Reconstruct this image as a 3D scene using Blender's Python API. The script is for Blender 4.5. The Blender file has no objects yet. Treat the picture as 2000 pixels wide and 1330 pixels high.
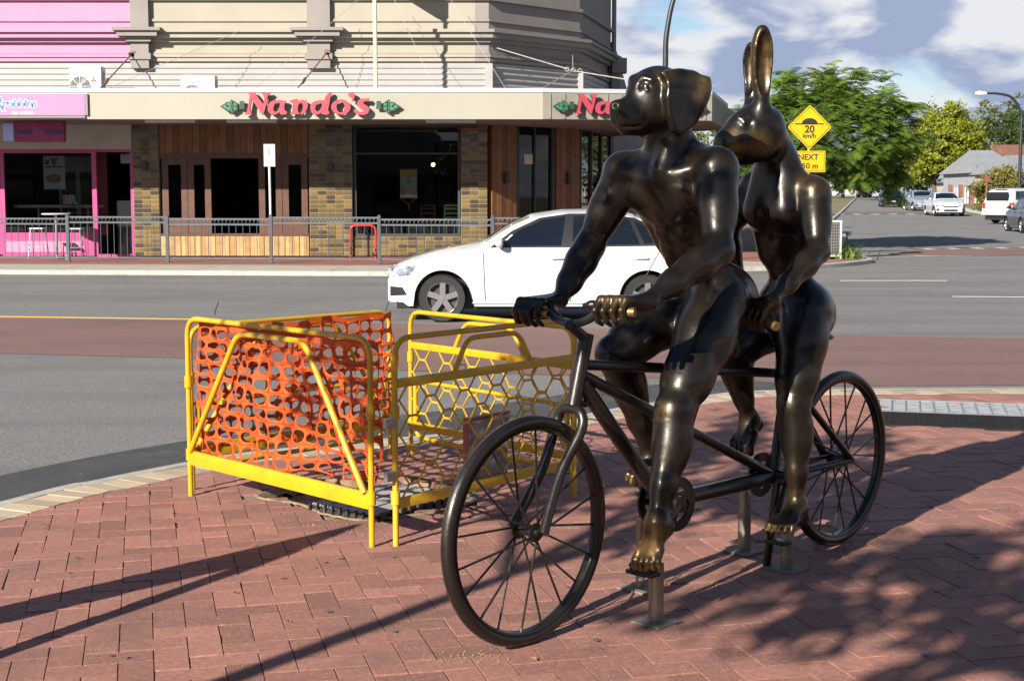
import bpy, bmesh, math, random
import numpy as np
from mathutils import Vector, Matrix
random.seed(7); rng = np.random.default_rng(7)
scene = bpy.context.scene
COL = scene.collection

# ------------------------------------------------------------ camera
FPX, CAMH, PITCH = 2800.0, 1.55, math.atan(280/2800)
cam_d = bpy.data.cameras.new('camera'); cam = bpy.data.objects.new('camera', cam_d); COL.objects.link(cam)
cam.location = (0, 0, CAMH); cam.rotation_euler = (math.pi/2 - PITCH, 0, 0)
cam_d.sensor_width = 36; cam_d.lens = 36*FPX/2000; cam_d.clip_end = 5000; cam_d.clip_start = 0.05
scene.camera = cam

# ------------------------------------------------------------ light
SUN_EL = math.radians(25); SUN_TO = Vector((0.57, 0.82, 0)).normalized()      # the way shadows fall
sun_d = bpy.data.lights.new('sun', 'SUN'); sun = bpy.data.objects.new('sun', sun_d); COL.objects.link(sun)
sun_d.energy = 5.0; sun_d.angle = math.radians(0.53); sun_d.color = (1.0, 0.93, 0.82)
ldir = Vector((SUN_TO.x*math.cos(SUN_EL), SUN_TO.y*math.cos(SUN_EL), -math.sin(SUN_EL)))
sun.rotation_euler = ldir.to_track_quat('-Z', 'Y').to_euler()
w = bpy.data.worlds.new('World'); scene.world = w; w.use_nodes = True
nt = w.node_tree; N = nt.nodes; LK = nt.links; N.clear()
out = N.new('ShaderNodeOutputWorld'); bg = N.new('ShaderNodeBackground'); LK.new(bg.outputs[0], out.inputs[0])
sky = N.new('ShaderNodeTexSky'); sky.sky_type = 'NISHITA'; sky.sun_disc = False
sky.sun_elevation = SUN_EL; sky.sun_rotation = math.atan2(-SUN_TO.x, -SUN_TO.y)
sky.air_density = 1.0; sky.dust_density = 0.2; sky.ozone_density = 4.0
bg.inputs['Strength'].default_value = 0.05
# broken cloud over the whole dome
tc = N.new('ShaderNodeTexCoord'); mp = N.new('ShaderNodeMapping'); mp.inputs['Scale'].default_value = (1.0, 1.0, 2.6)
mp.inputs['Location'].default_value = (0.35, 0.1, 0.4)
LK.new(tc.outputs['Generated'], mp.inputs[0])
n1 = N.new('ShaderNodeTexNoise'); n1.inputs['Scale'].default_value = 7.0; n1.inputs['Detail'].default_value = 9; n1.inputs['Roughness'].default_value = 0.56
n1.inputs['Distortion'].default_value = 0.25
LK.new(mp.outputs[0], n1.inputs['Vector'])
r1 = N.new('ShaderNodeValToRGB'); r1.color_ramp.elements[0].position = 0.45; r1.color_ramp.elements[1].position = 0.60
sx = N.new('ShaderNodeSeparateXYZ'); LK.new(tc.outputs['Generated'], sx.inputs[0])          # clouds thinned overhead to lower the ambient light, closes up towards the horizon
mr_ = N.new('ShaderNodeMapRange'); mr_.inputs['From Min'].default_value = 0.08; mr_.inputs['From Max'].default_value = 0.55; mr_.inputs['To Min'].default_value = 0.21; mr_.inputs['To Max'].default_value = -0.13
LK.new(sx.outputs['Z'], mr_.inputs['Value']); ad = N.new('ShaderNodeMath'); LK.new(n1.outputs['Fac'], ad.inputs[0]); LK.new(mr_.outputs[0], ad.inputs[1])
LK.new(ad.outputs[0], r1.inputs[0])
n2 = N.new('ShaderNodeTexNoise'); n2.inputs['Scale'].default_value = 13.0; n2.inputs['Detail'].default_value = 9; n2.inputs['Distortion'].default_value = 0.3
LK.new(mp.outputs[0], n2.inputs['Vector'])
r2 = N.new('ShaderNodeValToRGB')
r2.color_ramp.elements[0].position = 0.43; r2.color_ramp.elements[0].color = (3.1, 3.75, 5.4, 1)
r2.color_ramp.elements[1].position = 0.57; r2.color_ramp.elements[1].color = (7.2, 7.3, 7.6, 1)
LK.new(n2.outputs['Fac'], r2.inputs[0])
mx = N.new('ShaderNodeMix'); mx.data_type = 'RGBA'
LK.new(r1.outputs['Color'], mx.inputs['Factor']); LK.new(sky.outputs[0], mx.inputs['A']); LK.new(r2.outputs['Color'], mx.inputs['B'])
LK.new(mx.outputs['Result'], bg.inputs['Color'])
vs = scene.view_settings; vs.view_transform = 'Standard'; vs.look = 'None'; vs.gamma = 1; vs.use_curve_mapping = False
vs.exposure = 1.2
scene.render.engine = 'CYCLES'; scene.render.resolution_x = 1024; scene.render.resolution_y = 680

# ------------------------------------------------------------ photo pixel -> place
CAM = np.array([0, 0, CAMH])
def ray(px, py):
    x = (px-1000)/FPX; y = -(py-665)/FPX; c, s = math.cos(PITCH), math.sin(PITCH)
    return np.array([x, c+y*s, -s+y*c])
def gnd(px, py, z=0.0):                 # where the ray meets level ground
    r = ray(px, py); return CAM + r*((z-CAMH)/r[2])
def atY(px, py, Y):                     # where it meets a frontal wall
    r = ray(px, py); return CAM + r*(Y/r[1])
def onplane(px, py, p0, n):
    r = ray(px, py); p0 = np.array(p0, float); n = np.array(n, float)
    return CAM + r*(((p0-CAM) @ n)/(r @ n))

# ------------------------------------------------------------ helpers
def tag(o, label=None, cat=None, group=None, kind=None):
    if label: o['label'] = label
    if cat: o['category'] = cat
    if group: o['group'] = group
    if kind: o['kind'] = kind
    return o
def empty(name, loc=(0, 0, 0), rz=0, label=None, cat=None, group=None):
    o = bpy.data.objects.new(name, None); COL.objects.link(o); o.location = loc; o.rotation_euler = (0, 0, rz)
    o.empty_display_size = 0.1
    return tag(o, label, cat, group)
def link(name, me, parent=None):
    o = bpy.data.objects.new(name, me); COL.objects.link(o)
    if parent is not None: o.parent = parent
    return o
def copy_tree(o, parent=None):
    c = o.copy(); COL.objects.link(c); c.parent = parent
    for ch in list(o.children): copy_tree(ch, c)
    return c
class MB:
    """collects shapes, builds one mesh object"""
    def __init__(s): s.v = []; s.f = []; s.m = []
    def add(s, vs, fs, mi=0):
        b = len(s.v); s.v += [tuple(map(float, p)) for p in vs]
        for f in fs: s.f.append(tuple(i+b for i in f)); s.m.append(mi)
        return s
    def box(s, x0, x1, y0, y1, z0, z1, mi=0, bev=0.0):
        if bev <= 0:
            vs = [(x, y, z) for z in (z0, z1) for y in (y0, y1) for x in (x0, x1)]
            return s.add(vs, [(0, 2, 3, 1), (4, 5, 7, 6), (0, 1, 5, 4), (2, 6, 7, 3), (0, 4, 6, 2), (1, 3, 7, 5)], mi)
        bm = bmesh.new(); bmesh.ops.create_cube(bm, size=1)
        for v in bm.verts:
            v.co = Vector(((x0+x1)/2+v.co.x*(x1-x0), (y0+y1)/2+v.co.y*(y1-y0), (z0+z1)/2+v.co.z*(z1-z0)))
        bmesh.ops.bevel(bm, geom=bm.edges[:], offset=bev, segments=2, affect='EDGES', profile=0.6)
        return s.bm(bm, mi)
    def bm(s, bm, mi=0):
        bm.verts.index_update(); s.add([v.co for v in bm.verts], [[v.index for v in f.verts] for f in bm.faces], mi); bm.free(); return s
    def obox(s, c, ax, ay, az, mi=0):           # half-axis vectors
        c, ax, ay, az = (np.array(t, float) for t in (c, ax, ay, az))
        vs = [c+sx*ax+sy*ay+sz*az for sz in (-1, 1) for sy in (-1, 1) for sx in (-1, 1)]
        return s.add(vs, [(0, 2, 3, 1), (4, 5, 7, 6), (0, 1, 5, 4), (2, 6, 7, 3), (0, 4, 6, 2), (1, 3, 7, 5)], mi)
    def bar(s, a, b, wx, wz, up=(0, 0, 1), mi=0):   # rectangular bar from a to b
        a = np.array(a, float); b = np.array(b, float); d = b-a; L = np.linalg.norm(d); d /= L
        up = np.array(up, float); sd = np.cross(d, up); sd /= np.linalg.norm(sd); u2 = np.cross(sd, d)
        return s.obox((a+b)/2, d*L/2, sd*wx/2, u2*wz/2, mi)
    def tube(s, pts, r, n=10, mi=0, caps=True, closed=False):
        P = [np.array(p, float) for p in pts]; m = len(P)
        R = r if hasattr(r, '__len__') else [r]*m
        T = []
        for i in range(m):
            if closed: t = P[(i+1) % m]-P[i-1]
            else: t = P[min(i+1, m-1)]-P[max(i-1, 0)]
            T.append(t/(np.linalg.norm(t)+1e-12))
        u = np.cross(T[0], (0, 0, 1.0))
        if np.linalg.norm(u) < 1e-3: u = np.cross(T[0], (0, 1.0, 0))
        u /= np.linalg.norm(u); vs = []
        for i in range(m):
            u = u-T[i]*(u@T[i]); u /= np.linalg.norm(u); v = np.cross(T[i], u)
            for k in range(n):
                a = 2*math.pi*k/n; vs.append(P[i]+R[i]*(math.cos(a)*u+math.sin(a)*v))
        fs = []
        for i in range(m if closed else m-1):
            j = (i+1) % m
            for k in range(n):
                k2 = (k+1) % n; fs.append((i*n+k, i*n+k2, j*n+k2, j*n+k))
        if caps and not closed:
            fs.append(tuple(reversed(range(n)))); fs.append(tuple((m-1)*n+k for k in range(n)))
        return s.add(vs, fs, mi)
    def lathe(s, prof, n=24, c=(0, 0, 0), ax=(0, 0, 1), mi=0):      # profile of (radius, height) round axis
        ax = np.array(ax, float); ax /= np.linalg.norm(ax); c = np.array(c, float)
        u = np.cross(ax, (0, 0, 1.0)) if abs(ax[2]) < 0.9 else np.cross(ax, (1.0, 0, 0))
        u /= np.linalg.norm(u); v = np.cross(ax, u); vs = []; m = len(prof)
        for (r, h) in prof:
            for k in range(n):
                a = 2*math.pi*k/n; vs.append(c+ax*h+r*(math.cos(a)*u+math.sin(a)*v))
        fs = [(i*n+k, i*n+(k+1) % n, (i+1)*n+(k+1) % n, (i+1)*n+k) for i in range(m-1) for k in range(n)]
        return s.add(vs, fs, mi)
    def prism(s, poly, o, ax, ay, az, mi=0):      # polygon in plane (ax,ay) at o, extruded by vector az
        o, ax, ay, az = (np.array(t, float) for t in (o, ax, ay, az)); n = len(poly)
        vs = [o+ax*p[0]+ay*p[1] for p in poly]+[o+ax*p[0]+ay*p[1]+az for p in poly]
        fs = [tuple(reversed(range(n))), tuple(range(n, 2*n))]+[(i, (i+1) % n, (i+1) % n+n, i+n) for i in range(n)]
        return s.add(vs, fs, mi)
    def mesh(s, name, mats, smooth=False):
        me = bpy.data.meshes.new(name); me.from_pydata(s.v, [], s.f)
        for m in (mats if isinstance(mats, (list, tuple)) else [mats]): me.materials.append(m)
        if any(s.m): me.polygons.foreach_set('material_index', s.m)
        bm = bmesh.new(); bm.from_mesh(me); bmesh.ops.recalc_face_normals(bm, faces=bm.faces[:]); bm.to_mesh(me); bm.free()
        if smooth:
            me.polygons.foreach_set('use_smooth', [True]*len(me.polygons))
            if smooth != 'all': me.set_sharp_from_angle(angle=math.radians(40))
        me.update(); return me
    def build(s, name, mats, parent=None, smooth=False): return link(name, s.mesh(name, mats, smooth), parent)

def spline(pts, n=8, closed=False):
    P = [np.array(p, float) for p in pts]; m = len(P); out = []
    rngi = range(m if closed else m-1)
    for i in rngi:
        if closed: p0, p1, p2, p3 = P[i-1], P[i], P[(i+1) % m], P[(i+2) % m]
        else: p0, p1, p2, p3 = P[max(i-1, 0)], P[i], P[i+1], P[min(i+2, m-1)]
        for k in range(n):
            t = k/n; out.append(0.5*((2*p1)+(-p0+p2)*t+(2*p0-5*p1+4*p2-p3)*t*t+(-p0+3*p1-3*p2+p3)*t**3))
    if not closed: out.append(P[-1])
    return out
def rounded(pts, r, n=5):                 # polyline with rounded inner corners
    P = [np.array(p, float) for p in pts]; out = [P[0]]
    for i in range(1, len(P)-1):
        a = P[i-1]-P[i]; b = P[i+1]-P[i]; la, lb = np.linalg.norm(a), np.linalg.norm(b); q = min(r, la/2, lb/2)
        p0 = P[i]+a/la*q; p2 = P[i]+b/lb*q
        for k in range(n+1):
            t = k/n; out.append((1-t)**2*p0+2*t*(1-t)*P[i]+t*t*p2)
    out.append(P[-1]); return out

# ------------------------------------------------------------ materials
MATS = {}
def mat(name, c=(0.5, 0.5, 0.5), c2=None, scale=8, rough=0.6, metal=0.0, bump=0.0, bscale=40, detail=6, lo=0.35, hi=0.65,
        coat=0.0, spec=0.5, r2=None, attr=None, attr_amt=0.5, trans=0.0, dist=0.02, speck=None, emit=None, estr=0, grime=None, streak=None):
    if name in MATS: return MATS[name]
    m = bpy.data.materials.new(name); m.use_nodes = True; t = m.node_tree; n = t.nodes; L = t.links
    b = n['Principled BSDF']; b.inputs['Roughness'].default_value = rough; b.inputs['Metallic'].default_value = metal
    b.inputs['Specular IOR Level'].default_value = spec
    b.inputs['Coat Weight'].default_value = coat; b.inputs['Coat Roughness'].default_value = 0.04
    if trans: b.inputs['Transmission Weight'].default_value = trans
    tc = n.new('ShaderNodeTexCoord'); co = tc.outputs['Object']
    def noise(sc, det=6, ro=0.6):
        q = n.new('ShaderNodeTexNoise'); q.inputs['Scale'].default_value = sc; q.inputs['Detail'].default_value = det
        q.inputs['Roughness'].default_value = ro; L.new(co, q.inputs['Vector']); return q.outputs['Fac']
    def ramp(src, a, bb, ca=(0, 0, 0, 1), cb=(1, 1, 1, 1)):
        q = n.new('ShaderNodeValToRGB'); e = q.color_ramp.elements; e[0].position = a; e[1].position = bb; e[0].color = ca; e[1].color = cb
        L.new(src, q.inputs[0]); return q.outputs['Color']
    def mix(f, a, bb, mode='MIX'):
        q = n.new('ShaderNodeMix'); q.data_type = 'RGBA'; q.blend_type = mode
        if isinstance(f, float): q.inputs['Factor'].default_value = f
        else: L.new(f, q.inputs['Factor'])
        for s_, v in (('A', a), ('B', bb)):
            if isinstance(v, tuple): q.inputs[s_].default_value = (*v[:3], 1)
            else: L.new(v, q.inputs[s_])
        return q.outputs['Result']
    col = c
    if c2 is not None: col = mix(ramp(noise(scale, detail), lo, hi), c, c2)
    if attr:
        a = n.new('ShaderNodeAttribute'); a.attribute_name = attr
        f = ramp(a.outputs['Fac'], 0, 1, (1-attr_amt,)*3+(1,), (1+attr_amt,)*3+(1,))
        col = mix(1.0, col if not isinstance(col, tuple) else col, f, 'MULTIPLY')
    if speck:   # (scale, threshold, colour)
        col = mix(ramp(noise(speck[0], 2, 0.5), speck[1], speck[1]+0.06), col, speck[2])
    if grime:   # (scale, threshold, colour, strength)
        g = ramp(noise(grime[0], 8, 0.65), grime[1], grime[1]+0.2, (0, 0, 0, 1), (grime[3],)*3+(1,))
        col = mix(g, col, grime[2])
    if streak:  # (scale vector, threshold, colour, strength)
        mpn = n.new('ShaderNodeMapping'); mpn.inputs['Scale'].default_value = streak[0]; L.new(tc.outputs['Object'], mpn.inputs[0])
        qn = n.new('ShaderNodeTexNoise'); qn.inputs['Scale'].default_value = 1.0; qn.inputs['Detail'].default_value = 7; qn.inputs['Roughness'].default_value = 0.6; L.new(mpn.outputs[0], qn.inputs['Vector'])
        col = mix(ramp(qn.outputs['Fac'], streak[1], streak[1]+0.22, (0, 0, 0, 1), (streak[3],)*3+(1,)), col, streak[2])
    if isinstance(col, tuple): b.inputs['Base Color'].default_value = (*col[:3], 1)
    else: L.new(col, b.inputs['Base Color'])
    if r2 is not None:
        q = n.new('ShaderNodeMapRange'); q.inputs['To Min'].default_value = rough; q.inputs['To Max'].default_value = r2
        q.inputs['From Min'].default_value = lo; q.inputs['From Max'].default_value = hi
        L.new(noise(scale*1.7, 5), q.inputs['Value']); L.new(q.outputs[0], b.inputs['Roughness'])
    if bump:
        q = n.new('ShaderNodeBump'); q.inputs['Strength'].default_value = bump; q.inputs['Distance'].default_value = dist
        L.new(noise(bscale, 6, 0.65), q.inputs['Height']); L.new(q.outputs[0], b.inputs['Normal'])
    if emit: b.inputs['Emission Color'].default_value = (*emit, 1); b.inputs['Emission Strength'].default_value = estr
    MATS[name] = m; return m
def srgb(r, g, b):
    f = lambda v: (v/255/12.92) if v/255 <= 0.04045 else ((v/255+0.055)/1.055)**2.4
    return (f(r), f(g), f(b))
# ============================================================ SETTING
ROADZ = -0.10
m_asph = mat('asphalt', (0.105, 0.102, 0.098), (0.205, 0.20, 0.19), scale=75, detail=3, lo=0.38, hi=0.62, rough=0.88, bump=0.6, bscale=90, dist=0.012,
             speck=(60, 0.63, (0.33, 0.32, 0.30)), grime=(0.45, 0.5, (0.095, 0.093, 0.09), 0.55), streak=((0.06, 0.9, 1), 0.48, (0.085, 0.083, 0.082), 0.55))
m_asph_new = mat('asphalt_patch', (0.030, 0.030, 0.032), (0.05, 0.05, 0.052), scale=5, rough=0.8, bump=0.5, bscale=120, dist=0.008,
             speck=(85, 0.62, (0.12, 0.12, 0.115)), grime=(2.5, 0.55, (0.14, 0.12, 0.09), 0.5))
m_redroad = mat('red_asphalt', (0.13, 0.068, 0.058), (0.205, 0.115, 0.098), scale=80, detail=3, lo=0.38, hi=0.62, rough=0.88, bump=0.5, bscale=90, dist=0.01,
             speck=(65, 0.66, (0.28, 0.20, 0.17)), grime=(0.7, 0.50, (0.095, 0.062, 0.055), 0.6), streak=((0.08, 1.1, 1), 0.5, (0.09, 0.06, 0.055), 0.5))
m_kerb = mat('kerb_concrete', (0.40, 0.38, 0.34), (0.29, 0.275, 0.245), scale=7, rough=0.85, bump=0.3, bscale=90)
m_tan = mat('tan_paver', (0.42, 0.33, 0.205), (0.34, 0.28, 0.21), scale=10, rough=0.85, bump=0.3, bscale=120, dist=0.004, attr='tone', attr_amt=0.22,
            grime=(6, 0.55, (0.22, 0.19, 0.16), 0.6))
m_sand = mat('bedding_sand', (0.30, 0.22, 0.13), (0.21, 0.15, 0.09), scale=14, rough=0.95, bump=0.6, bscale=110)
m_brick = mat('red_paver', (0.215, 0.091, 0.068), (0.285, 0.130, 0.099), scale=38, detail=4, rough=0.72, bump=0.35, bscale=150, dist=0.004, attr='tone', attr_amt=0.27,
              speck=(190, 0.63, (0.46, 0.32, 0.25)), grime=(2.6, 0.52, (0.135, 0.078, 0.062), 0.75), r2=0.9)
m_white = mat('road_paint', (0.46, 0.46, 0.44), (0.33, 0.33, 0.32), scale=9, rough=0.7, bump=0.2, bscale=120)
m_yline = mat('yellow_paint', (0.62, 0.36, 0.04), (0.45, 0.28, 0.06), scale=9, rough=0.7)
m_soil = mat('verge_ground', (0.10, 0.10, 0.04), (0.20, 0.16, 0.09), scale=0.8, rough=0.95, bump=0.4, bscale=20)

def rise(Y): return max(0.0, Y-42.0)*0.0105
def sheet(name, poly, z, m, kind='structure', parent=None, sloped=False):
    mb = MB(); mb.add([(p[0], p[1], z+(rise(p[1]) if sloped else 0)) for p in poly], [tuple(range(len(poly)))])
    o = mb.build(name, m, parent); tag(o, kind=kind)
    return o
# terrain reaching the horizon, rising gently up the side street
mb = MB(); ys = [-300, -60, 0, 42, 70, 110, 160, 220, 400, 900, 2500]; xs = [-2500, -600, -150, -40, 0, 40, 150, 600, 2500]
for y in ys:
    for x in xs: mb.v.append((x, y, ROADZ-0.06+rise(min(y, 220))))
for j in range(len(ys)-1):
    for i in range(len(xs)-1): a = j*len(xs)+i; mb.f.append((a, a+1, a+1+len(xs), a+len(xs))); mb.m.append(0)
tag(mb.build('ground', m_soil), kind='structure')
sheet('road', [(-90, -40), (90, -40), (90, 44), (-90, 44)], ROADZ, m_asph)

# ---------------- near kerb line (outer edge of the plaza) and the plaza
kpts = [(-6.2, -9), (-5.3, -1), (-4.15, 3.6)] + [tuple(gnd(*p)[:2]) for p in ((0, 980), (184, 938), (355, 904), (476, 884), (694, 862), (922, 841), (1129, 811), (1228, 793), (1371, 773), (1515, 762), (2000, 758))] + [(8, 11.6), (16, 12.0), (40, 13)]
kerb = np.array(spline(kpts, 10))
def offset(curve, d):
    t = np.gradient(curve, axis=0); t /= np.linalg.norm(t, axis=1)[:, None]
    return curve + np.stack([t[:, 1], -t[:, 0]], 1)*d          # to the right of travel = towards the plaza
k_in = offset(kerb, 0.085); k_hd = offset(kerb, 0.085+0.235)
pl = empty('plaza_pavement'); tag(pl, kind='structure')
def strip(name, a, b, z, m, parent=None, face=None, kind=None):
    mb = MB(); n = len(a)
    for i in range(n): mb.v += [(a[i][0], a[i][1], z), (b[i][0], b[i][1], z)]
    for i in range(n-1): mb.f.append((2*i, 2*i+2, 2*i+3, 2*i+1)); mb.m.append(0)
    if face is not None:
        q = len(mb.v)
        for i in range(n): mb.v.append((a[i][0], a[i][1], face))
        for i in range(n-1): mb.f.append((2*i, q+i, q+i+1, 2*i+2)); mb.m.append(0)
    o = mb.build(name, m, parent)
    if kind: tag(o, kind=kind)
    return o
strip('kerb_edge', kerb, k_in, 0.002, m_kerb, pl, face=ROADZ-0.03)
HOLE0 = [tuple(gnd(*p)[:2]) for p in ((508, 966), (600, 940), (700, 938), (760, 930), (900, 945), (905, 985), (735, 1013), (640, 1005), (590, 985), (540, 978))]
# sand bed under the pavers
mb = MB(); bed = [tuple(p) for p in k_in] + [(40, -12), (-5.6, -12)]
mb.add([(p[0], p[1], -0.062) for p in bed], [tuple(range(len(bed)))]); mb.build('sand_bed', m_sand, pl)
hl_ = [np.array(p) for p in HOLE0]
mb = MB(); i0 = max(range(len(bed)), key=lambda i: -abs(bed[i][0]+0.1)-1000*(bed[i][1] < 5)); hs = max(range(len(hl_)), key=lambda i: hl_[i][1])
loop = bed[:i0+1] + [tuple(hl_[(hs-k) % len(hl_)]) for k in range(len(hl_)+1)] + bed[i0:]
mb.add([(p[0], p[1], -0.011) for p in loop], [tuple(range(len(loop)))]); mb.build('joint_sand', m_sand, pl)
# dark fresh asphalt strip along the kerb
pt_ = spline([gnd(*p, ROADZ)[:2] for p in ((-420, 1040), (-200, 979), (0, 931), (184, 893), (355, 864), (476, 848), (694, 822), (922, 797), (1129, 768), (1228, 757), (1420, 744), (1560, 753))], 6)
i0 = int(np.argmin(((kerb-pt_[0])**2).sum(1))); i1 = int(np.argmin(((kerb-pt_[-1])**2).sum(1))); in_ = offset(kerb, 0.02)
sheet('asphalt_patch', [tuple(p) for p in pt_]+[tuple(p) for p in in_[i0:i1+1][::-1]], ROADZ+0.007, m_asph_new)
# red painted median
R = ROADZ+0.004
top = [gnd(*p, R)[:2] for p in ((-900, 608), (0, 622), (600, 628), (1180, 641), (1650, 655), (2000, 661), (2900, 672))]
bot = [gnd(*p, R)[:2] for p in ((-900, 668), (0, 690), (360, 699), (800, 724), (1400, 741), (1560, 754), (2000, 752), (2900, 748))]
sheet('red_median', [tuple(p) for p in top]+[tuple(p) for p in reversed(bot)], R, m_redroad)
a = gnd(-900, 606, R); b = gnd(380, 624, R)
mb = MB(); mb.bar((a[0], a[1]+.05, R+.001), (b[0], b[1]+.05, R+.001), 0.09, 0.006); tag(mb.build('lane_line', m_yline), kind='structure')
a = gnd(1640, 548, R); b = gnd(1848, 548, R)
mb = MB(); mb.bar((a[0], a[1], R), (b[0], b[1], R), 0.1, 0.006); tag(mb.build('lane_line', m_white), kind='structure')
a = gnd(1860, 579, R); b = gnd(2300, 582, R)
mb = MB(); mb.bar((a[0], a[1], R), (b[0], b[1], R), 0.08, 0.006); tag(mb.build('lane_line', m_white), kind='structure')

# ---------------- herringbone pavers
BW = 0.1155; GAP = 0.0035; ANG = math.radians(14.4)
ca, sa = math.cos(ANG), math.sin(ANG)
def w2p(x, y): return (ca*x+sa*y)/BW, (-sa*x+ca*y)/BW
def p2w(a, b): a *= BW; b *= BW; return np.array([ca*a-sa*b, sa*a+ca*b])
HOLE = [tuple(gnd(*p)[:2]) for p in ((508, 966), (600, 940), (700, 938), (760, 930), (900, 945), (905, 985), (735, 1013), (640, 1005), (590, 985), (540, 978))]
def inpoly(p, poly):
    c = False; n = len(poly); j = n-1
    for i in range(n):
        if (poly[i][1] > p[1]) != (poly[j][1] > p[1]) and p[0] < (poly[j][0]-poly[i][0])*(p[1]-poly[i][1])/(poly[j][1]-poly[i][1])+poly[i][0]: c = not c
        j = i
    return c
def clip_half(poly, q, nrm):
    out = []; n = len(poly)
    for i in range(n):
        a, b = poly[i], poly[(i+1) % n]; da = (a-q)@nrm; db = (b-q)@nrm
        if da <= 0: out.append(a)
        if da*db < 0: out.append(a+(b-a)*(da/(da-db)))
    return out
GRATE = [tuple(gnd(*p)[:2]) for p in ((1712, 778), (2190, 796), (2230, 850), (1722, 829))]
tn = np.gradient(k_hd, axis=0); tn /= np.linalg.norm(tn, axis=1)[:, None]; out_n = -np.stack([tn[:, 1], -tn[:, 0]], 1)
bricks = []
for xi in range(-75, 130):
    for yi in range(10, 130):
        c_ = (xi-yi) % 4
        if c_ == 0: cells = (xi, yi, xi+2, yi+1)
        elif c_ == 3: cells = (xi, yi, xi+1, yi+2)
        else: continue
        x0, y0, x1, y1 = cells; g = GAP/2/BW
        ctr = p2w((x0+x1)/2, (y0+y1)/2)
        if ctr[1] < 2.5 or abs(ctr[0]) > 0.40*ctr[1]+1.2: continue
        if ctr[0] > 5.5 or ctr[1] > 12.5: continue
        poly = [p2w(*p) for p in ((x0+g, y0+g), (x1-g, y0+g), (x1-g, y1-g), (x0+g, y1-g))]
        i = int(np.argmin(((k_hd-ctr)**2).sum(1)))
        poly = clip_half(poly, k_hd[i]+out_n[i]*(-0.003), out_n[i])
        if len(poly) < 3: continue
        ctr2 = np.mean(poly, axis=0)
        if inpoly(ctr2, HOLE) or inpoly(ctr2, GRATE): continue
        bricks.append((ctr2, poly))
def paver(poly, z, th=0.055, bev=0.0013):
    """top with a small chamfer, no bottom"""
    n = len(poly); c = np.mean(poly, axis=0); ins = [p+(c-p)*min(0.4, bev/max(1e-6, np.linalg.norm(c-p))*1.3) for p in poly]
    tl = rng.normal(0, 0.0007, 2)
    hz = lambda p: z+(p-c)@tl*8
    vs = [(*p, z-th) for p in poly]+[(*p, hz(p)-bev*0.8) for p in poly]+[(*p, hz(p)) for p in ins]
    fs = [tuple(range(2*n, 3*n))]
    for k in range(n):
        j = (k+1) % n; fs += [(k, j, n+j, n+k), (n+k, n+j, 2*n+j, 2*n+k)]
    return vs, fs
def paver_mesh(name, items, m):
    mb = MB(); tones = []
    for vs, fs, tone in items:
        mb.add(vs, fs); tones += [tone]*len(fs)
    me = bpy.data.meshes.new(name); me.from_pydata(mb.v, [], mb.f); me.materials.append(m)
    at = me.attributes.new('tone', 'FLOAT', 'FACE'); at.data.foreach_set('value', tones); me.update(); return me
bricks.sort(key=lambda b: b[0][1] + (0 if abs(b[0][0]) < 0.36*b[0][1]+0.1 and b[0][1] > 4.3 else 100))
rest = []
for i, (c, poly) in enumerate(bricks):
    item = (*paver(poly, rng.normal(0, 0.0016)), float(np.clip(rng.normal(0.5, 0.22), 0, 1)))
    if i < 300: link('brick', paver_mesh('brick', [item], m_brick), pl)
    else: rest.append(item)
tag(link('brick_field', paver_mesh('brick_field', rest, m_brick), pl), kind='stuff')
# paving goes on plain where the camera does not look
for x0, x1, y0, y1 in ((-4.2, 40, -9, 2.45), (5.55, 40, 2.45, 11.1)):
    mb = MB(); mb.box(x0, x1, y0, y1, -0.05, -0.004); mb.build('brick_apron', m_brick, pl)
# tan header course along the kerb
L_ = np.concatenate([[0], np.cumsum(np.linalg.norm(np.diff(k_in, axis=0), axis=1))])
s0 = L_[np.argmin(abs(k_in[:, 1]-3.0))]; cnt = 0
while s0 < L_[-1]-25:
    pts = []
    for s_, cu in ((s0+.002, k_in), (s0+.121, k_in), (s0+.121, k_hd), (s0+.002, k_hd)):
        i = np.interp(s_, L_, np.arange(len(L_))); i0 = int(i); f = i-i0; pts.append(cu[i0]*(1-f)+cu[min(i0+1, len(cu)-1)]*f)
    link('header_brick', paver_mesh('header_brick', [(*paver([np.array(p) for p in pts], rng.normal(0.001, 0.001)), float(rng.uniform(0, 1)))], m_tan), pl)
    s0 += 0.124; cnt += 1
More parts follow.
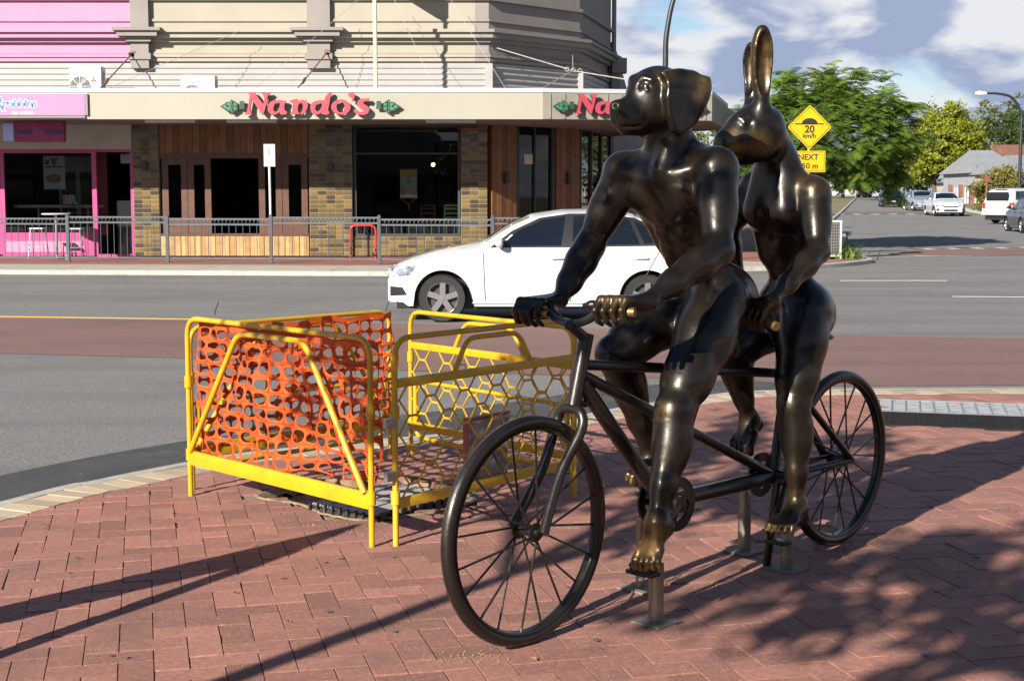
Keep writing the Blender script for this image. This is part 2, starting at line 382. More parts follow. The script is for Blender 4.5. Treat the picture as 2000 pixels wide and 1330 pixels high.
# ============================================================ BRONZE STATUE
FC = gnd(1003, 1266); RC = gnd(1622, 1066)
fwd = FC-RC; fwd /= np.linalg.norm(fwd); lft = np.array([-fwd[1], fwd[0], 0])      # rider's left (towards camera right)
def J(px, py, l=0.0):          # photo pixel on the plane l metres to the riders' left -> statue coordinates (u, l, z)
    p = onplane(px, py, FC+lft*l, lft); q = p-FC
    return np.array([q@fwd, q@lft, p[2]])
def dloc(d): d = np.array([d[0], d[1], d[2] if len(d) > 2 else 0.0]); return np.array([d@fwd, d@lft, d[2]])
class Clay:
    """a body modelled as one smooth implicit surface"""
    def __init__(s, lo, hi, h=0.0055):
        s.h = h; s.lo = np.array(lo, float); s.n = np.ceil((np.array(hi)-s.lo)/h).astype(int)+1
        s.F = np.full(s.n, 0.25, np.float32)
    def reg(s, lo, hi, pad):
        a = np.clip(np.floor((np.array(lo)-pad-s.lo)/s.h).astype(int), 0, s.n-1); b = np.clip(np.ceil((np.array(hi)+pad-s.lo)/s.h).astype(int)+1, 1, s.n)
        sl = tuple(slice(x, max(y, x+1)) for x, y in zip(a, b))
        g = [(s.lo[i]+np.arange(sl[i].start, sl[i].stop)*s.h).astype(np.float32) for i in range(3)]
        return sl, g[0][:, None, None], g[1][None, :, None], g[2][None, None, :]
    def comb(s, sl, d, k, sub):
        F = s.F[sl]
        if not sub:
            h = np.clip(0.5+0.5*(F-d)/k, 0, 1); s.F[sl] = F*(1-h)+d*h-k*h*(1-h)
        else:
            d = -d; h = np.clip(0.5-0.5*(F-d)/k, 0, 1); s.F[sl] = F*(1-h)+d*h+k*h*(1-h)
    def cap(s, a, b, ra, rb, k=0.03, sub=False):
        a = np.array(a, float); b = np.array(b, float); r = max(ra, rb)
        sl, X, Y, Z = s.reg(np.minimum(a, b)-r, np.maximum(a, b)+r, k+0.02)
        d = b-a; L2 = max(d@d, 1e-9); px, py, pz = X-a[0], Y-a[1], Z-a[2]
        t = np.clip((px*d[0]+py*d[1]+pz*d[2])/L2, 0, 1)
        D = np.sqrt((px-t*d[0])**2+(py-t*d[1])**2+(pz-t*d[2])**2)-(ra+(rb-ra)*t)
        s.comb(sl, D, k, sub); return s
    def chain(s, pts, rs, k=0.03):
        for i in range(len(pts)-1): s.cap(pts[i], pts[i+1], rs[i], rs[i+1], k)
        return s
    def ell(s, c, r, ax=None, k=0.03, sub=False):
        c = np.array(c, float); r = np.array(r, float); R = np.eye(3) if ax is None else np.array(ax, float)   # rows: unit axes
        m = r.max(); sl, X, Y, Z = s.reg(c-m, c+m, k+0.02)
        px, py, pz = X-c[0], Y-c[1], Z-c[2]
        q = [(R[i][0]*px+R[i][1]*py+R[i][2]*pz) for i in range(3)]
        k0 = np.sqrt(sum((q[i]/r[i])**2 for i in range(3))); k1 = np.sqrt(sum((q[i]/r[i]**2)**2 for i in range(3)))
        D = k0*(k0-1)/np.maximum(k1, 1e-6)
        D = np.where(k0 < 0.05, -r.min(), D); s.comb(sl, D, k, sub); return s
    def slab(s, poly, o, ax, ay, az, th, k=0.02, bow=None):
        """polygon in the plane (ax, ay) with rounded rim; bow(a,b) bends it along az"""
        o, ax, ay, az = (np.array(t, float) for t in (o, ax, ay, az)); P = np.array(poly, float)
        C = np.array([o+ax*p[0]+ay*p[1] for p in P]); sl, X, Y, Z = s.reg(C.min(0)-0.06, C.max(0)+0.06, k+0.02)
        qx, qy, qz = X-o[0], Y-o[1], Z-o[2]
        a = (qx*ax[0]+qy*ax[1]+qz*ax[2]); b = (qx*ay[0]+qy*ay[1]+qz*ay[2]); c = (qx*az[0]+qy*az[1]+qz*az[2])
        if bow is not None: c = c-bow(a, b)
        d2 = np.full(a.shape, 1e9, np.float32); sg = np.ones(a.shape, np.float32)
        n = len(P)
        for i in range(n):
            j = i-1; e = P[j]-P[i]; wx, wy = a-P[i][0], b-P[i][1]
            t = np.clip((wx*e[0]+wy*e[1])/(e@e), 0, 1); d2 = np.minimum(d2, (wx-e[0]*t)**2+(wy-e[1]*t)**2)
            c1 = b >= P[i][1]; c2 = b < P[j][1]; c3 = e[0]*wy > e[1]*wx
            sg = np.where((c1 & c2 & c3) | (~c1 & ~c2 & ~c3), -sg, sg)
        dd = sg*np.sqrt(d2)+th*0.5; hz = np.abs(c)-th*0.35
        D = np.minimum(np.maximum(dd, hz), 0)+np.sqrt(np.maximum(dd, 0)**2+np.maximum(hz, 0)**2)-th*0.5
        s.comb(sl, D.astype(np.float32), k, False); return s
    def mesh(s, name, m, wear=()):
        F = s.F; S = F < 0; n = s.n; act = np.zeros(n-1, np.int8)
        for i in (0, 1):
            for j in (0, 1):
                for k in (0, 1): act += S[i:n[0]-1+i, j:n[1]-1+j, k:n[2]-1+k]
        I = np.argwhere((act > 0) & (act < 8)); del act
        idx = np.full(n-1, -1, np.int32); idx[tuple(I.T)] = np.arange(len(I))
        cor = np.array([(i, j, k) for i in (0, 1) for j in (0, 1) for k in (0, 1)])
        V = np.stack([F[tuple((I+c).T)] for c in cor], 1)
        acc = np.zeros((len(I), 3)); cn = np.zeros(len(I))
        for p in range(8):
            for q in range(p+1, 8):
                if np.abs(cor[p]-cor[q]).sum() != 1: continue
                a, b = V[:, p], V[:, q]; x = (a < 0) != (b < 0); t = np.where(x, a/(a-b+1e-20), 0)
                acc += np.where(x[:, None], cor[p]+(cor[q]-cor[p])*t[:, None], 0); cn += x
        P = (I+acc/cn[:, None])*s.h+s.lo
        quads = []
        for ax in range(3):
            o1, o2 = [(1, 2), (2, 0), (0, 1)][ax]; e = np.zeros(3, int); e[ax] = 1
            a = S[tuple(slice(1, n[i]-1) if i != ax else slice(0, n[i]-1) for i in range(3))]
            b = S[tuple(slice(1, n[i]-1) if i != ax else slice(1, n[i]) for i in range(3))]
            for flip, mask in ((0, a & ~b), (1, ~a & b)):
                E = np.argwhere(mask); E[:, o1] += 1; E[:, o2] += 1
                d1 = np.zeros(3, int); d1[o1] = 1; d2 = np.zeros(3, int); d2[o2] = 1
                g = lambda X: idx[tuple(X.T)]
                Q = np.stack([g(E-d1-d2), g(E-d2), g(E), g(E-d1)], 1)
                quads.append(Q[:, ::-1] if flip else Q)
        Q = np.concatenate(quads)
        # light relaxation
        for it in range(2):
            A = np.zeros_like(P); c_ = np.zeros(len(P))
            for i in range(4):
                np.add.at(A, Q[:, i], P[Q[:, (i+1) % 4]]); np.add.at(c_, Q[:, i], 1)
            P = P*0.5+0.5*A/np.maximum(c_, 1)[:, None]
        me = bpy.data.meshes.new(name); me.vertices.add(len(P)); me.vertices.foreach_set('co', P.astype(np.float32).ravel())
        me.loops.add(Q.size); me.loops.foreach_set('vertex_index', Q.astype(np.int32).ravel())
        me.polygons.add(len(Q)); me.polygons.foreach_set('loop_start', np.arange(0, Q.size, 4, dtype=np.int32))
        me.update(calc_edges=True); me.validate()
        me.polygons.foreach_set('use_smooth', [True]*len(me.polygons))
        at = me.attributes.new('wear', 'FLOAT', 'POINT'); wv = np.zeros(len(me.vertices))
        if len(me.vertices) == len(P):
            for c, r, a in wear: wv = np.maximum(wv, a*np.clip(1-np.linalg.norm(P-np.array(c), axis=1)/r, 0, 1)**0.7)
        at.data.foreach_set('value', wv.astype(np.float32)); me.materials.append(m); return me

def bronze(name, dark=(0.0135, 0.0105, 0.008), gold=(0.27, 0.165, 0.045)):
    m = bpy.data.materials.new(name); m.use_nodes = True; t = m.node_tree; n = t.nodes; L = t.links; b = n['Principled BSDF']
    tc = n.new('ShaderNodeTexCoord')
    q = n.new('ShaderNodeTexNoise'); q.inputs['Scale'].default_value = 5.5; q.inputs['Detail'].default_value = 6; L.new(tc.outputs['Object'], q.inputs['Vector'])
    r = n.new('ShaderNodeValToRGB'); r.color_ramp.elements[0].position = 0.46; r.color_ramp.elements[1].position = 0.74
    r.color_ramp.elements[1].color = (0.075, 0.075, 0.075, 1); L.new(q.outputs['Fac'], r.inputs[0])
    a = n.new('ShaderNodeAttribute'); a.attribute_name = 'wear'
    q2 = n.new('ShaderNodeTexNoise'); q2.inputs['Scale'].default_value = 26; q2.inputs['Detail'].default_value = 6; L.new(tc.outputs['Object'], q2.inputs['Vector'])
    mu = n.new('ShaderNodeMath'); mu.operation = 'MULTIPLY'; L.new(a.outputs['Fac'], mu.inputs[0]); L.new(q2.outputs['Fac'], mu.inputs[1])
    m2 = n.new('ShaderNodeMath'); m2.operation = 'MULTIPLY'; m2.inputs[1].default_value = 1.7; L.new(mu.outputs[0], m2.inputs[0])
    mxx = n.new('ShaderNodeMath'); mxx.operation = 'ADD'; mxx.use_clamp = True; L.new(r.outputs['Color'], mxx.inputs[0]); L.new(m2.outputs[0], mxx.inputs[1])
    x = n.new('ShaderNodeMix'); x.data_type = 'RGBA'; x.inputs['A'].default_value = (*dark, 1); x.inputs['B'].default_value = (*gold, 1)
    L.new(mxx.outputs[0], x.inputs['Factor']); L.new(x.outputs['Result'], b.inputs['Base Color'])
    b.inputs['Metallic'].default_value = 0.65
    mr = n.new('ShaderNodeMapRange'); mr.inputs['From Min'].default_value = 0.3; mr.inputs['From Max'].default_value = 0.7
    mr.inputs['To Min'].default_value = 0.30; mr.inputs['To Max'].default_value = 0.46; L.new(q2.outputs['Fac'], mr.inputs['Value']); L.new(mr.outputs[0], b.inputs['Roughness'])
    b.inputs['Coat Weight'].default_value = 0.35; b.inputs['Coat Roughness'].default_value = 0.17; b.inputs['Coat IOR'].default_value = 1.45
    bp = n.new('ShaderNodeBump'); bp.inputs['Strength'].default_value = 0.28; bp.inputs['Distance'].default_value = 0.007
    L.new(q2.outputs['Fac'], bp.inputs['Height']); L.new(bp.outputs[0], b.inputs['Normal'])
    return m
m_bronze = bronze('bronze_patina'); m_tube = bronze('bronze_tube', (0.022, 0.019, 0.016), (0.085, 0.062, 0.035))
m_gold = mat('worn_brass_grip', (0.36, 0.22, 0.09), (0.26, 0.15, 0.06), scale=20, rough=0.42, metal=0.8)
m_steel = mat('brushed_post', (0.30, 0.28, 0.23), (0.20, 0.18, 0.14), scale=18, rough=0.42, metal=0.75, bump=0.1, bscale=120)
m_plate = mat('base_plate', (0.24, 0.21, 0.17), (0.16, 0.14, 0.12), scale=14, rough=0.7, metal=0.3)
SZ = math.atan2(fwd[1], fwd[0])
statue = empty('bronze_statue', tuple(FC), SZ, 'dark bronze statue of two animal-headed riders on a tandem bicycle, on red brick paving', 'statue')

Z3 = np.array([0, 0, 1.0])
def unitv(v): return v/np.linalg.norm(v)
def hand(c, g0, g1, up, front, wrist, thumb_dir, side):
    """closed hand: grip axis from inner g0 to outer g1; knuckles on top, fingers down the front of the bar"""
    g0, g1, up, front = (np.array(t, float) for t in (g0, g1, up, front)); ax = (g1-g0); L = np.linalg.norm(ax); ax /= L
    rb = 0.017
    K = []
    for i in range(4):
        t = (0.09+0.275*i)*L; q = g0+ax*t; ln = (1.0, 1.08, 1.02, 0.86)[i]
        k0 = q+up*(rb+0.026)-front*0.006; k1 = q+up*(rb+0.004)+front*(rb+0.020)*ln; k2 = q-up*0.020+front*(rb+0.018); k3 = q-up*(0.040*ln)+front*(rb+0.002)
        c.cap(k0, k1, 0.0128, 0.0118, 0.005); c.cap(k1, k2, 0.0118, 0.0110, 0.003); c.cap(k2, k3, 0.0110, 0.0092, 0.003); K.append(k0)
    wrist = np.array(wrist, float)
    for i in range(4): c.cap(K[i], wrist+(K[i]-K[1])*0.35, 0.0135, 0.023, 0.014)
    m = g0+ax*0.06*L
    b0 = wrist*0.45+m*0.55-up*0.004; c.cap(wrist, b0, 0.026, 0.021, 0.02)
    td = np.array(thumb_dir, float); c.cap(b0, m+td*0.55+up*0.012, 0.019, 0.0155, 0.012); c.cap(m+td*0.55+up*0.012, m+td, 0.0155, 0.010, 0.01)
def foot(c, ankle, toe, side, ra=0.042):
    """ankle centre, middle of the toe line, side = unit vector to the big toe"""
    a = np.array(ankle, float); t = np.array(toe, float); sd = np.array(side, float); d = t-a; L = np.linalg.norm(d); d /= L
    sd = sd-d*(sd@d); sd /= np.linalg.norm(sd); up = np.cross(d, sd); up = up if up[2] > 0 else -up
    heel = a-d*0.010-up*0.045-0.012*np.array([0, 0, 1.0]); ball = a+d*(L*0.72)-up*0.004
    c.cap(a, heel, ra*0.92, 0.032, 0.03); c.cap(a, ball, ra*0.95, 0.022, 0.03)
    for o in (-0.036, -0.012, 0.012, 0.036): c.cap(a+d*0.035+sd*o*0.45, ball+sd*o, 0.028, 0.0145, 0.016)
    c.cap(heel, ball-up*0.012, 0.026, 0.015, 0.03)
    tips = []
    for i in range(5):
        o = 0.049-0.0245*i; ln = (0.056, 0.060, 0.054, 0.046, 0.036)[i]; r = (0.0160, 0.0118, 0.0114, 0.0110, 0.0108)[i]
        b = ball+sd*o*0.92; mid = b+sd*o*0.10+d*ln*0.55+up*0.010; tp = b+sd*o*0.14+d*ln-up*0.004
        c.cap(b-d*0.03, mid, r*1.05, r, 0.006); c.cap(mid, tp, r, r*0.95, 0.003); tips.append(tp)
    for s_ in (1, -1): c.ell(a+sd*s_*0.026+up*0.002, (0.016,)*3, k=0.02)
    return tips
def headframe(deg):
    a = math.radians(deg); f = np.array([-math.cos(a), -math.sin(a), 0]); l = np.array([-f[1], f[0], 0]); return dloc(f), dloc(l)

# ---------------------------------------------------------------- front rider: dog head
c = Clay((-1.52, -0.47, 0.08), (-0.05, 0.47, 2.10))
pel = J(1392, 565); wai = J(1352, 482); che = J(1322, 385); nek = J(1308, 300)
FW = np.array([1.0, 0, 0]); LT = np.array([0, 1.0, 0])
def body_axes(a, b):
    z = (b-a)/np.linalg.norm(b-a); y = LT; x = np.cross(y, z); x /= np.linalg.norm(x); return x, y, z
bx, by, bz = body_axes(pel, che); A3 = np.array([bx, by, bz])
c.ell(pel+bz*0.01+bx*0.02, (0.110, 0.160, 0.135), A3, 0.06)
c.ell(pel-bx*0.020-bz*0.05+LT*0.075, (0.095, 0.090, 0.12), A3, 0.06); c.ell(pel-bx*0.020-bz*0.05-LT*0.075, (0.095, 0.090, 0.12), A3, 0.06)
c.ell(wai, (0.100, 0.135, 0.15), A3, 0.06)
c.ell(che+bz*0.01, (0.122, 0.176, 0.165), A3, 0.06)
c.ell(che+bz*0.10, (0.095, 0.180, 0.085), A3, 0.05)
shL, shR = J(1402, 333, 0.205), J(1216, 341, -0.205)
for s_, sh in ((1, shL), (-1, shR)):
    c.ell(che+bx*0.068+LT*s_*0.080+bz*0.040, (0.054, 0.086, 0.078), A3, 0.026)             # pectoral
    c.cap(nek-bx*0.03-bz*0.02, sh+bz*0.015-bx*0.01, 0.055, 0.055, 0.06)                    # trapezius
    c.cap(che+bx*0.085+bz*0.135+LT*s_*0.022, sh+bx*0.03+bz*0.045, 0.013, 0.014, 0.03)      # collar bone
    c.ell(che-bx*0.085+LT*s_*0.09+bz*0.06, (0.045, 0.075, 0.11), A3, 0.04)                 # shoulder blade
    c.cap(che+LT*s_*0.145-bz*0.02, wai+LT*s_*0.115+bz*0.05, 0.055, 0.045, 0.05)            # flank
    for i in range(3):
        c.ell(wai+bx*0.080+LT*s_*0.036+bz*(0.115-0.068*i), (0.024, 0.035, 0.032), A3, 0.032)   # stomach
    c.cap(pel+LT*s_*0.135+bx*0.06+bz*0.10, pel+LT*s_*0.05+bx*0.105-bz*0.02, 0.028, 0.022, 0.04)
c.cap(che+bx*0.128+bz*0.12, che+bx*0.124-bz*0.04, 0.011, 0.010, 0.022, sub=True)
c.cap(wai+bx*0.113+bz*0.14, wai+bx*0.110-bz*0.10, 0.009, 0.008, 0.022, sub=True)
c.ell(J(1356, 610), (0.075, 0.06, 0.05), A3, 0.05)                                         # smooth crotch
# neck
hO = J(1284, 196); hf, hl = headframe(33); hu = Z3
c.chain([nek-bz*0.05, J(1309, 285), hO-hf*0.02-hu*0.03], [0.098, 0.078, 0.082], 0.05)
c.cap(J(1290, 330, 0.03), J(1330, 250, 0.06), 0.03, 0.03, 0.03)
# arms
elL, wrL = J(1404, 490, 0.30), J(1262, 590, 0.250)
elR, wrR = J(1152, 482, -0.310), J(1092, 586, -0.262)
def arm(sh, el, wr, sc=1.0):
    d = (el-sh); m = sh+d*0.45
    c.ell(sh-Z3*0.005, (0.068*sc, 0.064*sc, 0.080*sc), None, 0.045)
    c.chain([sh, m, el], [0.062*sc, 0.056*sc, 0.046*sc], 0.05)
    c.cap(sh+d*0.30+FW*0.014*sc, sh+d*0.68+FW*0.016*sc, 0.045*sc, 0.040*sc, 0.05); c.cap(sh+d*0.2-FW*0.018*sc, sh+d*0.65-FW*0.018*sc, 0.046*sc, 0.038*sc, 0.05)
    e = wr-el; c.chain([el, el+e*0.28, el+e*0.65, wr], [0.046*sc, 0.050*sc, 0.040*sc, 0.029*sc], 0.05)
    c.cap(el+e*0.08+Z3*0.014*sc, el+e*0.45+Z3*0.010*sc, 0.036*sc, 0.032*sc, 0.05)
    c.ell(el-d/np.linalg.norm(d)*0.0-FW*0.018, (0.026*sc,)*3, None, 0.04)
arm(shL, elL, wrL); arm(shR, elR, wrR)
# hands on the bar
hbR0, hbR1 = J(1072, 612, -0.185), J(1008, 609, -0.300)
hbL0, hbL1 = J(1172, 608, 0.145), J(1238, 610, 0.262)
fr = np.array([0.93, 0, -0.36]); upv = np.array([0.36, 0, 0.93])
axr = (hbR1-hbR0)/np.linalg.norm(hbR1-hbR0); axl = (hbL1-hbL0)/np.linalg.norm(hbL1-hbL0)
hand(c, hbR0+axr*0.012, hbR1-axr*0.014, upv, fr, wrR, -axr*0.045-upv*0.018-fr*0.012, -1)
hand(c, hbL0, hbL1-axl*0.012, upv, fr, wrL, -axl*0.060+upv*0.020, 1)
# legs
hipL, knL, anL = J(1404, 590, 0.110), J(1318, 800, 0.150), J(1284, 1022, 0.185)
hipR, knR, anR = J(1340, 590, -0.110), J(1200, 690, -0.140), J(1272, 885, -0.165)
def leg(hip, kn, an, sc=1.0):
    t = kn-hip; s_ = an-kn; tn_ = unitv(t); sn = unitv(s_); fr_ = unitv(tn_-sn); bk = -fr_      # fr_: the way the knee points
    c.chain([hip, hip+t*0.35, hip+t*0.72, kn], [0.112*sc, 0.102*sc, 0.083*sc, 0.062*sc], 0.06)
    c.cap(hip+t*0.20+fr_*0.022, hip+t*0.78+fr_*0.016, 0.072*sc, 0.056*sc, 0.06)
    c.cap(hip+t*0.25+bk*0.020, hip+t*0.75+bk*0.010, 0.070*sc, 0.050*sc, 0.06)
    c.ell(kn+fr_*0.026*sc-sn*0.004, (0.038*sc, 0.038*sc, 0.042*sc), None, 0.035)
    c.cap(kn, kn+s_*0.14+fr_*0.012*sc, 0.056*sc, 0.046*sc, 0.05)
    c.chain([kn+s_*0.04, kn+s_*0.30+bk*0.012, kn+s_*0.66+bk*0.004, an], [0.054*sc, 0.056*sc, 0.041*sc, 0.035*sc], 0.05)
    c.cap(kn+s_*0.20+bk*0.024+LT*0.014, kn+s_*0.42+bk*0.020+LT*0.012, 0.040*sc, 0.032*sc, 0.06); c.cap(kn+s_*0.20+bk*0.024-LT*0.016, kn+s_*0.44+bk*0.020-LT*0.014, 0.040*sc, 0.032*sc, 0.06)
    c.cap(kn+s_*0.16+fr_*0.030*sc, an+fr_*0.010, 0.016*sc, 0.016*sc, 0.035)
leg(hipL, knL, anL); leg(hipR, knR, anR)
tipsL = foot(c, anL, J(1262, 1106, 0.185), (0, -1, 0.0)); tipsR = foot(c, anR, J(1243, 938, -0.165), (0, 1, 0))
# dog head
def H(f, l, u): return hO+hf*f+hl*l+hu*u
HA = np.array([hf, hl, hu]); tl = math.radians(-10)
hf2 = hf*math.cos(tl)+hu*math.sin(tl); hu2 = -hf*math.sin(tl)+hu*math.cos(tl); HT = np.array([hf2, hl, hu2])
c.ell(H(-0.005, 0, 0.028), (0.112, 0.090, 0.098), HA, 0.03)
c.ell(H(0.050, 0, 0.030), (0.078, 0.068, 0.066), HT, 0.03)
c.ell(H(0.03, 0.045, -0.035), (0.075, 0.045, 0.065), HA, 0.04); c.ell(H(0.03, -0.045, -0.035), (0.075, 0.045, 0.065), HA, 0.04)
c.cap(H(0.075, 0, -0.018), H(0.175, 0, -0.040), 0.050, 0.036, 0.03)
c.cap(H(0.075, 0, -0.065), H(0.155, 0, -0.085), 0.046, 0.030, 0.03)
for s_ in (1, -1):
    c.ell(H(0.150, s_*0.022, -0.070), (0.046, 0.024, 0.044), HT, 0.02); c.ell(H(0.105, s_*0.034, -0.080), (0.050, 0.020, 0.036), HT, 0.025)
    c.cap(H(0.092, s_*0.030, 0.074), H(0.078, s_*0.062, 0.066), 0.013, 0.010, 0.022)       # brow
    c.ell(H(0.108, s_*0.052, 0.046), (0.022, 0.018, 0.015), HA, 0.012, sub=True)
    c.ell(H(0.091, s_*0.046, 0.045), (0.0135,)*3, None, 0.004)                             # eyeball
    c.cap(H(0.100, s_*0.036, 0.030), H(0.098, s_*0.062, 0.031), 0.006, 0.005, 0.008)       # lower lid
c.ell(H(0.190, 0, -0.028), (0.024, 0.030, 0.021), HT, 0.010)
for s_ in (1, -1): c.ell(H(0.207, s_*0.014, -0.030), (0.010, 0.007, 0.007), HT, 0.004, sub=True)
c.cap(H(0.205, 0, -0.052), H(0.196, 0, -0.085), 0.004, 0.004, 0.006, sub=True)
for s_ in (1, -1): c.chain([H(0.196, s_*0.012, -0.098), H(0.16, s_*0.045, -0.108), H(0.10, s_*0.058, -0.105)], [0.004]*3, 0.006) if False else None
c.cap(H(0.07, 0, -0.105), H(0.145, 0, -0.112), 0.030, 0.022, 0.02)
c.cap(H(0.10, 0.06, -0.100), H(0.19, 0.02, -0.104), 0.005, 0.005, 0.008, sub=True); c.cap(H(0.10, -0.06, -0.100), H(0.19, -0.02, -0.104), 0.005, 0.005, 0.008, sub=True)
# ears: flaps blown back
ear_px = [(1296, 140), (1335, 135), (1382, 151), (1386, 168), (1377, 198), (1352, 244), (1326, 267), (1312, 257), (1302, 226), (1298, 190), (1303, 160)]
po = H(-0.02, 0.108, 0.0); W_hf = fwd*hf[0]+lft*hf[1]; W_hl = fwd*hl[0]+lft*hl[1]
poW = FC+fwd*po[0]+lft*po[1]+Z3*po[2]; ear = []
for p in ear_px:
    q = onplane(*p, poW, W_hl)-poW; ear.append((q@W_hf, q[2]))
bowf = lambda a, b: -0.035*np.clip((b-0.03)/0.1, 0, 1.4)+0.013*np.sin((a*0.95+b*0.30)*58)*np.clip(-a/0.12+0.2, 0, 1)+0.014*np.clip((-a-0.02)/0.1, 0, 1)
c.slab(ear, po, hf, hu, hl, 0.020, 0.018, bowf)
po2 = H(-0.02, -0.108, 0.0); c.slab([(a, b) for a, b in ear], po2, hf, hu, -hl, 0.020, 0.018, bowf)
c.cap(H(0.0, 0.085, 0.075), H(-0.09, 0.085, 0.085), 0.022, 0.020, 0.03); c.cap(H(0.0, -0.085, 0.075), H(-0.09, -0.085, 0.085), 0.022, 0.020, 0.03)
wear = [(t, 0.035, 0.75) for t in tipsL+tipsR] + [(anL+(tipsL[2]-anL)*0.45, 0.12, 0.7), (hbL0*0.5+hbL1*0.5+upv*0.03, 0.07, 0.28), (knL+FW*0.06, 0.05, 0.3),
        (H(-0.18, 0.1, 0.06), 0.14, 0.42), (H(0.03, 0.08, 0.09), 0.06, 0.2)]
dog = link('front_rider', c.mesh('front_rider', m_bronze, wear), statue)
tag(dog, 'front bronze rider with a floppy-eared dog head')

# ---------------------------------------------------------------- rear rider: long-eared head
c = Clay((-2.20, -0.45, 0.12), (-1.02, 0.45, 2.32))
pel = J(1555, 590); wai = J(1537, 490); che = J(1524, 400); nek = J(1518, 335)
bx, by, bz = body_axes(pel, che); A3 = np.array([bx, by, bz])
c.ell(pel+bx*0.03, (0.105, 0.155, 0.13), A3, 0.06)
for s_ in (1, -1): c.ell(pel-bx*0.012-bz*0.05+LT*s_*0.075, (0.092, 0.088, 0.115), A3, 0.06)
c.ell(wai, (0.088, 0.115, 0.15), A3, 0.06)
c.ell(che, (0.098, 0.138, 0.150), A3, 0.06)
shL, shR = J(1592, 378, 0.165), J(1474, 366, -0.165)
for s_, sh in ((1, shL), (-1, shR)):
    c.ell(che+bx*0.058+LT*s_*0.064-bz*0.015, (0.062, 0.062, 0.062), A3, 0.05); c.cap(nek+LT*s_*0.05+bx*0.03, che+bx*0.075+LT*s_*0.062, 0.04, 0.04, 0.06)
    c.cap(nek-bx*0.01, sh+bz*0.005, 0.046, 0.042, 0.06)
    c.cap(nek+bx*0.05-bz*0.045+LT*s_*0.02, sh+bx*0.02+bz*0.03, 0.010, 0.010, 0.03)
    c.cap(che+LT*s_*0.10-bz*0.02, wai+LT*s_*0.085, 0.05, 0.045, 0.05)
c.cap(che+bx*0.12, che+bx*0.10-bz*0.12, 0.010, 0.008, 0.03, sub=True)
c.ell(J(1535, 640), (0.075, 0.06, 0.05), A3, 0.05)
hO = J(1481, 256); hf, hl = headframe(20)
c.chain([nek-bz*0.06, J(1519, 315), J(1508, 280)], [0.086, 0.066, 0.076], 0.05)
c.cap(J(1524, 290), J(1546, 350, 0.05), 0.036, 0.040, 0.05)
elL, wrL = J(1598, 492, 0.235), J(1506, 588, 0.235)
elR, wrR = J(1418, 452, -0.255), J(1440, 560, -0.235)
arm(shL, elL, wrL, 0.78); arm(shR, elR, wrR, 0.78)
gL0, gL1 = J(1462, 612, 0.130), J(1500, 630, 0.235); gR0 = np.array([gL0[0], -gL0[1], gL0[2]]); gR1 = np.array([gL1[0], -gL1[1], gL1[2]])
hand(c, gL0, gL1, upv, fr, wrL, (gL0-gL1)*0.4+upv*0.01, 1); hand(c, gR0, gR1, upv, fr, wrR, (gR0-gR1)*0.4+upv*0.01, -1)
hipL, knL, anL = J(1574, 610, 0.100), J(1550, 790, 0.135), J(1557, 985, 0.165)
hipR, knR, anR = J(1530, 620, -0.105), J(1424, 690, -0.135), J(1464, 818, -0.150)
leg(hipL, knL, anL, 0.90); leg(hipR, knR, anR, 0.86)
tipsL = foot(c, anL+np.array([0, 0, -0.01]), J(1522, 1032, 0.170), (0, -1, 0), 0.040); tipsR = foot(c, anR, J(1447, 872, -0.150), (0, 1, 0), 0.038)
def H(f, l, u): return hO+hf*f+hl*l+hu*u
HA = np.array([hf, hl, hu]); tl = math.radians(-24)
hf2 = hf*math.cos(tl)+hu*math.sin(tl); hu2 = -hf*math.sin(tl)+hu*math.cos(tl); HT = np.array([hf2, hl, hu2])
c.ell(H(-0.018, 0, 0.002), (0.100, 0.086, 0.102), HA, 0.03)
c.ell(H(0.040, 0, 0.008), (0.108, 0.074, 0.086), HT, 0.04); c.cap(H(0.0, 0, 0.016), H(0.132, 0, -0.044), 0.084, 0.054, 0.03); c.cap(H(0.0, 0, -0.060), H(0.112, 0, -0.082), 0.058, 0.044, 0.03)
c.cap(H(0.05, 0, -0.030), H(0.138, 0, -0.058), 0.076, 0.050, 0.04)
for s_ in (1, -1):
    c.ell(H(0.030, s_*0.040, -0.062), (0.070, 0.042, 0.058), HA, 0.04); c.ell(H(0.148, s_*0.020, -0.078), (0.034, 0.026, 0.030), HA, 0.02)
    c.ell(H(0.094, s_*0.078, 0.026), (0.024, 0.014, 0.019), HA, 0.014, sub=True); c.ell(H(0.094, s_*0.052, 0.026), (0.0185,)*3, None, 0.003)
    c.cap(H(0.112, s_*0.044, 0.046), H(0.074, s_*0.058, 0.052), 0.008, 0.007, 0.018)
    c.ell(H(0.181, s_*0.010, -0.055), (0.007, 0.005, 0.006), HA, 0.005, sub=True)
c.cap(H(0.185, 0, -0.066), H(0.178, 0, -0.085), 0.003, 0.003, 0.006, sub=True)
c.cap(H(0.06, 0, -0.100), H(0.140, 0, -0.108), 0.034, 0.022, 0.03)
c.cap(H(0.100, 0.066, -0.104), H(0.178, 0.014, -0.092), 0.004, 0.004, 0.007, sub=True); c.cap(H(0.100, -0.066, -0.104), H(0.178, -0.014, -0.092), 0.004, 0.004, 0.007, sub=True)
